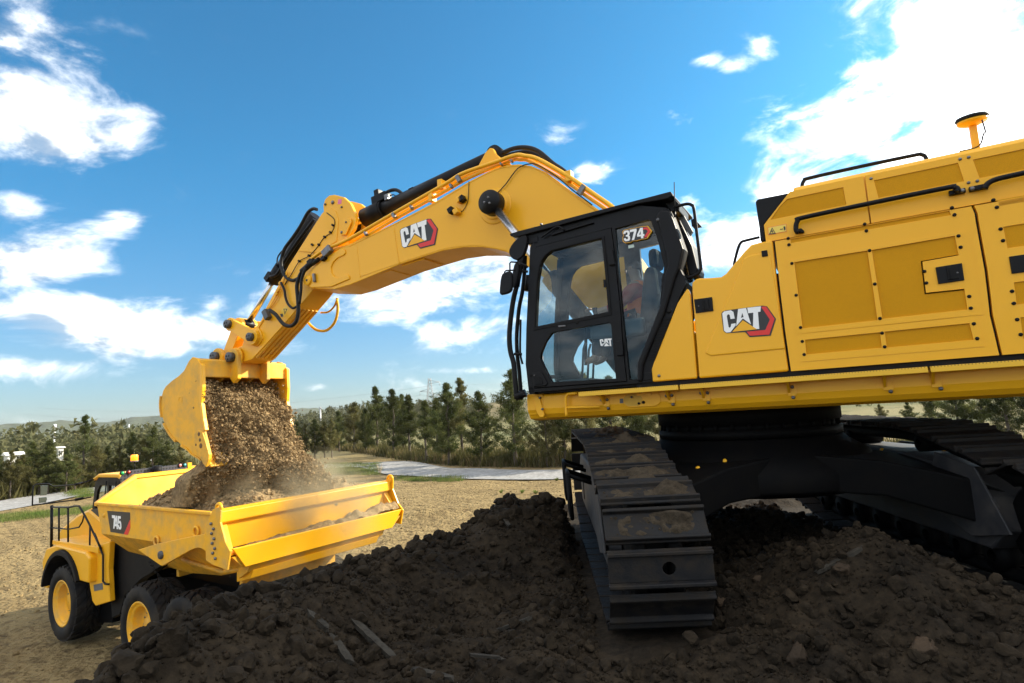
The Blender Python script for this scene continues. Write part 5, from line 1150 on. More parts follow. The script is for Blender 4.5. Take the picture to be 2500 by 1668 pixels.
mb.plate(hbp, lambda a, b: (lean(b), a, b), lambda a, b: (lean(b)+.06, a, b)); mb.build('headboard', YEL, bed, bevel=.008)
hb_rim = [(1.92,ZT-.05),(1.92,ZT+.03),(1.04,3.93),(-1.04,3.93),(-1.92,ZT+.03),(-1.92,ZT-.05),(-1.0,3.84),(1.0,3.84)]
mb = MB(); mb.plate(hb_rim, lambda a, b: (lean(min(b, 3.9))-.04, a, b), lambda a, b: (lean(min(b, 3.9))+.10, a, b)); mb.build('headboard_rim', YEL, bed, bevel=.012)
mb = MB()
for s_ in (1, -1): mb.box((-3.02, s_*YW-.045, ZT-.015), (1.80, s_*YW+.045, ZT+.045))
mb.build('top_rail', YELD, bed, bevel=.012)
for a, b in (((-.8,2.05),(1.3,2.1)),):
    pass
for x in (-2.6, -.2, .9):
    mb = MB(); mb.box((x-.05,-1.1,1.80),(x+.05,1.1,2.0)); mb.build('cross_member', YELW, bed)
# diagonal rib on the flank under the arm
mb = MB(); mb.tube([(-1.3,1.55,2.36),(-2.4,1.35,2.18),(-3.2,1.2,2.30)], .05, 6); mb.build('flank_rib', YELW, bed)
# decal
def TSl(zf, pts, y): return [TS(zf(*p), y) for p in pts]
dc = tplate('number_decal', TSl(ZA, [(1130,935),(1443,958),(1445,1060),(1362,1255),(1175,1225)], YW), YW, YW+.004, DARKV, TRK)
tplate('red_mark', TSl(ZA, [(1444,1052),(1446,1165),(1412,1265),(1360,1256)], YW), YW, YW+.005, RED, dc)
for ch, tl, tr, bl in (('7',(1197,995),(1240,998),(1207,1178)),('4',(1226,1000),(1276,1004),(1236,1182)),('5',(1275,1005),(1318,1008),(1284,1188))):
    fa = affine([(0,1),(1,1),(0,0)], [TS(ZA(*tl), YW), TS(ZA(*tr), YW), TS(ZA(*bl), YW)]); o_, hs = DIG[ch]
    tplate('digit', [fa(*p) for p in o_], YW+.004, YW+.007, WHITE, dc, holes=[[fa(*p) for p in h] for h in hs])
for q in ((1088,1000),): mb = MB(); c = TP(ZA(*q), YW); mb.lathe([(0,.03),(.04,.02),(.05,0)], c, (0,1,0), 12); mb.build('lifting_boss', YELD, bed)
for q in ((2340,1220),(1800,1350)):
    c = TP(ZA(*q), YW+.03); mb = MB(); mb.tube([c+.085*np.array([math.cos(a), 0, math.sin(a)]) for a in np.linspace(0, 2*math.pi, 17)[:-1]], .022, 8, closed=True); mb.build('lifting_eye', YELD, bed)
# tailgate arm on the side
arm_p = TSl(ZB, [(1170,190),(1405,118),(1930,8),(1960,10),(1985,285),(1905,195),(1870,175),(1830,168),(1790,178),(1740,200),(1440,368),(1420,362)], 1.98)
for y0, y1 in ((1.93, 2.0), (-2.0, -1.93)): ga = tplate('tailgate_arm', arm_p, y0, y1, YELD, TRK, bevel=.01)
c = TS(ZB(1420,248), 2.0); mb = MB(); mb.lathe([(0,.04),(.05,.045),(.075,.04),(.08,.0)], (c[0], 2.0, c[1]), (0,1,0), 20); mb.build('pivot_pin', PIN, ga)
# tailgate
XG = -3.42
def RR(pts, x=XG): return [TR(ZC(*p), x) for p in pts]
YG = 2.03
gt = MB(); gt.box((XG, -YG, 2.80), (XG+.06, YG, 3.49)); gate = gt.build('tailgate', YEL, TRK, bevel=.006)
mb = MB(); mb.plate([(XG-.09,3.47),(XG-.09,3.28),(XG-.05,3.25),(XG+.05,3.25),(XG+.08,3.50)], lambda a, b: (a, -YG, b), lambda a, b: (a, YG, b)); mb.build('gate_top_beam', YEL, gate, bevel=.012)
mb = MB(); xr = XG                                  # ledge and tapered lip
lip = [(YG-.02,2.86),(-YG+.02,2.86),(-YG+.28,2.50),(YG-.28,2.50)]
mb.plate(lip, lambda a, b: (XG-.44-(.0 if b > 2.7 else -.05), a, b), lambda a, b: (XG-.38-(.0 if b > 2.7 else -.05), a, b)); mb.build('gate_lip', YEL, gate, bevel=.008)
mb = MB(); mb.add([(XG-.40,YG-.03,2.72),(XG-.40,-YG+.03,2.72),(XG+.02,-YG+.03,2.66),(XG+.02,YG-.03,2.66),(XG-.36,YG-.25,2.50),(XG-.36,-YG+.25,2.50),(XG+.02,-YG+.2,2.46),(XG+.02,YG-.2,2.46)], [(0,1,2,3),(7,6,5,4),(0,4,5,1),(1,5,6,2),(2,6,7,3),(3,7,4,0)]); mb.build('gate_ledge', YELW, gate)
mb = MB(); mb.plate([(XG-.30,2.50),(XG-.22,2.36),(XG+.05,2.22),(XG+.10,2.30),(XG+.0,2.50)], lambda a, b: (a, -YG+.42, b), lambda a, b: (a, YG-.42, b)); mb.build('tail_sill', YELD, gate, bevel=.01)
mb = MB(); mb.plate([(XG-.26,2.38),(XG-.16,2.22),(XG+.25,2.12),(XG+.25,2.3)], lambda a, b: (a, -YG+.55, b), lambda a, b: (a, YG-.5, b)); mb.build('tail_beam', YEL, gate, bevel=.01)
for s_ in (1, -1):
    sp = [(XG+.10,3.50),(XG-.10,3.56),(XG-.16,3.50),(XG-.14,3.30),(XG-.30,2.98),(XG-.45,2.84),(XG-.36,2.52),(XG+.05,2.56),(XG+.30,2.62),(XG+.36,3.15)]
    mb = MB(); mb.plate(sp, lambda a, b: (a, s_*YG, b), lambda a, b: (a, s_*(YG+.04), b)); spo = mb.build('gate_side_plate', YELD if s_ > 0 else YEL, gate, bevel=.008)
    for i, (a, b) in enumerate([(XG+.12-.035*(k % 2)*2-.03*k*.35, 3.26-.082*k) for k in range(8)]):
        mb = MB(); mb.lathe([(0,.03),(.024,.03),(.028,.02),(.028,0)], (a, s_*(YG+.04), b), (0, s_, 0), 6); mb.build('bolt', PIN if k % 2 else STEEL, spo)
    mb = MB(); c_ = np.array([XG-.06, s_*(YG+.01), 3.53]); mb.tube([c_+np.array([.075*math.cos(a), 0, .075*math.sin(a)]) for a in np.linspace(0, 2*math.pi, 15)[:-1]], .03, 8, closed=True); mb.build('gate_eye', YEL, spo)
for s_ in (1, -1):                                    # slanted struts inside the recess
    mb = MB(); mb.add([(XG-.0,s_*(YG-.05),3.26),(XG-.0,s_*(YG-.16),3.26),(XG-.36,s_*(YG-.10),2.74),(XG-.36,s_*(YG-.02),2.74),(XG+.02,s_*(YG-.05),2.74),(XG+.02,s_*(YG-.16),2.74)], [(0,1,2,3),(0,3,4),(1,5,2),(4,3,2,5)]); mb.build('gate_strut', YEL, gate)
mb = MB(); mb.box((XG-.096,-.02,3.30),(XG-.09,.02,3.47)); mb.build('weld_seam', YEL, gate)
# chain from the arm
cs = TP(ZB(1290,330), 1.5); ce = TP(ZB(1930,575), 1.3); lk = []
mb = MB()
for k in range(26):
    t = k/25; c = cs*(1-t)+ce*t+np.array([0, 0, -.35*4*t*(1-t)]); nx = (ce-cs)/np.linalg.norm(ce-cs); pr_ = np.array([0,1.,0]) if k % 2 else np.cross(nx, [0,1.,0])
    mb.tube([c+nx*.04*math.cos(a)+pr_*.022*math.sin(a) for a in np.linspace(0, 2*math.pi, 9)[:-1]], .008, 5, closed=True)
mb.build('chain', BLKM, TRK)
# front unit: fender, skirt, guard, hood, cab
fen = TSl(ZB, [(165,440),(172,380),(205,315),(270,262),(350,236),(410,240),(450,275),(500,360),(540,470),(560,512)], 1.82)
mb = MB()                                             # wheel arch band with black liner edge
ctr_ = np.array([3.99, .95]); out = [np.array(p) for p in fen]
V = []; F = []
arc = [(ctr_[0]+1.10*math.cos(a), ctr_[1]+1.10*math.sin(a)) for a in np.linspace(math.radians(12), math.radians(150), 16)]
arc2 = [(ctr_[0]+1.18*math.cos(a), ctr_[1]+1.22*math.sin(a)) for a in np.linspace(math.radians(12), math.radians(150), 16)]
mb = MB(); mb.plate(arc+arc2[::-1], lambda a, b: (a, 1.84, b), lambda a, b: (a, 1.0, b)); mb.build('wheel_arch_liner', BLKM, TRK, bevel=.01)
arc3 = [(ctr_[0]+1.183*math.cos(a), ctr_[1]+1.223*math.sin(a)) for a in np.linspace(math.radians(20), math.radians(150), 16)]
top_ = [(2.50,1.15),(2.45,1.9),(2.55,2.16),(4.3,2.24),(5.1,2.0),(5.3,1.5)]
fd = tplate('fender', arc3[::1]+[(2.95,1.55),(2.45,1.55),(2.45,2.12),(2.7,2.22),(4.4,2.26),(5.05,2.12),(5.3,1.75)], 1.05, 1.78, YEL, TRK, bevel=.05)
arc_r = [(3.99-1.15*math.cos(a), .95+1.2*math.sin(a)) for a in np.linspace(math.radians(20), math.radians(160), 12)]
tplate('far_fender', arc_r+[(5.3,2.2),(2.6,2.2)], -1.78, -1.05, YEL, TRK, bevel=.05)
sk = TSl(ZB, [(610,180),(850,100),(830,410),(848,765),(690,812),(655,760),(615,520),(560,515),(540,430),(520,300)], 1.62)
skt = tplate('side_skirt', sk, 1.50, 1.62, YEL, TRK, bevel=.02)
tplate('data_plate', TSl(ZB, [(672,578),(772,556),(776,630),(680,650)], 1.62), 1.62, 1.625, GREYP, skt)
gd = TSl(ZB, [(850,97),(870,80),(960,62),(1180,180),(1420,370),(1290,460),(1190,520),(1010,700),(960,900),(870,950),(855,760),(828,420)], 1.40)
tplate('mud_guard', gd, 1.20, 1.40, BLKM, TRK, bevel=.02)
tplate('belly_guard', TSl(ZB, [(560,520),(615,525),(650,760),(690,815),(855,770),(870,950),(880,1000),(700,1000),(560,900)], 1.25), .8, 1.25, UNDER, TRK, bevel=.02)
tbox('hitch_column', (1.45,-.4,1.2), (2.2,.4,2.6), UNDER)
XB = TS(ZB(118,420), 1.3)[0]
hd = [(4.55,3.02),(5.2,2.86),(XB-.35,2.42),(XB-.12,2.20),(XB-.05,1.4),(XB-.15,.95),(5.0,.95),(4.5,2.0),(2.2,2.0),(2.2,2.3)]
tplate('hood', hd, -1.05, 1.05, YEL, TRK, bevel=.08)
tbox('front_bumper', (XB-.30,-1.45,.85), (XB+.0,1.30,1.62), YELD, bevel=.05)
tplate('deck', [(4.9,2.22),(4.9,2.32),(2.2,2.36),(2.2,2.22)], -1.7, 1.70, YEL, TRK, bevel=.01)
# cab
CB = [(2.86,2.30),(2.86,3.80),(3.02,3.86),(4.15,3.84),(4.36,3.70),(4.50,3.05),(4.50,2.30)]
w1 = [(3.02,2.72),(3.02,3.62),(3.55,3.64),(3.55,2.72)]; w2_ = [(3.66,2.62),(3.66,3.64),(4.10,3.62),(4.24,3.45),(4.36,2.9),(4.36,2.62)]
tc_ = tplate('cab', CB, .92, .98, BLK, TRK, holes=[w1, w2_])
tplate('cab_far_side', CB, -.98, -.92, BLK, tc_, holes=[w1, w2_])
tplate('side_window', grow(w1, .01), .945, .95, GLASS, tc_); tplate('side_window', grow(w2_, .01), .945, .95, GLASS, tc_); tplate('side_window', grow(w2_, .01), -.95, -.945, GLASS, tc_)
mb = MB(); mb.box((2.86,-.92,2.30),(2.92,.92,2.9)); mb.box((4.44,-.92,2.30),(4.50,.92,2.75)); mb.box((2.86,-.92,3.6),(2.92,.92,3.8)); mb.box((2.86,-.92,2.28),(4.50,.92,2.34)); mb.build('cab_wall', BLKM, tc_)
mb = MB(); mb.plate([(2.80,3.82),(2.9,3.93),(4.1,3.92),(4.42,3.80),(4.40,3.74),(4.15,3.83),(3.02,3.84),(2.86,3.79)], lambda a, b: (a,-1.02,b), lambda a, b: (a,1.02,b)); mb.build('cab_roof', YEL, tc_, bevel=.02)
mb = MB(); mb.box((3.3,-.25,2.34),(3.8,.25,2.85)); mb.box((3.25,-.25,2.85),(3.4,.25,3.45)); mb.build('seat', SEAT, tc_, bevel=.04)
mb = MB(); mb.tube([(3.05,1.02,3.75),(3.05,1.06,3.1),(3.05,1.02,2.45)], .016, 8); mb.tube([(3.60,1.02,3.75),(3.60,1.06,3.1),(3.60,1.02,2.45)], .016, 8); mb.build('grab_rail', BLK, tc_)
fl = tplate('cab_lower_panel', TSl(ZA, [(900,1245),(1022,1245),(1030,1110),(1000,900),(905,920)], 1.02), .985, 1.02, DARKV, tc_)
cpx = lambda x, y: TS(ZA(x, y), 1.022)
for poly in ([(905,1125),(935,1118),(938,1150),(925,1152),(924,1138),(916,1140),(918,1205),(927,1205),(928,1180),(941,1178),(938,1215),(925,1228),(910,1225)], [(945,1122),(957,1122),(968,1225),(958,1225),(954,1200),(949,1200),(948,1222),(938,1215)], [(958,1122),(980,1122),(980,1142),(975,1142),(976,1235),(966,1235),(964,1142),(958,1142)]):
    tplate('letter', [cpx(*p) for p in poly], 1.02, 1.024, WHITE, fl)
# screen behind the cab with its lamps, and beacon
xs = 2.36
sc_p = [TR(ZA(*q), xs) for q in ((1300,500),(1330,445),(1470,378),(1900,325),(2210,292),(2225,385),(1900,440),(1530,500),(1330,610))]
scr = rplate('rear_screen', sc_p, xs-.02, xs+.02, PERFB, TRK)
for q, m_ in (((1338,420), mat('lamp_green', (.02,.35,.10), .25, var=.2, vscale=30)), ((1425,408), mat('lamp_red', (.30,.03,.02), .25, var=.2, vscale=30)), ((2125,315), mat('lamp_pink', (.55,.22,.20), .25, var=.2, vscale=30)), ((2190,310), mat('lamp_teal', (.05,.28,.30), .25, var=.2, vscale=30))):
    c = TR(ZA(*q), xs-.03); mb = MB(); mb.lathe([(0,.016),(.034,.012),(.042,0)], (xs-.03, c[0], c[1]), (-1,0,0), 16); mb.build('lamp', m_, scr)
    mb = MB(); mb.lathe([(.042,.012),(.052,.012),(.056,0),(.056,-.03)], (xs-.03, c[0], c[1]), (-1,0,0), 16); mb.build('lamp_ring', BLK, scr)
c = TR(ZA(1800,385), xs-.05); mb = MB(); mb.cyl((xs-.1, c[0], c[1]-.12), (xs-.1, c[0], c[1]+.12), .1, 16); mb.build('exhaust_stack', BLKM, scr)
c = TR(ZA(2250,340), xs); mb = MB(); mb.box((xs-.03, c[0]-.05, c[1]-.13), (xs+.03, c[0]+.05, c[1]+.12)); mb.build('screen_tab', YEL, scr)
c = TR(ZA(1512,360), 2.45); t = TR(ZA(1500,262), 2.45); t2 = TR(ZA(1498,170), 2.45)
mb = MB(); mb.cyl((2.45, c[0], c[1]-.1), (2.45, t[0], t[1]), .012, 8); bp_ = mb.build('beacon_pole', BLK, TRK)
mb = MB(); mb.lathe([(0,t2[1]-t[1]),(.065,t2[1]-t[1]),(.078,t2[1]-t[1]-.02),(.08,.02),(0,.02)], (2.45, t[0], t[1]), (0,0,1), 20); mb.build('beacon_lens', mat('beacon_amber', (.9,.28,.02), .3, emit=((1,.20,.008),1.5)), bp_)
mb = MB(); mb.lathe([(0,.02),(.09,.02),(.09,-.01),(0,-.01)], (2.45, t[0], t[1]), (0,0,1), 20); mb.build('beacon_base', GREYP, bp_)
# guard rails on the deck and the mirror arms
yr = 1.66
gp = lambda x, y: TP(ZA(x, y), yr)
mb = MB(); mb.tube([gp(368,1440), gp(370,860)], .034, 10); rl = mb.build('guard_rail', BLK, TRK)
for x in (470, 595): mb = MB(); mb.tube([gp(x,1455), gp(x,885)], .022, 8); mb.tube([gp(x,1455), gp(x,1390)], .036, 8); mb.build('rail_post', BLK, rl)
mb = MB(); mb.tube([gp(*q) for q in ((370,885),(600,890),(690,872),(745,872),(800,960),(880,1110),(950,1260),(1045,1455))], .022, 8); mb.tube([gp(*q) for q in ((350,1166),(600,1188),(745,1160),(790,1085),(815,990))], .018, 8); mb.tube([gp(*q) for q in ((895,1130),(890,1400),(910,1435),(970,1425))], .020, 8)
mb.tube([TP(ZB(*q), yr) for q in ((680,10),(775,250),(775,540),(800,570),(840,572))], .022, 8); mb.build('rail_tube', BLK, rl)
ym = 1.25
A_ = lambda x, y: TP(ZA(x, y), ym)
xm_, zm_ = TS(ZA(900,540), 1.0)
P_ = lambda x, y: hit(ZA(x, y), TO+TH*4.35, TH)-TO
def MP(x, y): q = P_(x, y); return np.array([q@TH, q@TN, q[2]])
mb = MB(); mb.tube([MP(*q) for q in ((105,870),(112,700),(120,600),(160,572),(330,566),(390,602),(690,578),(770,560),(960,505))], .016, 8); mb.tube([MP(*q) for q in ((105,858),(320,836),(690,786),(800,770),(910,748))], .016, 8); mb.tube([MP(690,578), MP(800,555)], .032, 8); mb.tube([MP(690,786), MP(800,765)], .035, 8)
ma = mb.build('mirror_arm', BLK, TRK)
for q in ([(222,592),(312,586),(316,612),(304,722),(218,728)], [(200,756),(302,748),(308,776),(294,822),(202,830)]):
    pts = [MP(*p) for p in q]; V = [tuple(p) for p in pts]+[tuple(p+np.array([.04,0,0])) for p in pts]; n = len(pts)
    mb = MB(); mb.add(V, [tuple(range(n)), tuple(range(n,2*n))[::-1]]+[(i,(i+1) % n,n+(i+1) % n,n+i) for i in range(n)]); mb.build('mirror', mat('mirror_glass', (.06,.075,.065), .06, 0.0, var=.2, spec=.8), ma, bevel=.006)  # grey-green base colour stands in for reflected trees
# ================================================================== GROUND, MOUND, SOIL
def dist_poly(px, py, poly):
    d = np.full(px.shape, 1e9); ins = np.zeros(px.shape, bool); n = len(poly); tpar = np.zeros(px.shape)
    for i in range(n):
        ax, ay = poly[i]; bx, by = poly[(i+1) % n]; ex, ey = bx-ax, by-ay
        t = np.clip(((px-ax)*ex+(py-ay)*ey)/(ex*ex+ey*ey), 0, 1); q = np.hypot(px-ax-t*ex, py-ay-t*ey); d = np.minimum(d, q)
        c = ((ay > py) != (by > py)) & (px < (bx-ax)*(py-ay)/(by-ay+1e-12)+ax); ins ^= c
    return np.where(ins, d, -d)                      # positive inside
PLAT0 = CAMZ-1.69; PLAT = CAMZ-1.69*KX
CREST = [(-3.0,-6),(-2.75,0),(-2.62,2.2),(-2.50,3.3),(-2.36,4.3),(-2.06,5.3),(-1.6,6.0),(-1.14,6.6),(-.2,7.15),(.35,7.7),(.40,9),(.35,10.2),(1.2,11.2),(5,12.2),(9,11.6),(13,9.5),(15,4),(15,-6)]
def mound_z(x, y, fine=True): return CAMZ-(CAMZ-mound_u(np.asarray(x, float)/KX, np.asarray(y, float)/KX, fine))*KX
def mound_u(x, y, fine=True):                     # in the excavator's drawing units
    wx = x+.35*vnoise(x*.7, y*.7, s=5); wy = y+.35*vnoise(x*.7, y*.7, s=6)
    d = dist_poly(wx, wy, CREST)
    berm = .36*np.exp(-((d-.35)/.55)**2)*(1+.5*vnoise(x*.5, y*.5, s=8))
    berm = berm*np.clip((9.2-y)/1.5, 0, 1)*np.clip((2.0-x)/1.0, 0, 1)
    berm = berm+.38*np.exp(-((x+.05)/.55)**2-((y-6.9)/1.0)**2)
    z = PLAT0+berm
    z = z+.50*np.exp(-((x-2.75)/.75)**2-((y-4.9)/1.05)**2)+.16*np.exp(-((x-3.4)/.9)**2-((y-3.4)/.9)**2)-.10*np.exp(-((x-.95)/.7)**2-((y-3.3)/.8)**2)
    z = z+.22*np.exp(-((x-2.7)/.9)**2-((y-7.4)/1.2)**2)
    rough = .10*fbm(x*.9, y*.9, s=11, o=3)+.055*fbm(x*3.1, y*3.1, s=12, o=3)
    if fine: rough = rough+.030*fbm(x*9, y*9, s=13, o=3)
    # the tracks stand on pressed ground
    for X in (TX1, TX2):
        k = np.clip((.62-np.abs(x-X-UCA*(y-6.9)))/.14, 0, 1)*np.clip((y-4.15)/.35, 0, 1)*np.clip((9.9-y)/.4, 0, 1)
        z = z*(1-k)+(UC0[2]-.03)*k; rough = rough*(1-.85*k)
    out = np.maximum(-d, 0)
    drop = PLAT0+berm*.9-.80*out+.05*np.exp(-out)
    z = np.where(d < 0, np.minimum(drop, z+.02), z)+rough*np.clip((d+5)/1.2, .3, 1)
    return np.maximum(z, 0.0)
nx, ny = 460, 470; gx = np.linspace(-10, 18, nx); gy_ = np.concatenate([np.linspace(-4, 1.2, 50), np.linspace(1.25, 9.8, 300), np.linspace(9.85, 20, 120)])
Xg, Yg = np.meshgrid(gx, gy_, indexing='ij'); Zg = mound_z(Xg, Yg)
idx = np.arange(nx*ny).reshape(nx, ny); Fm = np.stack([idx[:-1,:-1], idx[1:,:-1], idx[1:,1:], idx[:-1,1:]], -1).reshape(-1, 4)
keep = (Zg.reshape(-1)[Fm].max(1) > -.3); Fm = Fm[keep]
mo = np_mesh('spoil_mound', np.stack([Xg, Yg, Zg], -1).reshape(-1, 3), Fm, SOIL_SHADE); tag(mo, kind='structure')

# ---- clods
def ico(sub, seed, amp):
    bm = bmesh.new(); bmesh.ops.create_icosphere(bm, subdivisions=sub, radius=1); V = np.array([v.co[:] for v in bm.verts]); F = np.array([[v.index for v in f.verts] for f in bm.faces]); bm.free()
    n = 1+amp*fbm(V[:,0]*1.3+seed*7, V[:,1]*1.3, V[:,2]*1.3, s=seed, o=3)+.16*vnoise(V[:,0]*3.5+seed, V[:,1]*3.5, V[:,2]*3.5, s=seed+50)
    V = V*n[:, None]; rg = np.random.default_rng(seed+900)
    for q in range(9):                                # broken facets
        nn = rg.normal(size=3); nn /= np.linalg.norm(nn); dd = rg.uniform(.55, .9); h = V@nn; V = V-np.maximum(h-dd, 0)[:, None]*nn*.9
    V = V*(1+.05*vnoise(V[:,0]*9, V[:,1]*9, V[:,2]*9, s=seed))[:, None]; V *= np.array([1, .85, .72]); return V, F
ICO2 = [ico(2, k, .38) for k in range(10)]; ICO1 = [ico(1, k+20, .45) for k in range(8)]; ICO3 = [ico(4, k+40, .42) for k in range(8)]
def rot(n):
    q = RNG.normal(size=(n, 4)); q /= np.linalg.norm(q, axis=1)[:, None]; w, x, y, z = q.T
    return np.stack([np.stack([1-2*(y*y+z*z), 2*(x*y-z*w), 2*(x*z+y*w)], -1), np.stack([2*(x*y+z*w), 1-2*(x*x+z*z), 2*(y*z-x*w)], -1), np.stack([2*(x*z-y*w), 2*(y*z+x*w), 1-2*(x*x+y*y)], -1)], 1)
def scatter(name, pos, size, m, bank, parent=None):
    VV = []; FF = []; b = 0; R = rot(len(pos)); kinds = RNG.integers(0, len(bank), len(pos))
    for k, (V, F) in enumerate(bank):
        sel = np.where(kinds == k)[0]
        if not len(sel): continue
        P = np.einsum('nij,vj->nvi', R[sel], V)*size[sel][:, None, None]+pos[sel][:, None, :]
        nv = len(V); FF.append((F[None]+(np.arange(len(sel))*nv)[:, None, None]+b).reshape(-1, 3)); VV.append(P.reshape(-1, 3)); b += nv*len(sel)
    return np_mesh(name, np.concatenate(VV), np.concatenate(FF), m, parent, smooth=False)
def free_of_tracks(p):
    ok = np.ones(len(p), bool)
    for X in (TX1, TX2): ok &= ~((np.abs(p[:,0]-X*KX-UCA*(p[:,1]-7.45)) < .49) & (p[:,1] > 4.5) & (p[:,1] < 10.4))
    return ok
def mound_points(n, xr, yr, pw=1.0):
    x = RNG.uniform(*xr, n); y = RNG.uniform(*yr, n); d = vnoise(x*1.1, y*1.1, s=31)*.5+.5
    keep = RNG.random(n) < (.35+.65*d); x, y = x[keep], y[keep]; return x, y
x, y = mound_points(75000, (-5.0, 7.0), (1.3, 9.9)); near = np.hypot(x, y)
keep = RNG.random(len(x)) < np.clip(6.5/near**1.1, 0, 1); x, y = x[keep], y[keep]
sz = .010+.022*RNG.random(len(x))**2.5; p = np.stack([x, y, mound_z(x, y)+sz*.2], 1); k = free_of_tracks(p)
tag(scatter('soil_crumbs', p[k], sz[k], SOIL_SHADE, ICO1), 'fine brown crumbs of soil strewn over the spoil mound', 'soil', kind='stuff')
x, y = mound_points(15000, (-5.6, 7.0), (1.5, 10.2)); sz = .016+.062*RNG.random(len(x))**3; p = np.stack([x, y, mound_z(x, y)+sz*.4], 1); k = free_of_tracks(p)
tag(scatter('soil_lumps', p[k], sz[k], SOIL_SHADE, ICO2), 'dark lumps of broken soil covering the spoil mound', 'soil', kind='stuff')
# the crest of the mound is lined with lumps
cx_, cy_ = [], []
for a, b in zip(CREST[2:10], CREST[3:11]):
    for t in RNG.random(80): cx_.append(a[0]*(1-t)+b[0]*t); cy_.append(a[1]*(1-t)+b[1]*t)
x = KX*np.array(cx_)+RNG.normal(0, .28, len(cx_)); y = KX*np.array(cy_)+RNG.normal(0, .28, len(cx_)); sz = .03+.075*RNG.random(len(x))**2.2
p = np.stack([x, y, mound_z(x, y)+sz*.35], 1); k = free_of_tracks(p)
tag(scatter('crest_lumps', p[k], sz[k], SOIL_SHADE, ICO2), 'loose clods piled along the crest of the spoil mound', 'soil', kind='stuff')
# big clods and stones one can point at
big = [((425,1590),.17),((1115,1330),.14),((980,1395),.15),((940,1345),.13),((560,1490),.11),((650,1540),.12),((770,1500),.10),((410,1545),.09),((1030,1300),.13),((1250,1270),.12),((870,1440),.10),((1180,1420),.11),((1300,1330),.10),((1330,1480),.10),((720,1590),.13),((300,1625),.10),((1060,1480),.09),((1000,1560),.09),((1250,1560),.10),((1400,1600),.09),((600,1630),.12),((880,1610),.08),
       ((1560,1590),.11),((1790,1590),.10),((1900,1530),.09),((2060,1400),.12),((2190,1440),.12),((2010,1200),.10),((2150,1180),.09),((2300,1330),.12),((2400,1500),.13),((2250,1600),.13),((2100,1560),.10),((1950,1610),.12),((2340,1640),.10),((1850,1420),.07),((2440,1400),.10),((1760,1480),.08),((2200,1290),.10),((2070,1290),.08)]
from_cam = []
for i, (px, s_) in enumerate(big):
    v = CR*(px[0]-1250)/FPX-CU*(px[1]-834)/FPX+CF; tt = np.arange(1.5, 12, .03); Q = EYE+v*tt[:, None]; below = Q[:, 2] < mound_z(Q[:, 0], Q[:, 1]); t = tt[np.argmax(below)] if below.any() else 12.0; s_ *= .72
    q = EYE+v*t
    if any(abs(q[0]-X*KX-UCA*(q[1]-7.45)) < .54 and 4.4 < q[1] < 10.4 for X in (TX1, TX2)) or t >= 11.9: continue
    V, F = ICO3[i % 8]; stone = i >= 22 and i % 2
    o = np_mesh('rock' if stone else 'soil_clod', V*s_*np.array([1, 1.05, 1]), F, SOILR if stone else SOIL_SHADE, smooth=True); o.location = tuple(q+np.array([0, 0, s_*.3])); o.rotation_euler = (RNG.uniform(0, 6), RNG.uniform(0, 6), RNG.uniform(0, 6))
    own = {0: 'biggest rounded clod low on the mound in front of the middle truck wheel', 1: 'large clod on the crest between the tailgate end and the left track', 8: 'clod on the crest just right of the tailgate end', 9: 'clod on the crest halfway to the left track', 4: 'clod on the crest in front of the rear truck wheel', 15: 'low clod at the mound foot by the truck shadow', 16: 'clod lying beside the long grey plank end', 12: 'clod tucked against the outer side of the left track', 17: 'clod beside the thin pale stick before the track', 19: 'clod at the very foot of the left track front'}
    if i in own: tag(o, own[i], 'clod', 'large clods on the spoil mound')
    elif px[0] < 1480: tag(o, 'large crumbly brown clod lying on the open slope left of the excavator track', 'clod', 'large clods on the spoil mound')
    elif stone: tag(o, 'angular rust-brown rock in the rubble between the excavator tracks', 'rock', 'rocks in the rubble under the excavator')
    else: tag(o, 'big dark clod in the rubble between the excavator tracks', 'clod', 'clods in the rubble under the excavator')
# splintered timber in the soil
def splinter(a, b, w, h, label):
    pa, pb = (on_ground(q, PLAT+.02) for q in (a, b)); pa[2] = float(mound_z(*[np.array([c]) for c in pa[:2]])[0])+.03; pb[2] = float(mound_z(*[np.array([c]) for c in pb[:2]])[0])+.035
    d = pb-pa; L_ = np.linalg.norm(d); d /= L_; s_ = np.cross(d, [0, 0, 1.]); s_ /= np.linalg.norm(s_); u = np.cross(s_, d); n = 12; V = []; F = []
    for i in range(n):
        t = i/(n-1); e = 1 if 0 < i < n-1 else .55; c = pa+d*L_*t
        for (p_, q_) in ((-1,-1),(1,-1),(1.02,.8),(.2,1),(-.98,.9)):
            V.append(c+s_*p_*w*e*(1+.06*RNG.normal())*.5+u*q_*h*.5*(1+.06*RNG.normal())+d*RNG.normal()*.02*(i in (0, n-1)))
    for i in range(n-1):
        for k in range(5): F.append((i*5+k, i*5+(k+1) % 5, i*5+5+(k+1) % 5, i*5+5+k))
    mb = MB(); mb.add(V, F); mb.f += [tuple(range(5))[::-1], tuple(range((n-1)*5, n*5))]; mb.sm += [False]*2
    tag(mb.build('wood_splinter', WOOD), label, 'wood')
splinter((868,1583),(962,1613),.055,.04,'long grey weathered plank end half buried in the clods')
splinter((757,1620),(800,1622),.05,.045,'short thick stub of pale timber in the soil')
splinter((812,1625),(856,1648),.055,.04,'broken pale timber wedge lying beside the short stub')
splinter((1147,1600),(1220,1625),.025,.02,'thin pale stick lying on the soil in front of the track')
splinter((1208,1530),(1300,1545),.045,.03,'flat grey board buried flush in the soil')
splinter((1215,1362),(1250,1395),.05,.03,'small grey slat standing out of the slope')
splinter((1005,1640),(1100,1655),.045,.03,'short grey board at the foot of the slope')
splinter((2010,1505),(2120,1500),.05,.03,'dark plank lying in the rubble under the excavator')

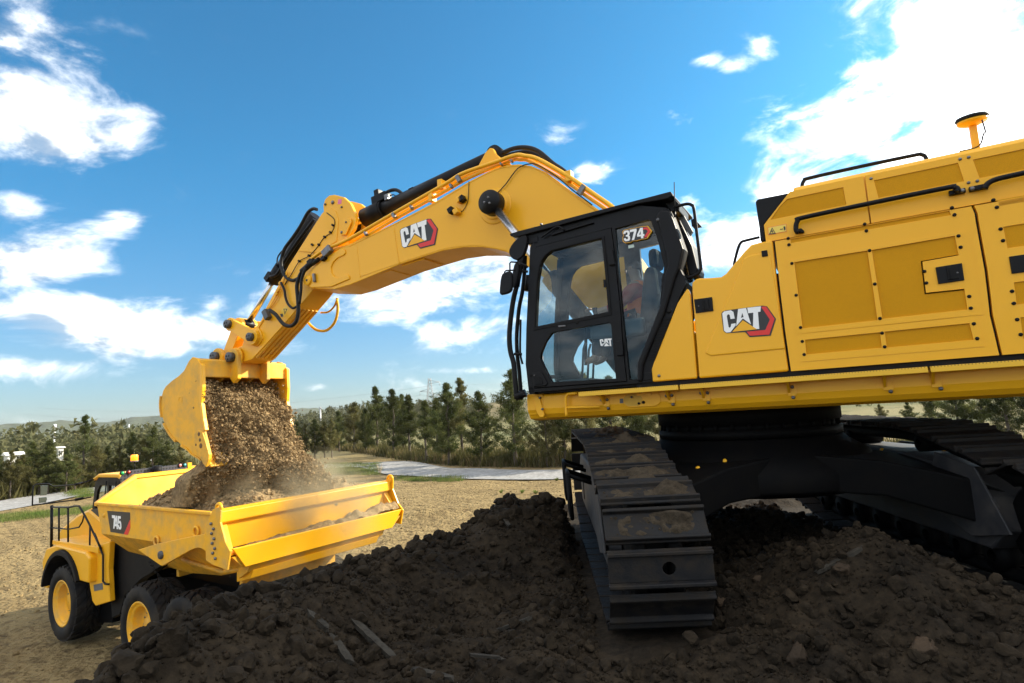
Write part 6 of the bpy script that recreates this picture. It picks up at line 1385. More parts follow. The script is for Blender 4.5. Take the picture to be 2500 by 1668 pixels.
# ---- ground sheet: rings round the camera out to the horizon
na, rings = 420, np.concatenate([np.linspace(4, 60, 120), np.geomspace(61, 9000, 80)])
A2, R2 = np.meshgrid(np.linspace(0, 2*math.pi, na, endpoint=False), rings, indexing='ij'); GX, GY = R2*np.sin(A2), R2*np.cos(A2)
amp = np.clip(R2/30, .5, 1)
GZz = .05*fbm(GX*.35, GY*.35, s=40, o=4)*np.clip(70/R2, 0, 1)+np.clip((R2-75)/600, 0, 1)**1.3*9*(fbm(GX*.004+3, GY*.004, s=41, o=3)-.25)
GZz -= np.clip((R2-300)/3000, 0, 1)*6
bank = np.exp(-((GY-31-.15*GX)/1.1)**2)*.32*np.clip((GX+10)/6, 0, 1)*(1+.6*vnoise(GX*.8, GY*.8, s=44))
GZz = GZz+bank
idx = np.arange(na*len(rings)).reshape(na, -1); i2 = np.roll(idx, -1, 0); Fg = np.stack([idx[:,:-1], idx[:,1:], i2[:,1:], i2[:,:-1]], -1).reshape(-1, 4)
def ground_mat():
    m = bpy.data.materials.new('dirt_yard'); m.use_nodes = True; nt = m.node_tree; N = nt.nodes; L = nt.links; b = N['Principled BSDF']; b.inputs['Roughness'].default_value = .95; b.inputs['Specular IOR Level'].default_value = .1
    g = N.new('ShaderNodeNewGeometry')
    def noise(s, d=5):
        n = N.new('ShaderNodeTexNoise'); n.inputs['Scale'].default_value = s; n.inputs['Detail'].default_value = d; L.new(g.outputs['Position'], n.inputs['Vector']); return n.outputs['Fac']
    def ramp(v, a, c):
        r = N.new('ShaderNodeMapRange'); r.inputs['From Min'].default_value = a; r.inputs['From Max'].default_value = c; L.new(v, r.inputs['Value']); return r.outputs[0]
    def mix(f, a, c):
        x = N.new('ShaderNodeMix'); x.data_type = 'RGBA'; L.new(f, x.inputs['Factor'])
        for k, v in (('A', a), ('B', c)):
            if isinstance(v, tuple): x.inputs[k].default_value = (*v, 1)
            else: L.new(v, x.inputs[k])
        return x.outputs['Result']
    near = mix(ramp(noise(.35), .4, .65), (.275,.20,.093), (.205,.147,.068)); near = mix(ramp(noise(2.2, 8), .52, .66), near, (.13,.09,.042))
    far = mix(ramp(noise(.012), .42, .62), (.21,.18,.085), (.13,.135,.055)); far = mix(ramp(noise(.05), .5, .66), far, (.075,.085,.038))
    ln = N.new('ShaderNodeVectorMath'); ln.operation = 'LENGTH'; L.new(g.outputs['Position'], ln.inputs[0])
    r = ramp(ln.outputs['Value'], 66, 110); L.new(mix(r, near, far), b.inputs['Base Color'])
    # wheel ruts and tread prints
    wv = N.new('ShaderNodeTexWave'); wv.bands_direction = 'DIAGONAL'; wv.inputs['Scale'].default_value = .55; wv.inputs['Distortion'].default_value = 5; wv.inputs['Detail'].default_value = 3; L.new(g.outputs['Position'], wv.inputs['Vector'])
    ad = N.new('ShaderNodeMath'); ad.operation = 'ADD'; L.new(noise(6, 8), ad.inputs[0]); mu = N.new('ShaderNodeMath'); mu.operation = 'MULTIPLY'; mu.inputs[1].default_value = .16; L.new(wv.outputs['Fac'], mu.inputs[0]); L.new(mu.outputs[0], ad.inputs[1])
    bp = N.new('ShaderNodeBump'); bp.inputs['Strength'].default_value = 1.0; bp.inputs['Distance'].default_value = .30; L.new(ad.outputs[0], bp.inputs['Height']); L.new(bp.outputs[0], b.inputs['Normal'])
    MATS['dirt_yard'] = m; return m
gro = np_mesh('ground', np.stack([GX, GY, GZz], -1).reshape(-1, 3), Fg, ground_mat()); tag(gro, kind='structure')
pp = np.stack([RNG.uniform(-26, 9, 16000), 13+34*RNG.random(16000)**1.4], 1); kk = vnoise(pp[:,0]*.4, pp[:,1]*.4, s=77) > RNG.uniform(-1, .8, 16000); pp = pp[kk]
kk = np.abs((np.concatenate([pp, np.zeros((len(pp), 1))], 1)-TO)@TN) > 2.1; kk |= np.abs((np.concatenate([pp, np.zeros((len(pp), 1))], 1)-TO)@TH-1.5) > 6; pp = pp[kk]
sz = .012+.07*RNG.random(len(pp))**5; pz = .05*fbm(pp[:,0]*.35, pp[:,1]*.35, s=40, o=4)
tag(scatter('yard_clods', np.concatenate([pp, (pz+sz*.3)[:, None]], 1), sz, mat('yard_soil', (.22,.158,.075), .95, var=.8, vcol=(.13,.09,.045), vscale=2, spec=.1), ICO1), 'small pale clods scattered over the dirt yard', 'soil', kind='stuff')
# ---- gravel road past the trees
ROADM = mat('gravel_road', (.27,.265,.255), .95, var=.8, vcol=(.17,.16,.15), vscale=.9, bump=.4, bscale=12, spec=.1, fine=(4, .2))
rc = [on_ground(p)[:2] for p in ((-260,1280),(0,1238),(120,1215),(240,1197))]+[np.array([-31,66.]), np.array([-23,67.])]+[on_ground(p)[:2] for p in ((930,1135),(1000,1148),(1066,1154),(1376,1160))]+[np.array([20,44.]), np.array([45,46.]), np.array([90,60.])]
rc = catmull(rc, 10); V = []; F = []
for i, c in enumerate(rc):
    t = rc[min(i+1, len(rc)-1)]-rc[max(i-1, 0)]; t /= np.linalg.norm(t); n = np.array([-t[1], t[0]]); w = 3.1
    for k in range(7): q = c+n*w*(k/3-1); V.append((q[0], q[1], .075+.03*float(vnoise(np.array(q[0]*.3), np.array(q[1]*.3), s=3))))
for i in range(len(rc)-1):
    for k in range(6): F.append((i*7+k, (i+1)*7+k, (i+1)*7+k+1, i*7+k+1))
tag(np_mesh('road', V, F, ROADM), kind='structure')
# ---- hills on the skyline
def hills(name, dist, prof, depth, m):
    n = len(prof); V = []; F = []; az = np.array([p[0] for p in prof]); hh = np.array([p[1] for p in prof]); A_ = np.linspace(az[0], az[-1], 420); H_ = np.interp(A_, az, hh); k = 22
    AA, TT = np.meshgrid(A_, np.linspace(0, 1, k), indexing='ij'); r = dist*(1+depth*(TT-.5)*2); ar = np.radians(AA)
    Zh = H_[:, None]*np.maximum(0, np.sin(np.pi*TT))**.8*(1+.10*fbm(AA*.9, TT*6, s=60, o=4))-6
    V = np.stack([np.sin(ar)*r, np.cos(ar)*r, Zh], -1).reshape(-1, 3)
    for i in range(len(A_)-1):
        for j in range(k-1): F.append((i*k+j, i*k+j+1, (i+1)*k+j+1, (i+1)*k+j))
    return tag(np_mesh(name, V, F, m), kind='structure')
HILLM = mat('hill_scrub', (.075,.085,.050), .95, var=.9, vcol=(.045,.055,.034), vscale=.02, spec=.05, bump=.5, bscale=.05, fine=(.09, .3))
HILL2 = mat('hill_field', (.19,.155,.085), .95, var=.9, vcol=(.075,.08,.042), vscale=.012, spec=.05)
hills('far_hills', 2600, [(-80,90),(-60,70),(-50,80),(-44,72),(-40.5,66),(-38,72),(-36,62),(-34,70),(-31,82),(-28,92),(-25,96),(-21,80),(-15,60),(-8,50),(0,45),(15,50),(40,70),(80,60)], .18, HILLM)
hills('near_rise', 420, [(-30,2),(-22,8),(-16,15),(-12,17),(-8,14),(-3,18),(2,21),(6,19),(12,15),(20,14),(35,17),(50,14),(70,8)], .32, HILL2)

# ================================================================== SOIL BEING TIPPED
def bl(x, y, z): return TO+TH*x+TN*y+np.array([0, 0, z])
# heap in the bed: height field in the truck's frame
hx = np.linspace(-3.36, 1.45, 120); hy = np.linspace(-1.85, 1.85, 90); HX, HY = np.meshgrid(hx, hy, indexing='ij')
pk = (TO, )
lipw = EXS+KX*(ED*side[11][0]+np.array([0, 0, side[11][1]]))
cxx = float((lipw-TO)@TH); cyy = float((lipw-TO)@TN)
c1_ = 4.10-.60*np.hypot(HX+.45, (HY-.40)*.95); c2_ = 4.05-.52*np.hypot(HX-cxx+.1, HY-cyy+.45); c3_ = 3.52-.30*np.hypot((HX+2.9)*.8, (HY+.7)*.5)
HZ = np.log(np.exp(c1_*6)+np.exp(c2_*6)+np.exp(c3_*6)+np.exp(3.02*6))/6
edge = np.minimum(1.86-np.abs(HY), HX+3.38); HZ = np.minimum(HZ, 3.30+.75*np.maximum(edge, 0)**.8)
HZ = HZ+.07*fbm(HX*2.2, HY*2.2, s=71, o=4)+.03*fbm(HX*9, HY*9, s=72, o=3)
HZ = np.minimum(HZ, np.where(HX > 1.2, 3.0-(HX-1.2)*1.2, 9))
idx = np.arange(HX.size).reshape(HX.shape); Fh = np.stack([idx[:-1,:-1], idx[1:,:-1], idx[1:,1:], idx[:-1,1:]], -1).reshape(-1, 4)
Vh = TO+HX.reshape(-1,1)*TH+HY.reshape(-1,1)*TN+np.stack([np.zeros(HX.size)]*2+[HZ.reshape(-1)], 1)
tag(np_mesh('soil_load', Vh, Fh, SOIL), 'heap of brown soil filling the yellow truck bed', 'soil', kind='stuff')
n = 3600; kin = np.where((np.abs(HY.reshape(-1)) < 1.72) & (HX.reshape(-1) < .95) & (HX.reshape(-1) > -3.2))[0]; k = kin[RNG.integers(0, len(kin), n)]; sz = .016+.05*RNG.random(n)**3; p = Vh[k]+np.concatenate([RNG.normal(0, .02, (n, 2)), (sz*.3)[:, None]], 1)
tag(scatter('load_lumps', p, sz, SOIL, ICO2), 'loose soil lumps lying on the heap in the truck bed', 'soil', kind='stuff')
# ridge of soil on the tailgate ledge
gy2 = np.linspace(-1.98, 1.95, 150); gx2 = np.linspace(0, 1, 14); V = []; F = []
YV, TV = np.meshgrid(gy2, gx2, indexing='ij')
top_h = .05+.26*np.clip((1.95-YV)/3.9, 0, 1)**.8*(1+.35*fbm(YV*2.2, YV*0+.3, s=81, o=4))+.05*vnoise(YV*7, YV*0+1., s=82)
prf_ = np.where(TV > .15, np.maximum(0, np.sin(np.pi*np.minimum(1, .18+.82*(1-TV)))), .55+TV*3)
zl_ = 2.735+np.maximum(0, top_h)*np.minimum(1, prf_)+.012*fbm(YV*14, TV*9, s=83, o=2)
V = TO+((XG-.39*TV)[..., None]*TH+YV[..., None]*TN)+np.stack([YV*0, YV*0, zl_], -1); V = V.reshape(-1, 3)
for i in range(len(gy2)-1):
    for j in range(13): F.append((i*14+j, i*14+j+1, (i+1)*14+j+1, (i+1)*14+j))
tag(np_mesh('ledge_soil', V, F, SOIL), 'ridge of pale brown soil lying on the tailgate ledge', 'soil', kind='stuff')
# the falling curtain from the bucket mouth to the heap: rows in the excavator frame
rows = [  # photo pixels of the left and right edge (zk) with the excavator y of each
 ((455,290),.86,(985,290),-.86,-.55),((456,350),.86,(1000,345),-.86,-.30),((456,400),.87,(1030,420),-.87,-.02),((460,470),.88,(1075,490),-.88,.02),((462,560),.88,(1125,580),-.86,.06),((470,650),.84,(1165,670),-.86,.10),((485,740),.80,(1215,760),-.86,.14),((500,830),.78,(1290,850),-.88,.16),((500,900),.78,(1370,930),-.92,.16),((440,960),.86,(1430,1000),-.98,.14),((330,1060),1.0,(1500,1080),-1.1,.10),((300,1250),1.0,(1500,1250),-1.1,.0)]
nu = 70; rr_ = catmull([np.array([a[0],a[1],ya,b[0],b[1],yb,bul]) for a, ya, b, yb, bul in rows], 10); nv = len(rr_)
V = np.zeros((nv, nu, 3))
for i, r in enumerate(rr_):
    L0 = EXS+KX*(ED*E(zk(r[0],r[1]), r[2])[0]+EN*r[2]+np.array([0,0,E(zk(r[0],r[1]), r[2])[1]])); R0 = EXS+KX*(ED*E(zk(r[3],r[4]), r[5])[0]+EN*r[5]+np.array([0,0,E(zk(r[3],r[4]), r[5])[1]]))
    t = np.linspace(0, 1, nu); q = L0*(1-t)[:, None]+R0*t[:, None]; bul = (.10+r[6])*np.sin(math.pi*t)
    V[i] = q-ED*bul[:, None]
ii, jj = np.meshgrid(np.arange(nv)*.11, np.arange(nu)*.11, indexing='ij')
dsp = .15*fbm(ii*.55, jj*1.1, s=91, o=4)+.05*fbm(ii*2.6, jj*3.6, s=92, o=3)
V = V-ED*dsp[..., None]-np.array([0, 0, 1])*0
back = V+ED*.55; back[:, 0] = V[:, 0]+ED*.1; back[:, -1] = V[:, -1]+ED*.1
allV = np.concatenate([V.reshape(-1, 3), back.reshape(-1, 3)]); idx = np.arange(nv*nu).reshape(nv, nu); o_ = nv*nu
Fc = np.stack([idx[:-1,:-1], idx[1:,:-1], idx[1:,1:], idx[:-1,1:]], -1).reshape(-1, 4)
Fc = np.concatenate([Fc, Fc[:, ::-1]+o_, np.stack([idx[:-1,0], idx[:-1,0]+o_, idx[1:,0]+o_, idx[1:,0]], -1), np.stack([idx[:-1,-1], idx[1:,-1], idx[1:,-1]+o_, idx[:-1,-1]+o_], -1), np.stack([idx[0,:-1], idx[0,1:], idx[0,1:]+o_, idx[0,:-1]+o_], -1)])
tag(np_mesh('falling_soil', allV, Fc, SOIL), 'curtain of brown soil pouring out of the excavator bucket', 'soil', kind='stuff')
n = 34000; k = RNG.integers(0, nv*nu, n); sz = .0035+.014*RNG.random(n)**3+.045*RNG.random(n)**16; p = V.reshape(-1, 3)[k]-ED*(sz*.3+RNG.random(n)**4*.16)[:, None]+RNG.normal(0, 1, (n, 3))*np.where(RNG.random(n) < .08, .13, .025)[:, None]
tx_ = (p-TO)@TH; k = ~((tx_ < -3.30) & (p[:, 2] < 3.62)) & ~(((p-TO)@TN > 1.8) & (p[:, 2] < 3.45)); p, sz = p[k], sz[k]
tag(scatter('falling_lumps', p, sz, SOIL, ICO1), 'loose lumps of soil tumbling from the excavator bucket', 'soil', kind='stuff')
# ================================================================== TREES AND FAR THINGS
def tree_variant(seed, H=8.0, slim=1.0, dens=1.0, leaf=LEAF, bare=.12):
    rn = np.random.default_rng(seed)
    mb = MB(); n = 9; tr = [np.array([rn.normal(0, .012*H*(i/n)), rn.normal(0, .012*H*(i/n)), H*.97*i/(n-1)]) for i in range(n)]
    mb.tube(tr, [H*.020*(1-.9*i/(n-1))+.012 for i in range(n)], 7)
    tips = []
    for k in range(int(58*dens)):
        h = bare+(1-bare)*rn.random()**.85; f = (h-bare)/(1-bare); z = h*H*.97; i = min(n-2, int(h*(n-1))); b = tr[i]+(tr[i+1]-tr[i])*(h*(n-1)-i)
        R = H*.30*slim*(1-f)**1.05*(.35+1.05*rn.random())*(1 if f > .12 else .7)+.10
        a = rn.random()*2*math.pi; up = .35+.75*rn.random()
        e = b+np.array([math.cos(a)*R, math.sin(a)*R, R*up]); m_ = (b+e)/2+np.array([0, 0, -R*.10])
        mb.tube([b, m_, e], [.012+.010*H*.12*(1-f), .010, .005], 4, caps=False)
        m = max(3, int(R*6.0))
        for q in range(m):
            t = .25+.8*(q+rn.random())/m; c = b*(1-t)**2+2*m_*t*(1-t)+e*t*t if t <= 1 else e
            tips.append((c+rn.normal(0, .10*(.5+R*.25), 3), R))
    for q in range(int(7*dens)): tips.append((tr[-1]+np.array([rn.normal(0, .05), rn.normal(0, .05), .1-rn.random()*.14*H]), .4))
    trunk = mb
    P = np.array([t[0] for t in tips]); V = []; F = []
    m = 40; N_ = len(P)*m; wl = np.repeat(np.array([.45+.55*min(1, t[1]/.8) for t in tips]), m)
    c = np.repeat(P, m, 0)+rn.normal(0, 1, (N_, 3))*np.array([.135, .135, .11])*(H/8)*wl[:, None]*1.1
    d = rn.normal(0, 1, (N_, 3)); d[:, 2] = np.abs(d[:, 2])*.9+.25; d /= np.linalg.norm(d, axis=1)[:, None]
    L_ = (.13+.17*rn.random(N_))*(H/8); w = np.cross(d, rn.normal(0, 1, (N_, 3))); w /= np.linalg.norm(w, axis=1)[:, None]; ww = (.020+.022*rn.random(N_))*(H/8)
    V = np.stack([c-w*ww[:, None], c+w*ww[:, None], c+d*L_[:, None]], 1).reshape(-1, 3); F = np.arange(N_*3).reshape(-1, 3)
    return trunk, V, F, leaf, H
def make_tree(seed, **k):
    tr, V, F, leaf, H = tree_variant(seed, **k)
    t = tr.build('trunk', BARK); c = np_mesh('crown', V, F, leaf, smooth=False); COL.objects.unlink(t); COL.objects.unlink(c); return t.data, c.data, H
VAR = [make_tree(100+i, H=8.0, slim=s, dens=d, leaf=l, bare=b) for i, (s, d, l, b) in enumerate([(1.0,1.0,LEAF,.14),(.8,.9,LEAF,.18),(1.15,1.1,LEAF,.10),(.62,.75,LEAF2,.22),(1.25,1.15,LEAF2,.08),(.9,.95,LEAF2,.15),(.5,.6,LEAF,.3)])]
KIND = ['dark green feathery conifer', 'slim dark conifer with loose crown', 'broad dark green conifer', 'thin olive green conifer', 'wide bushy olive conifer', 'olive green conifer with ragged crown', 'spindly sparse conifer']
def tree(base, H, v, label, group):
    t, c, H0 = VAR[v]; s_ = H/H0; r = empty('conifer_tree', (base[0], base[1], base[2]-.05), RNG.uniform(0, 6.28)); r.scale = (s_*RNG.uniform(.92, 1.12), s_*RNG.uniform(.92, 1.12), s_)
    for nm, d in (('trunk', t), ('crown', c)):
        o = bpy.data.objects.new(nm, d); COL.objects.link(o); o.parent = r
    tag(r, label, 'tree', group); return r
def tree_px(bp_, ty, v, label, group, dist=None):
    g = on_ground(bp_) if dist is None else None
    if dist is not None:
        d = pix_dir(*bp_); k = dist/math.hypot(d[0], d[1]); g = np.array([d[0]*k, d[1]*k, 0.])
    D_ = g[1]; v_ = CR*(bp_[0]-1250)/FPX-CU*(ty-834)/FPX+CF; H = CAMZ+v_[2]*(D_/v_[1]); return tree(g, H, v, label, group)
G1 = 'trees along the gravel road behind the truck and cab'; G2 = 'trees beyond the road behind the dump truck cab'; G3 = 'trees seen under the excavator body'
row = [((555,752),365,4),((745,752),240,2),((880,790),258,0),((1010,800),290,1),((1145,838),335,1),((1335,858),205,0),((1445,845),160,3),((1600,868),275,2),((1880,874),92,0),((2140,872),330,4),((2290,868),300,1),((650,765),420,0),((430,752),440,2),((1240,800),330,2),((960,770),300,0)]
where = ['at the far end of the tree row', 'second tall one of the row behind the tailgate', 'in the middle of the tree row', 'with a pointed top left of the pylon', 'standing just in front of the pylon', 'tall one right of the pylon', 'with its top rising above the row right of the pylon', 'with a clear dark trunk by the roadside', 'tallest of the row, beside the excavator cab', 'behind the excavator beam end', 'behind the excavator step and cab', 'low one between the first two of the row', 'hazy one nearest the falling soil', 'filling the gap behind the pylon trees', 'behind the middle of the row']
for (b, ty, v), w in zip(row, where): tree_px(zt(*b), zt(0, ty-28)[1], v, KIND[v]+' '+w, G1)
for i, (x, ty) in enumerate(((90,500),(150,515),(230,480),(310,500),(370,470))): tree_px(zt(x, 752), zt(0, ty)[1], (2,5,0,4,5)[i], KIND[(2,5,0,4,5)[i]]+', small and hazy, in the clump beyond the tipping soil', 'hazy trees beyond the tipping soil', dist=88)
for i, (x, ty) in enumerate(((1440,905),(1500,915),(1560,900),(1620,905),(1690,900),(1760,900),(1850,905))): tree_px((x, 1140), ty, (4,0,2,5,1,2,0)[i], KIND[(4,0,2,5,1,2,0)[i]]+' behind the left track, below the yellow body', G3, dist=(52,60,55,64,58,66,60)[i])
for i, (x, ty) in enumerate(((2160,985),(2230,978),(2290,930),(2350,915),(2410,905),(2470,895),(2540,880),(2620,860))): tree_px((x, 1100), ty, (4,2,0,2,1,0,2,4)[i], KIND[(4,2,0,2,1,0,2,4)[i]]+' beyond the right track, under the body', G3, dist=(90,80,62,58,60,56,60,58)[i])
left = [((380,1290),600,2),((590,1270),556,1),((1035,1190),265,6),((1180,1180),640,4),((820,1250),690,2),((120,1330),700,5),((240,1310),760,4),((-60,1340),690,2),((700,1250),800,5),((930,1225),790,4),((1330,1150),650,2),((1480,1140),640,5),((1640,1130),480,0),((1780,1120),560,4),((1900,1110),420,2),((2080,1100),590,0),((2240,1090),640,5),((480,1280),760,4)]
lw = ['left of the twin crowns by the mast', 'just below the white mast', 'tallest and thinest, rising over the hills', 'beside the spindly tall one', 'left of the spindly tall one', 'at the edge of the scrub by the road', 'among the low scrub by the road', 'half outside the scrub at the road bend', 'low in front of the mast', 'at the foot of the spindly tall one', 'behind the amber beacon', 'left of the amber beacon', 'with a pale top beyond the beacon', 'between the beacon and the bucket', 'just left of the bucket heel', 'behind the bucket heel', 'below the bucket cutting edge', 'low between the twin crowns']
for (b, ty, v), w in zip(left, lw): tree_px(zd(*b), zd(0, ty)[1], v, KIND[v]+' '+w, G2)
# undergrowth and far woods
def tufts(name, P, h, w, m, nb, label, cat):
    n = len(P)*nb; c = np.repeat(P, nb, 0)+np.concatenate([RNG.normal(0, 1, (n, 2))*np.repeat(w, nb)[:, None], np.zeros((n, 1))], 1); hh = np.repeat(h, nb)*(.5+.7*RNG.random(n))
    a = RNG.random(n)*6.28; d = np.stack([np.cos(a), np.sin(a), np.zeros(n)], 1); le = RNG.normal(0, .28, (n, 3)); le[:, 2] = 1; le /= np.linalg.norm(le, axis=1)[:, None]; bw = (.02+.03*RNG.random(n))*np.repeat(np.clip(h*1.5, .3, 3), nb)
    V = np.stack([c-d*bw[:, None], c+d*bw[:, None], c+le*hh[:, None]], 1).reshape(-1, 3); return tag(np_mesh(name, V, np.arange(n*3).reshape(-1, 3), m, smooth=False), label, cat, kind='stuff')
pts = []
for i in range(2600):
    x = RNG.uniform(740, 1420); y = np.interp(x, [740,860,960,1060,1180,1420], [1101,1103,1116,1130,1138,1138])-RNG.random()**2*16; pts.append(on_ground((x, y)))
for i in range(1400):
    x = RNG.uniform(1400, 2560); pts.append(on_ground((x, 1128-RNG.random()*30)))
P = np.array(pts); tufts('dry_undergrowth', P, RNG.uniform(.3, 1.1, len(P)), np.full(len(P), .35), DRY, 16, 'straw coloured dry grass and brush under the roadside trees', 'undergrowth')
k = RNG.random(len(P)) < .22; tufts('green_undergrowth', P[k], RNG.uniform(.5, 1.7, k.sum()), np.full(k.sum(), .5), LEAF2, 40, 'dull green shrubs growing among the roadside trees', 'undergrowth')
pts = [on_ground((x, np.interp(x, [0, 240, 420], [1222, 1188, 1165])-RNG.random()**1.5*30)) for x in RNG.uniform(-60, 460, 1500)]
P = np.array(pts); tufts('left_scrub', P, RNG.uniform(.5, 2.0, len(P)), np.full(len(P), .6), LEAF2, 26, 'low olive scrub at the foot of the trees beyond the truck', 'undergrowth')
pts = [on_ground((RNG.uniform(165, 225), np.interp(RNG.random(), [0, 1], [1196, 1214]))) for _ in range(300)]+[on_ground((x, np.interp(x, [0, 230], [1268, 1246])+RNG.normal(0, 3.5))) for x in RNG.uniform(-20, 240, 700)]
pts += [on_ground((RNG.uniform(790, 925), RNG.uniform(1132, 1160))) for _ in range(900)]+[on_ground((RNG.uniform(960, 1130), RNG.uniform(1165, 1176))) for _ in range(200)]
P = np.array(pts); tufts('grass_patches', P, RNG.uniform(.10, .34, len(P)), np.full(len(P), .25), GRASS, 22, 'patches of short green grass on the dirt yard', 'grass')
# small weeds one can point at
for i, q in enumerate(((1757,1090),(1928,1092),(2040,1095),(2215,990))):
    b = on_ground(zt(*q)); n = 60; a = RNG.random(n)*6.28; le = np.stack([np.cos(a)*RNG.random(n), np.sin(a)*RNG.random(n), .5+RNG.random(n)*.5], 1); L_ = RNG.uniform(.12, .34, n); d = np.stack([-np.sin(a), np.cos(a), np.zeros(n)], 1)*.035
    mid = b+le*(L_*.55)[:, None]; tip = b+le*L_[:, None]+np.array([0, 0, -.03]); V = np.stack([np.repeat(b[None], n, 0), mid+d, tip, mid-d], 1).reshape(-1, 3)
    tag(np_mesh('weed', V, np.arange(n*4).reshape(-1, 4), GRASS, smooth=False), 'small leafy green weed on the bare yard beyond the mound crest', 'weed', 'green weeds on the yard')
b = on_ground(zt(765, 935)); mb = MB()
for i in range(14):
    a = RNG.random()*6.28; l = RNG.uniform(.5, 1.1); e = b+np.array([math.cos(a)*.3*l, math.sin(a)*.3*l, l]); mb.tube([b, (b+e)/2+RNG.normal(0, .04, 3), e], .012, 4, r2=.004)
    for j in range(3): s0 = b+(e-b)*RNG.uniform(.4, .9); mb.tube([s0, s0+np.array([RNG.normal(0, .16), RNG.normal(0, .16), RNG.uniform(.05, .25)])], .006, 3, r2=.003)
tag(mb.build('dead_bush', mat('dead_twigs', (.45,.36,.24), .9, var=.3)), 'bare pale dead bush behind the truck tailgate', 'bush')
# distant wood on the rise: one mass
def crowns(n, az, rr, hh, name, label):
    a = np.radians(RNG.uniform(*az, n)); r = RNG.uniform(*rr, n); h = RNG.uniform(*hh, n); x, y = np.sin(a)*r, np.cos(a)*r
    base = np.zeros(n)
    for o in ('near_rise', 'ground'): pass
    prf = [(-30,2),(-22,8),(-16,15),(-12,17),(-8,14),(-3,18),(2,21),(6,19),(12,15),(20,14),(35,17),(50,14),(70,8)]
    t = (r/420-1)/.64+.5; hz = np.interp(np.degrees(a), [p[0] for p in prf], [p[1] for p in prf], left=0, right=0); base = np.where((t > 0) & (t < 1), hz*np.sin(np.pi*np.clip(t, 0, 1))**.8-6, 0); base = np.maximum(base, -1.5)
    m = 46; N_ = n*m; c = np.repeat(np.stack([x, y, base], 1), m, 0); u = RNG.random(N_); hr = np.repeat(h, m); c[:, 2] += hr*(.12+.88*u); sp = hr*.22*(1-u*.85)+.1
    c[:, :2] += RNG.normal(0, 1, (N_, 2))*sp[:, None]*.7; d = RNG.normal(0, 1, (N_, 3)); d /= np.linalg.norm(d, axis=1)[:, None]; e = RNG.normal(0, 1, (N_, 3)); e /= np.linalg.norm(e, axis=1)[:, None]; s_ = hr*.085
    V = np.stack([c-d*s_[:, None], c+d*s_[:, None], c+e*s_[:, None]*1.5], 1).reshape(-1, 3); return tag(np_mesh(name, V, np.arange(N_*3).reshape(-1, 3), LEAFF, smooth=False), label, 'wood', kind='stuff')
crowns(700, (-23, -4), (260, 420), (5, 9), 'distant_wood', 'far hazy wood covering the low rise beyond the tipping soil')
crowns(420, (-4, 60), (200, 430), (4, 8), 'distant_scrub', 'far scattered scrub trees on the field beyond the excavator')
crowns(900, (-52, -22), (120, 520), (4, 8), 'distant_plain_trees', 'far olive trees on the plain below the dark hills')
# far houses on the plain
def house(px, dist, w, d, h, label):
    v = pix_dir(*px); k = dist/math.hypot(v[0], v[1]); g = np.array([v[0]*k, v[1]*k, max(0, CAMZ+v[2]*k-h*.5)]); r = empty('house', g, math.atan2(-v[0], v[1])+.3)
    mb = MB(); mb.box((-w/2,-d/2,-.3),(w/2,d/2,h)); mb.build('wall', CONC, r)
    mb = MB(); mb.add([(-w/2-.3,-d/2-.3,h),(w/2+.3,-d/2-.3,h),(w/2+.3,d/2+.3,h),(-w/2-.3,d/2+.3,h),(-w/2-.3,0,h+d*.3),(w/2+.3,0,h+d*.3)], [(0,1,5,4),(2,3,4,5),(0,4,3),(1,2,5),(3,2,1,0)]); mb.build('roof', CONC, r)
    for x in (-w*.28, w*.1): mb = MB(); mb.box((x,-d/2-.03,h*.35),(x+w*.14,-d/2+.02,h*.75)); mb.build('window', BLKM, r)
    tag(r, label, 'house')
house(zd(165,805), 105, 1.6, 1.4, .7, 'small white house in the scrub right of the road bend'); house(zd(748,752), 150, .9, .9, 2.2, 'narrow white pump house below the mast'); house(zd(1820,815), 95, 1.3, 1.2, 1.2, 'white hut right of the amber beacon'); house(zd(220,695), 400, 3, 3, 2, 'tiny far white house on the plain')
# masts and pylon
def at_dist(px, dist): v = pix_dir(*px); k = dist/math.hypot(v[0], v[1]); return np.array([v[0]*k, v[1]*k, CAMZ+v[2]*k])
def mast(top, bot, dist, r, m, label, head):
    t, b = at_dist(top, dist), at_dist(bot, dist); b = np.array([t[0], t[1], min(b[2], 0)-2]); mb = MB(); mb.cyl(b, t, r*1.3, 10, r2=r); o = empty('mast', tuple(b)); mb2 = mb; mb2.v = [tuple(np.array(p)-b) for p in mb.v]; mb2.build('pole', m, o)
    if head: mb = MB(); mb.cyl(t-b-np.array([0,0,head*3]), t-b, head, 10); mb.build('antenna_head', m, o)
    tag(o, label, 'mast')
mast(zd(686,388), zd(684,575), 320, .32, MASTW, 'tall white telecom mast standing before the hills', .55)
mast(zd(1610,388), zd(1612,490), 600, .4, MASTW, 'faint pale mast on the slope of the hills', 0)
mast(zt(275,380), zt(278,455), 300, .35, GALV, 'dark chimney-like mast above the far wood', .4)
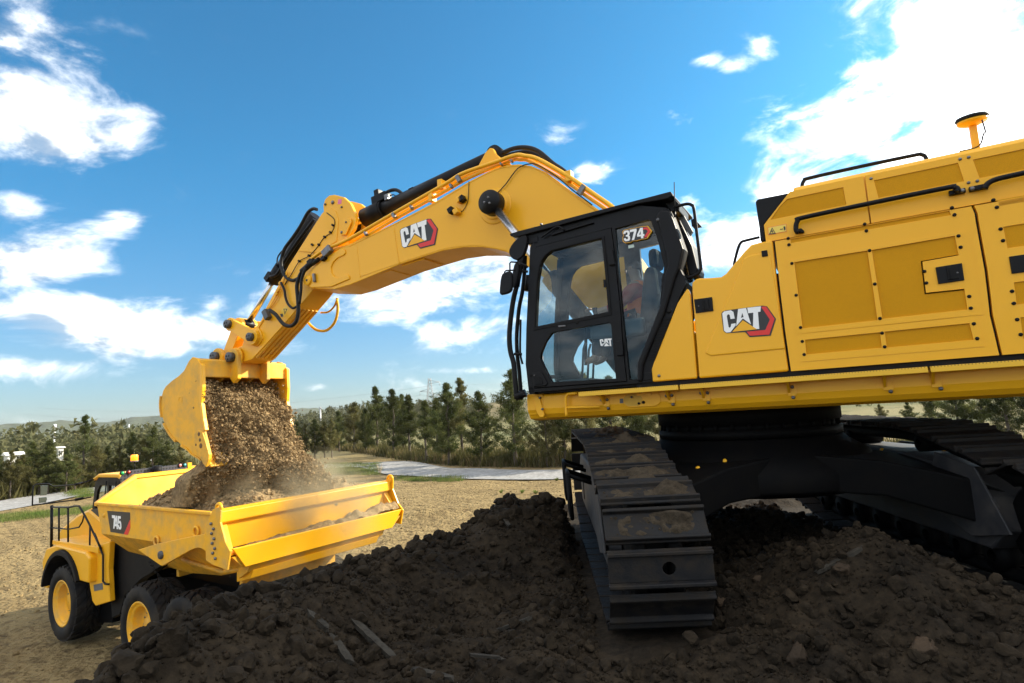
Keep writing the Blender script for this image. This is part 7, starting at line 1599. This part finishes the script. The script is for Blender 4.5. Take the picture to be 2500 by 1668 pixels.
def pylon(top, dist, base_px, label):
    t = at_dist(top, dist); H = t[2]+4; o = empty('pylon', (t[0], t[1], -4)); mb = MB()
    wz = lambda z: 3.2*(1-z/H)**1.3+.42; lv = np.linspace(0, H, 16); r = .085
    for z0, z1_ in zip(lv[:-1], lv[1:]):
        a, b = wz(z0), wz(z1_)
        for sx, sy in ((1,1),(1,-1),(-1,1),(-1,-1)): mb.tube([(sx*a,sy*a,z0),(sx*b,sy*b,z1_)], r, 4, caps=False)
        for (p, q) in (((1,1),(1,-1)),((1,-1),(-1,-1)),((-1,-1),(-1,1)),((-1,1),(1,1))):
            mb.tube([(p[0]*a,p[1]*a,z0),(q[0]*b,q[1]*b,z1_)], r*.6, 3, caps=False); mb.tube([(q[0]*a,q[1]*a,z0),(p[0]*b,p[1]*b,z1_)], r*.6, 3, caps=False)
    mb.build('lattice', GALV, o)
    for z, L_, s_ in ((H*.93, 3.6, 1), (H*.80, 3.6, -1), (H*.72, 3.2, 1)):
        mb = MB(); mb.tube([(0,0,z+.8),(s_*L_,0,z)], r, 4); mb.tube([(0,0,z-.4),(s_*L_,0,z)], r, 4); mb.tube([(s_*L_,0,z),(s_*L_,0,z-1.4)], r*.9, 4); mb.build('cross_arm', GALV, o)
    tag(o, label, 'pylon'); return t, H
pt, pH = pylon(zt(1170,145), 210, None, 'grey lattice power pylon rising behind the tree row')
mb = MB()
for dz, s_ in ((-2.5, 3.6), (-6.0, -3.6)):
    a = pt+np.array([s_, 0, dz]); b = a+np.array([-260, 140, 8.]); mb.tube([a*(1-t)+b*t+np.array([0, 0, -9*4*t*(1-t)*.6]) for t in np.linspace(0, 1, 14)], .035, 3, caps=False)
    b = a+np.array([230, 60, 8.]); mb.tube([a*(1-t)+b*t+np.array([0, 0, -8*4*t*(1-t)*.6]) for t in np.linspace(0, 1, 14)], .035, 3, caps=False)
tag(mb.build('power_line', GALV), 'thin power lines strung from the lattice pylon', 'cable')

# ================================================================== AIR
def volume_box(name, lo, hi, dens, col, aniso, label, noise=None):
    mb = MB(); mb.box(lo, hi); o = mb.build(name, bpy.data.materials.new(name)); m = o.data.materials[0]; m.use_nodes = True; nt = m.node_tree; N = nt.nodes; N.clear()
    out = N.new('ShaderNodeOutputMaterial'); v = N.new('ShaderNodeVolumePrincipled'); v.inputs['Color'].default_value = (*col, 1); v.inputs['Density'].default_value = dens; v.inputs['Anisotropy'].default_value = aniso
    nt.links.new(v.outputs[0], out.inputs['Volume']); tag(o, label, 'haze', kind='stuff'); return o, nt, v
volume_box('haze', (-3200, -60, -14), (3200, 3400, 118), .00006, (.93, .95, 1.0), .2, 'thin pale haze over the whole plain')
_c = EXS+KX*(ED*8.35+np.array([0, 0, .55]))
def dust():
    o, nt, v = volume_box('dust', (-1.9, -1.9, -1.4), (1.9, 1.9, 1.6), .0, (.80, .66, .42), .3, 'thin tan dust hanging round the falling soil'); o.location = tuple(_c+np.array([.5, .3, -.5]))
    N = nt.nodes; L = nt.links; tc = N.new('ShaderNodeTexCoord'); n = N.new('ShaderNodeTexNoise'); n.inputs['Scale'].default_value = 1.1; n.inputs['Detail'].default_value = 3; L.new(tc.outputs['Object'], n.inputs['Vector'])
    ln = N.new('ShaderNodeVectorMath'); ln.operation = 'LENGTH'; sc_v = N.new('ShaderNodeVectorMath'); sc_v.operation = 'MULTIPLY'; sc_v.inputs[1].default_value = (.55, .55, .72); L.new(tc.outputs['Object'], sc_v.inputs[0]); L.new(sc_v.outputs[0], ln.inputs[0])
    f = N.new('ShaderNodeMapRange'); f.inputs['From Min'].default_value = 1.0; f.inputs['From Max'].default_value = .1; L.new(ln.outputs['Value'], f.inputs['Value'])
    r = N.new('ShaderNodeMapRange'); r.inputs['From Min'].default_value = .42; r.inputs['From Max'].default_value = .75; r.inputs['To Max'].default_value = 3.2; L.new(n.outputs['Fac'], r.inputs['Value'])
    mu = N.new('ShaderNodeMath'); mu.operation = 'MULTIPLY'; L.new(f.outputs[0], mu.inputs[0]); L.new(r.outputs[0], mu.inputs[1]); L.new(mu.outputs[0], v.inputs['Density'])
dust()
sc.cycles.volume_bounces = 0; sc.cycles.volume_step_rate = 1.0
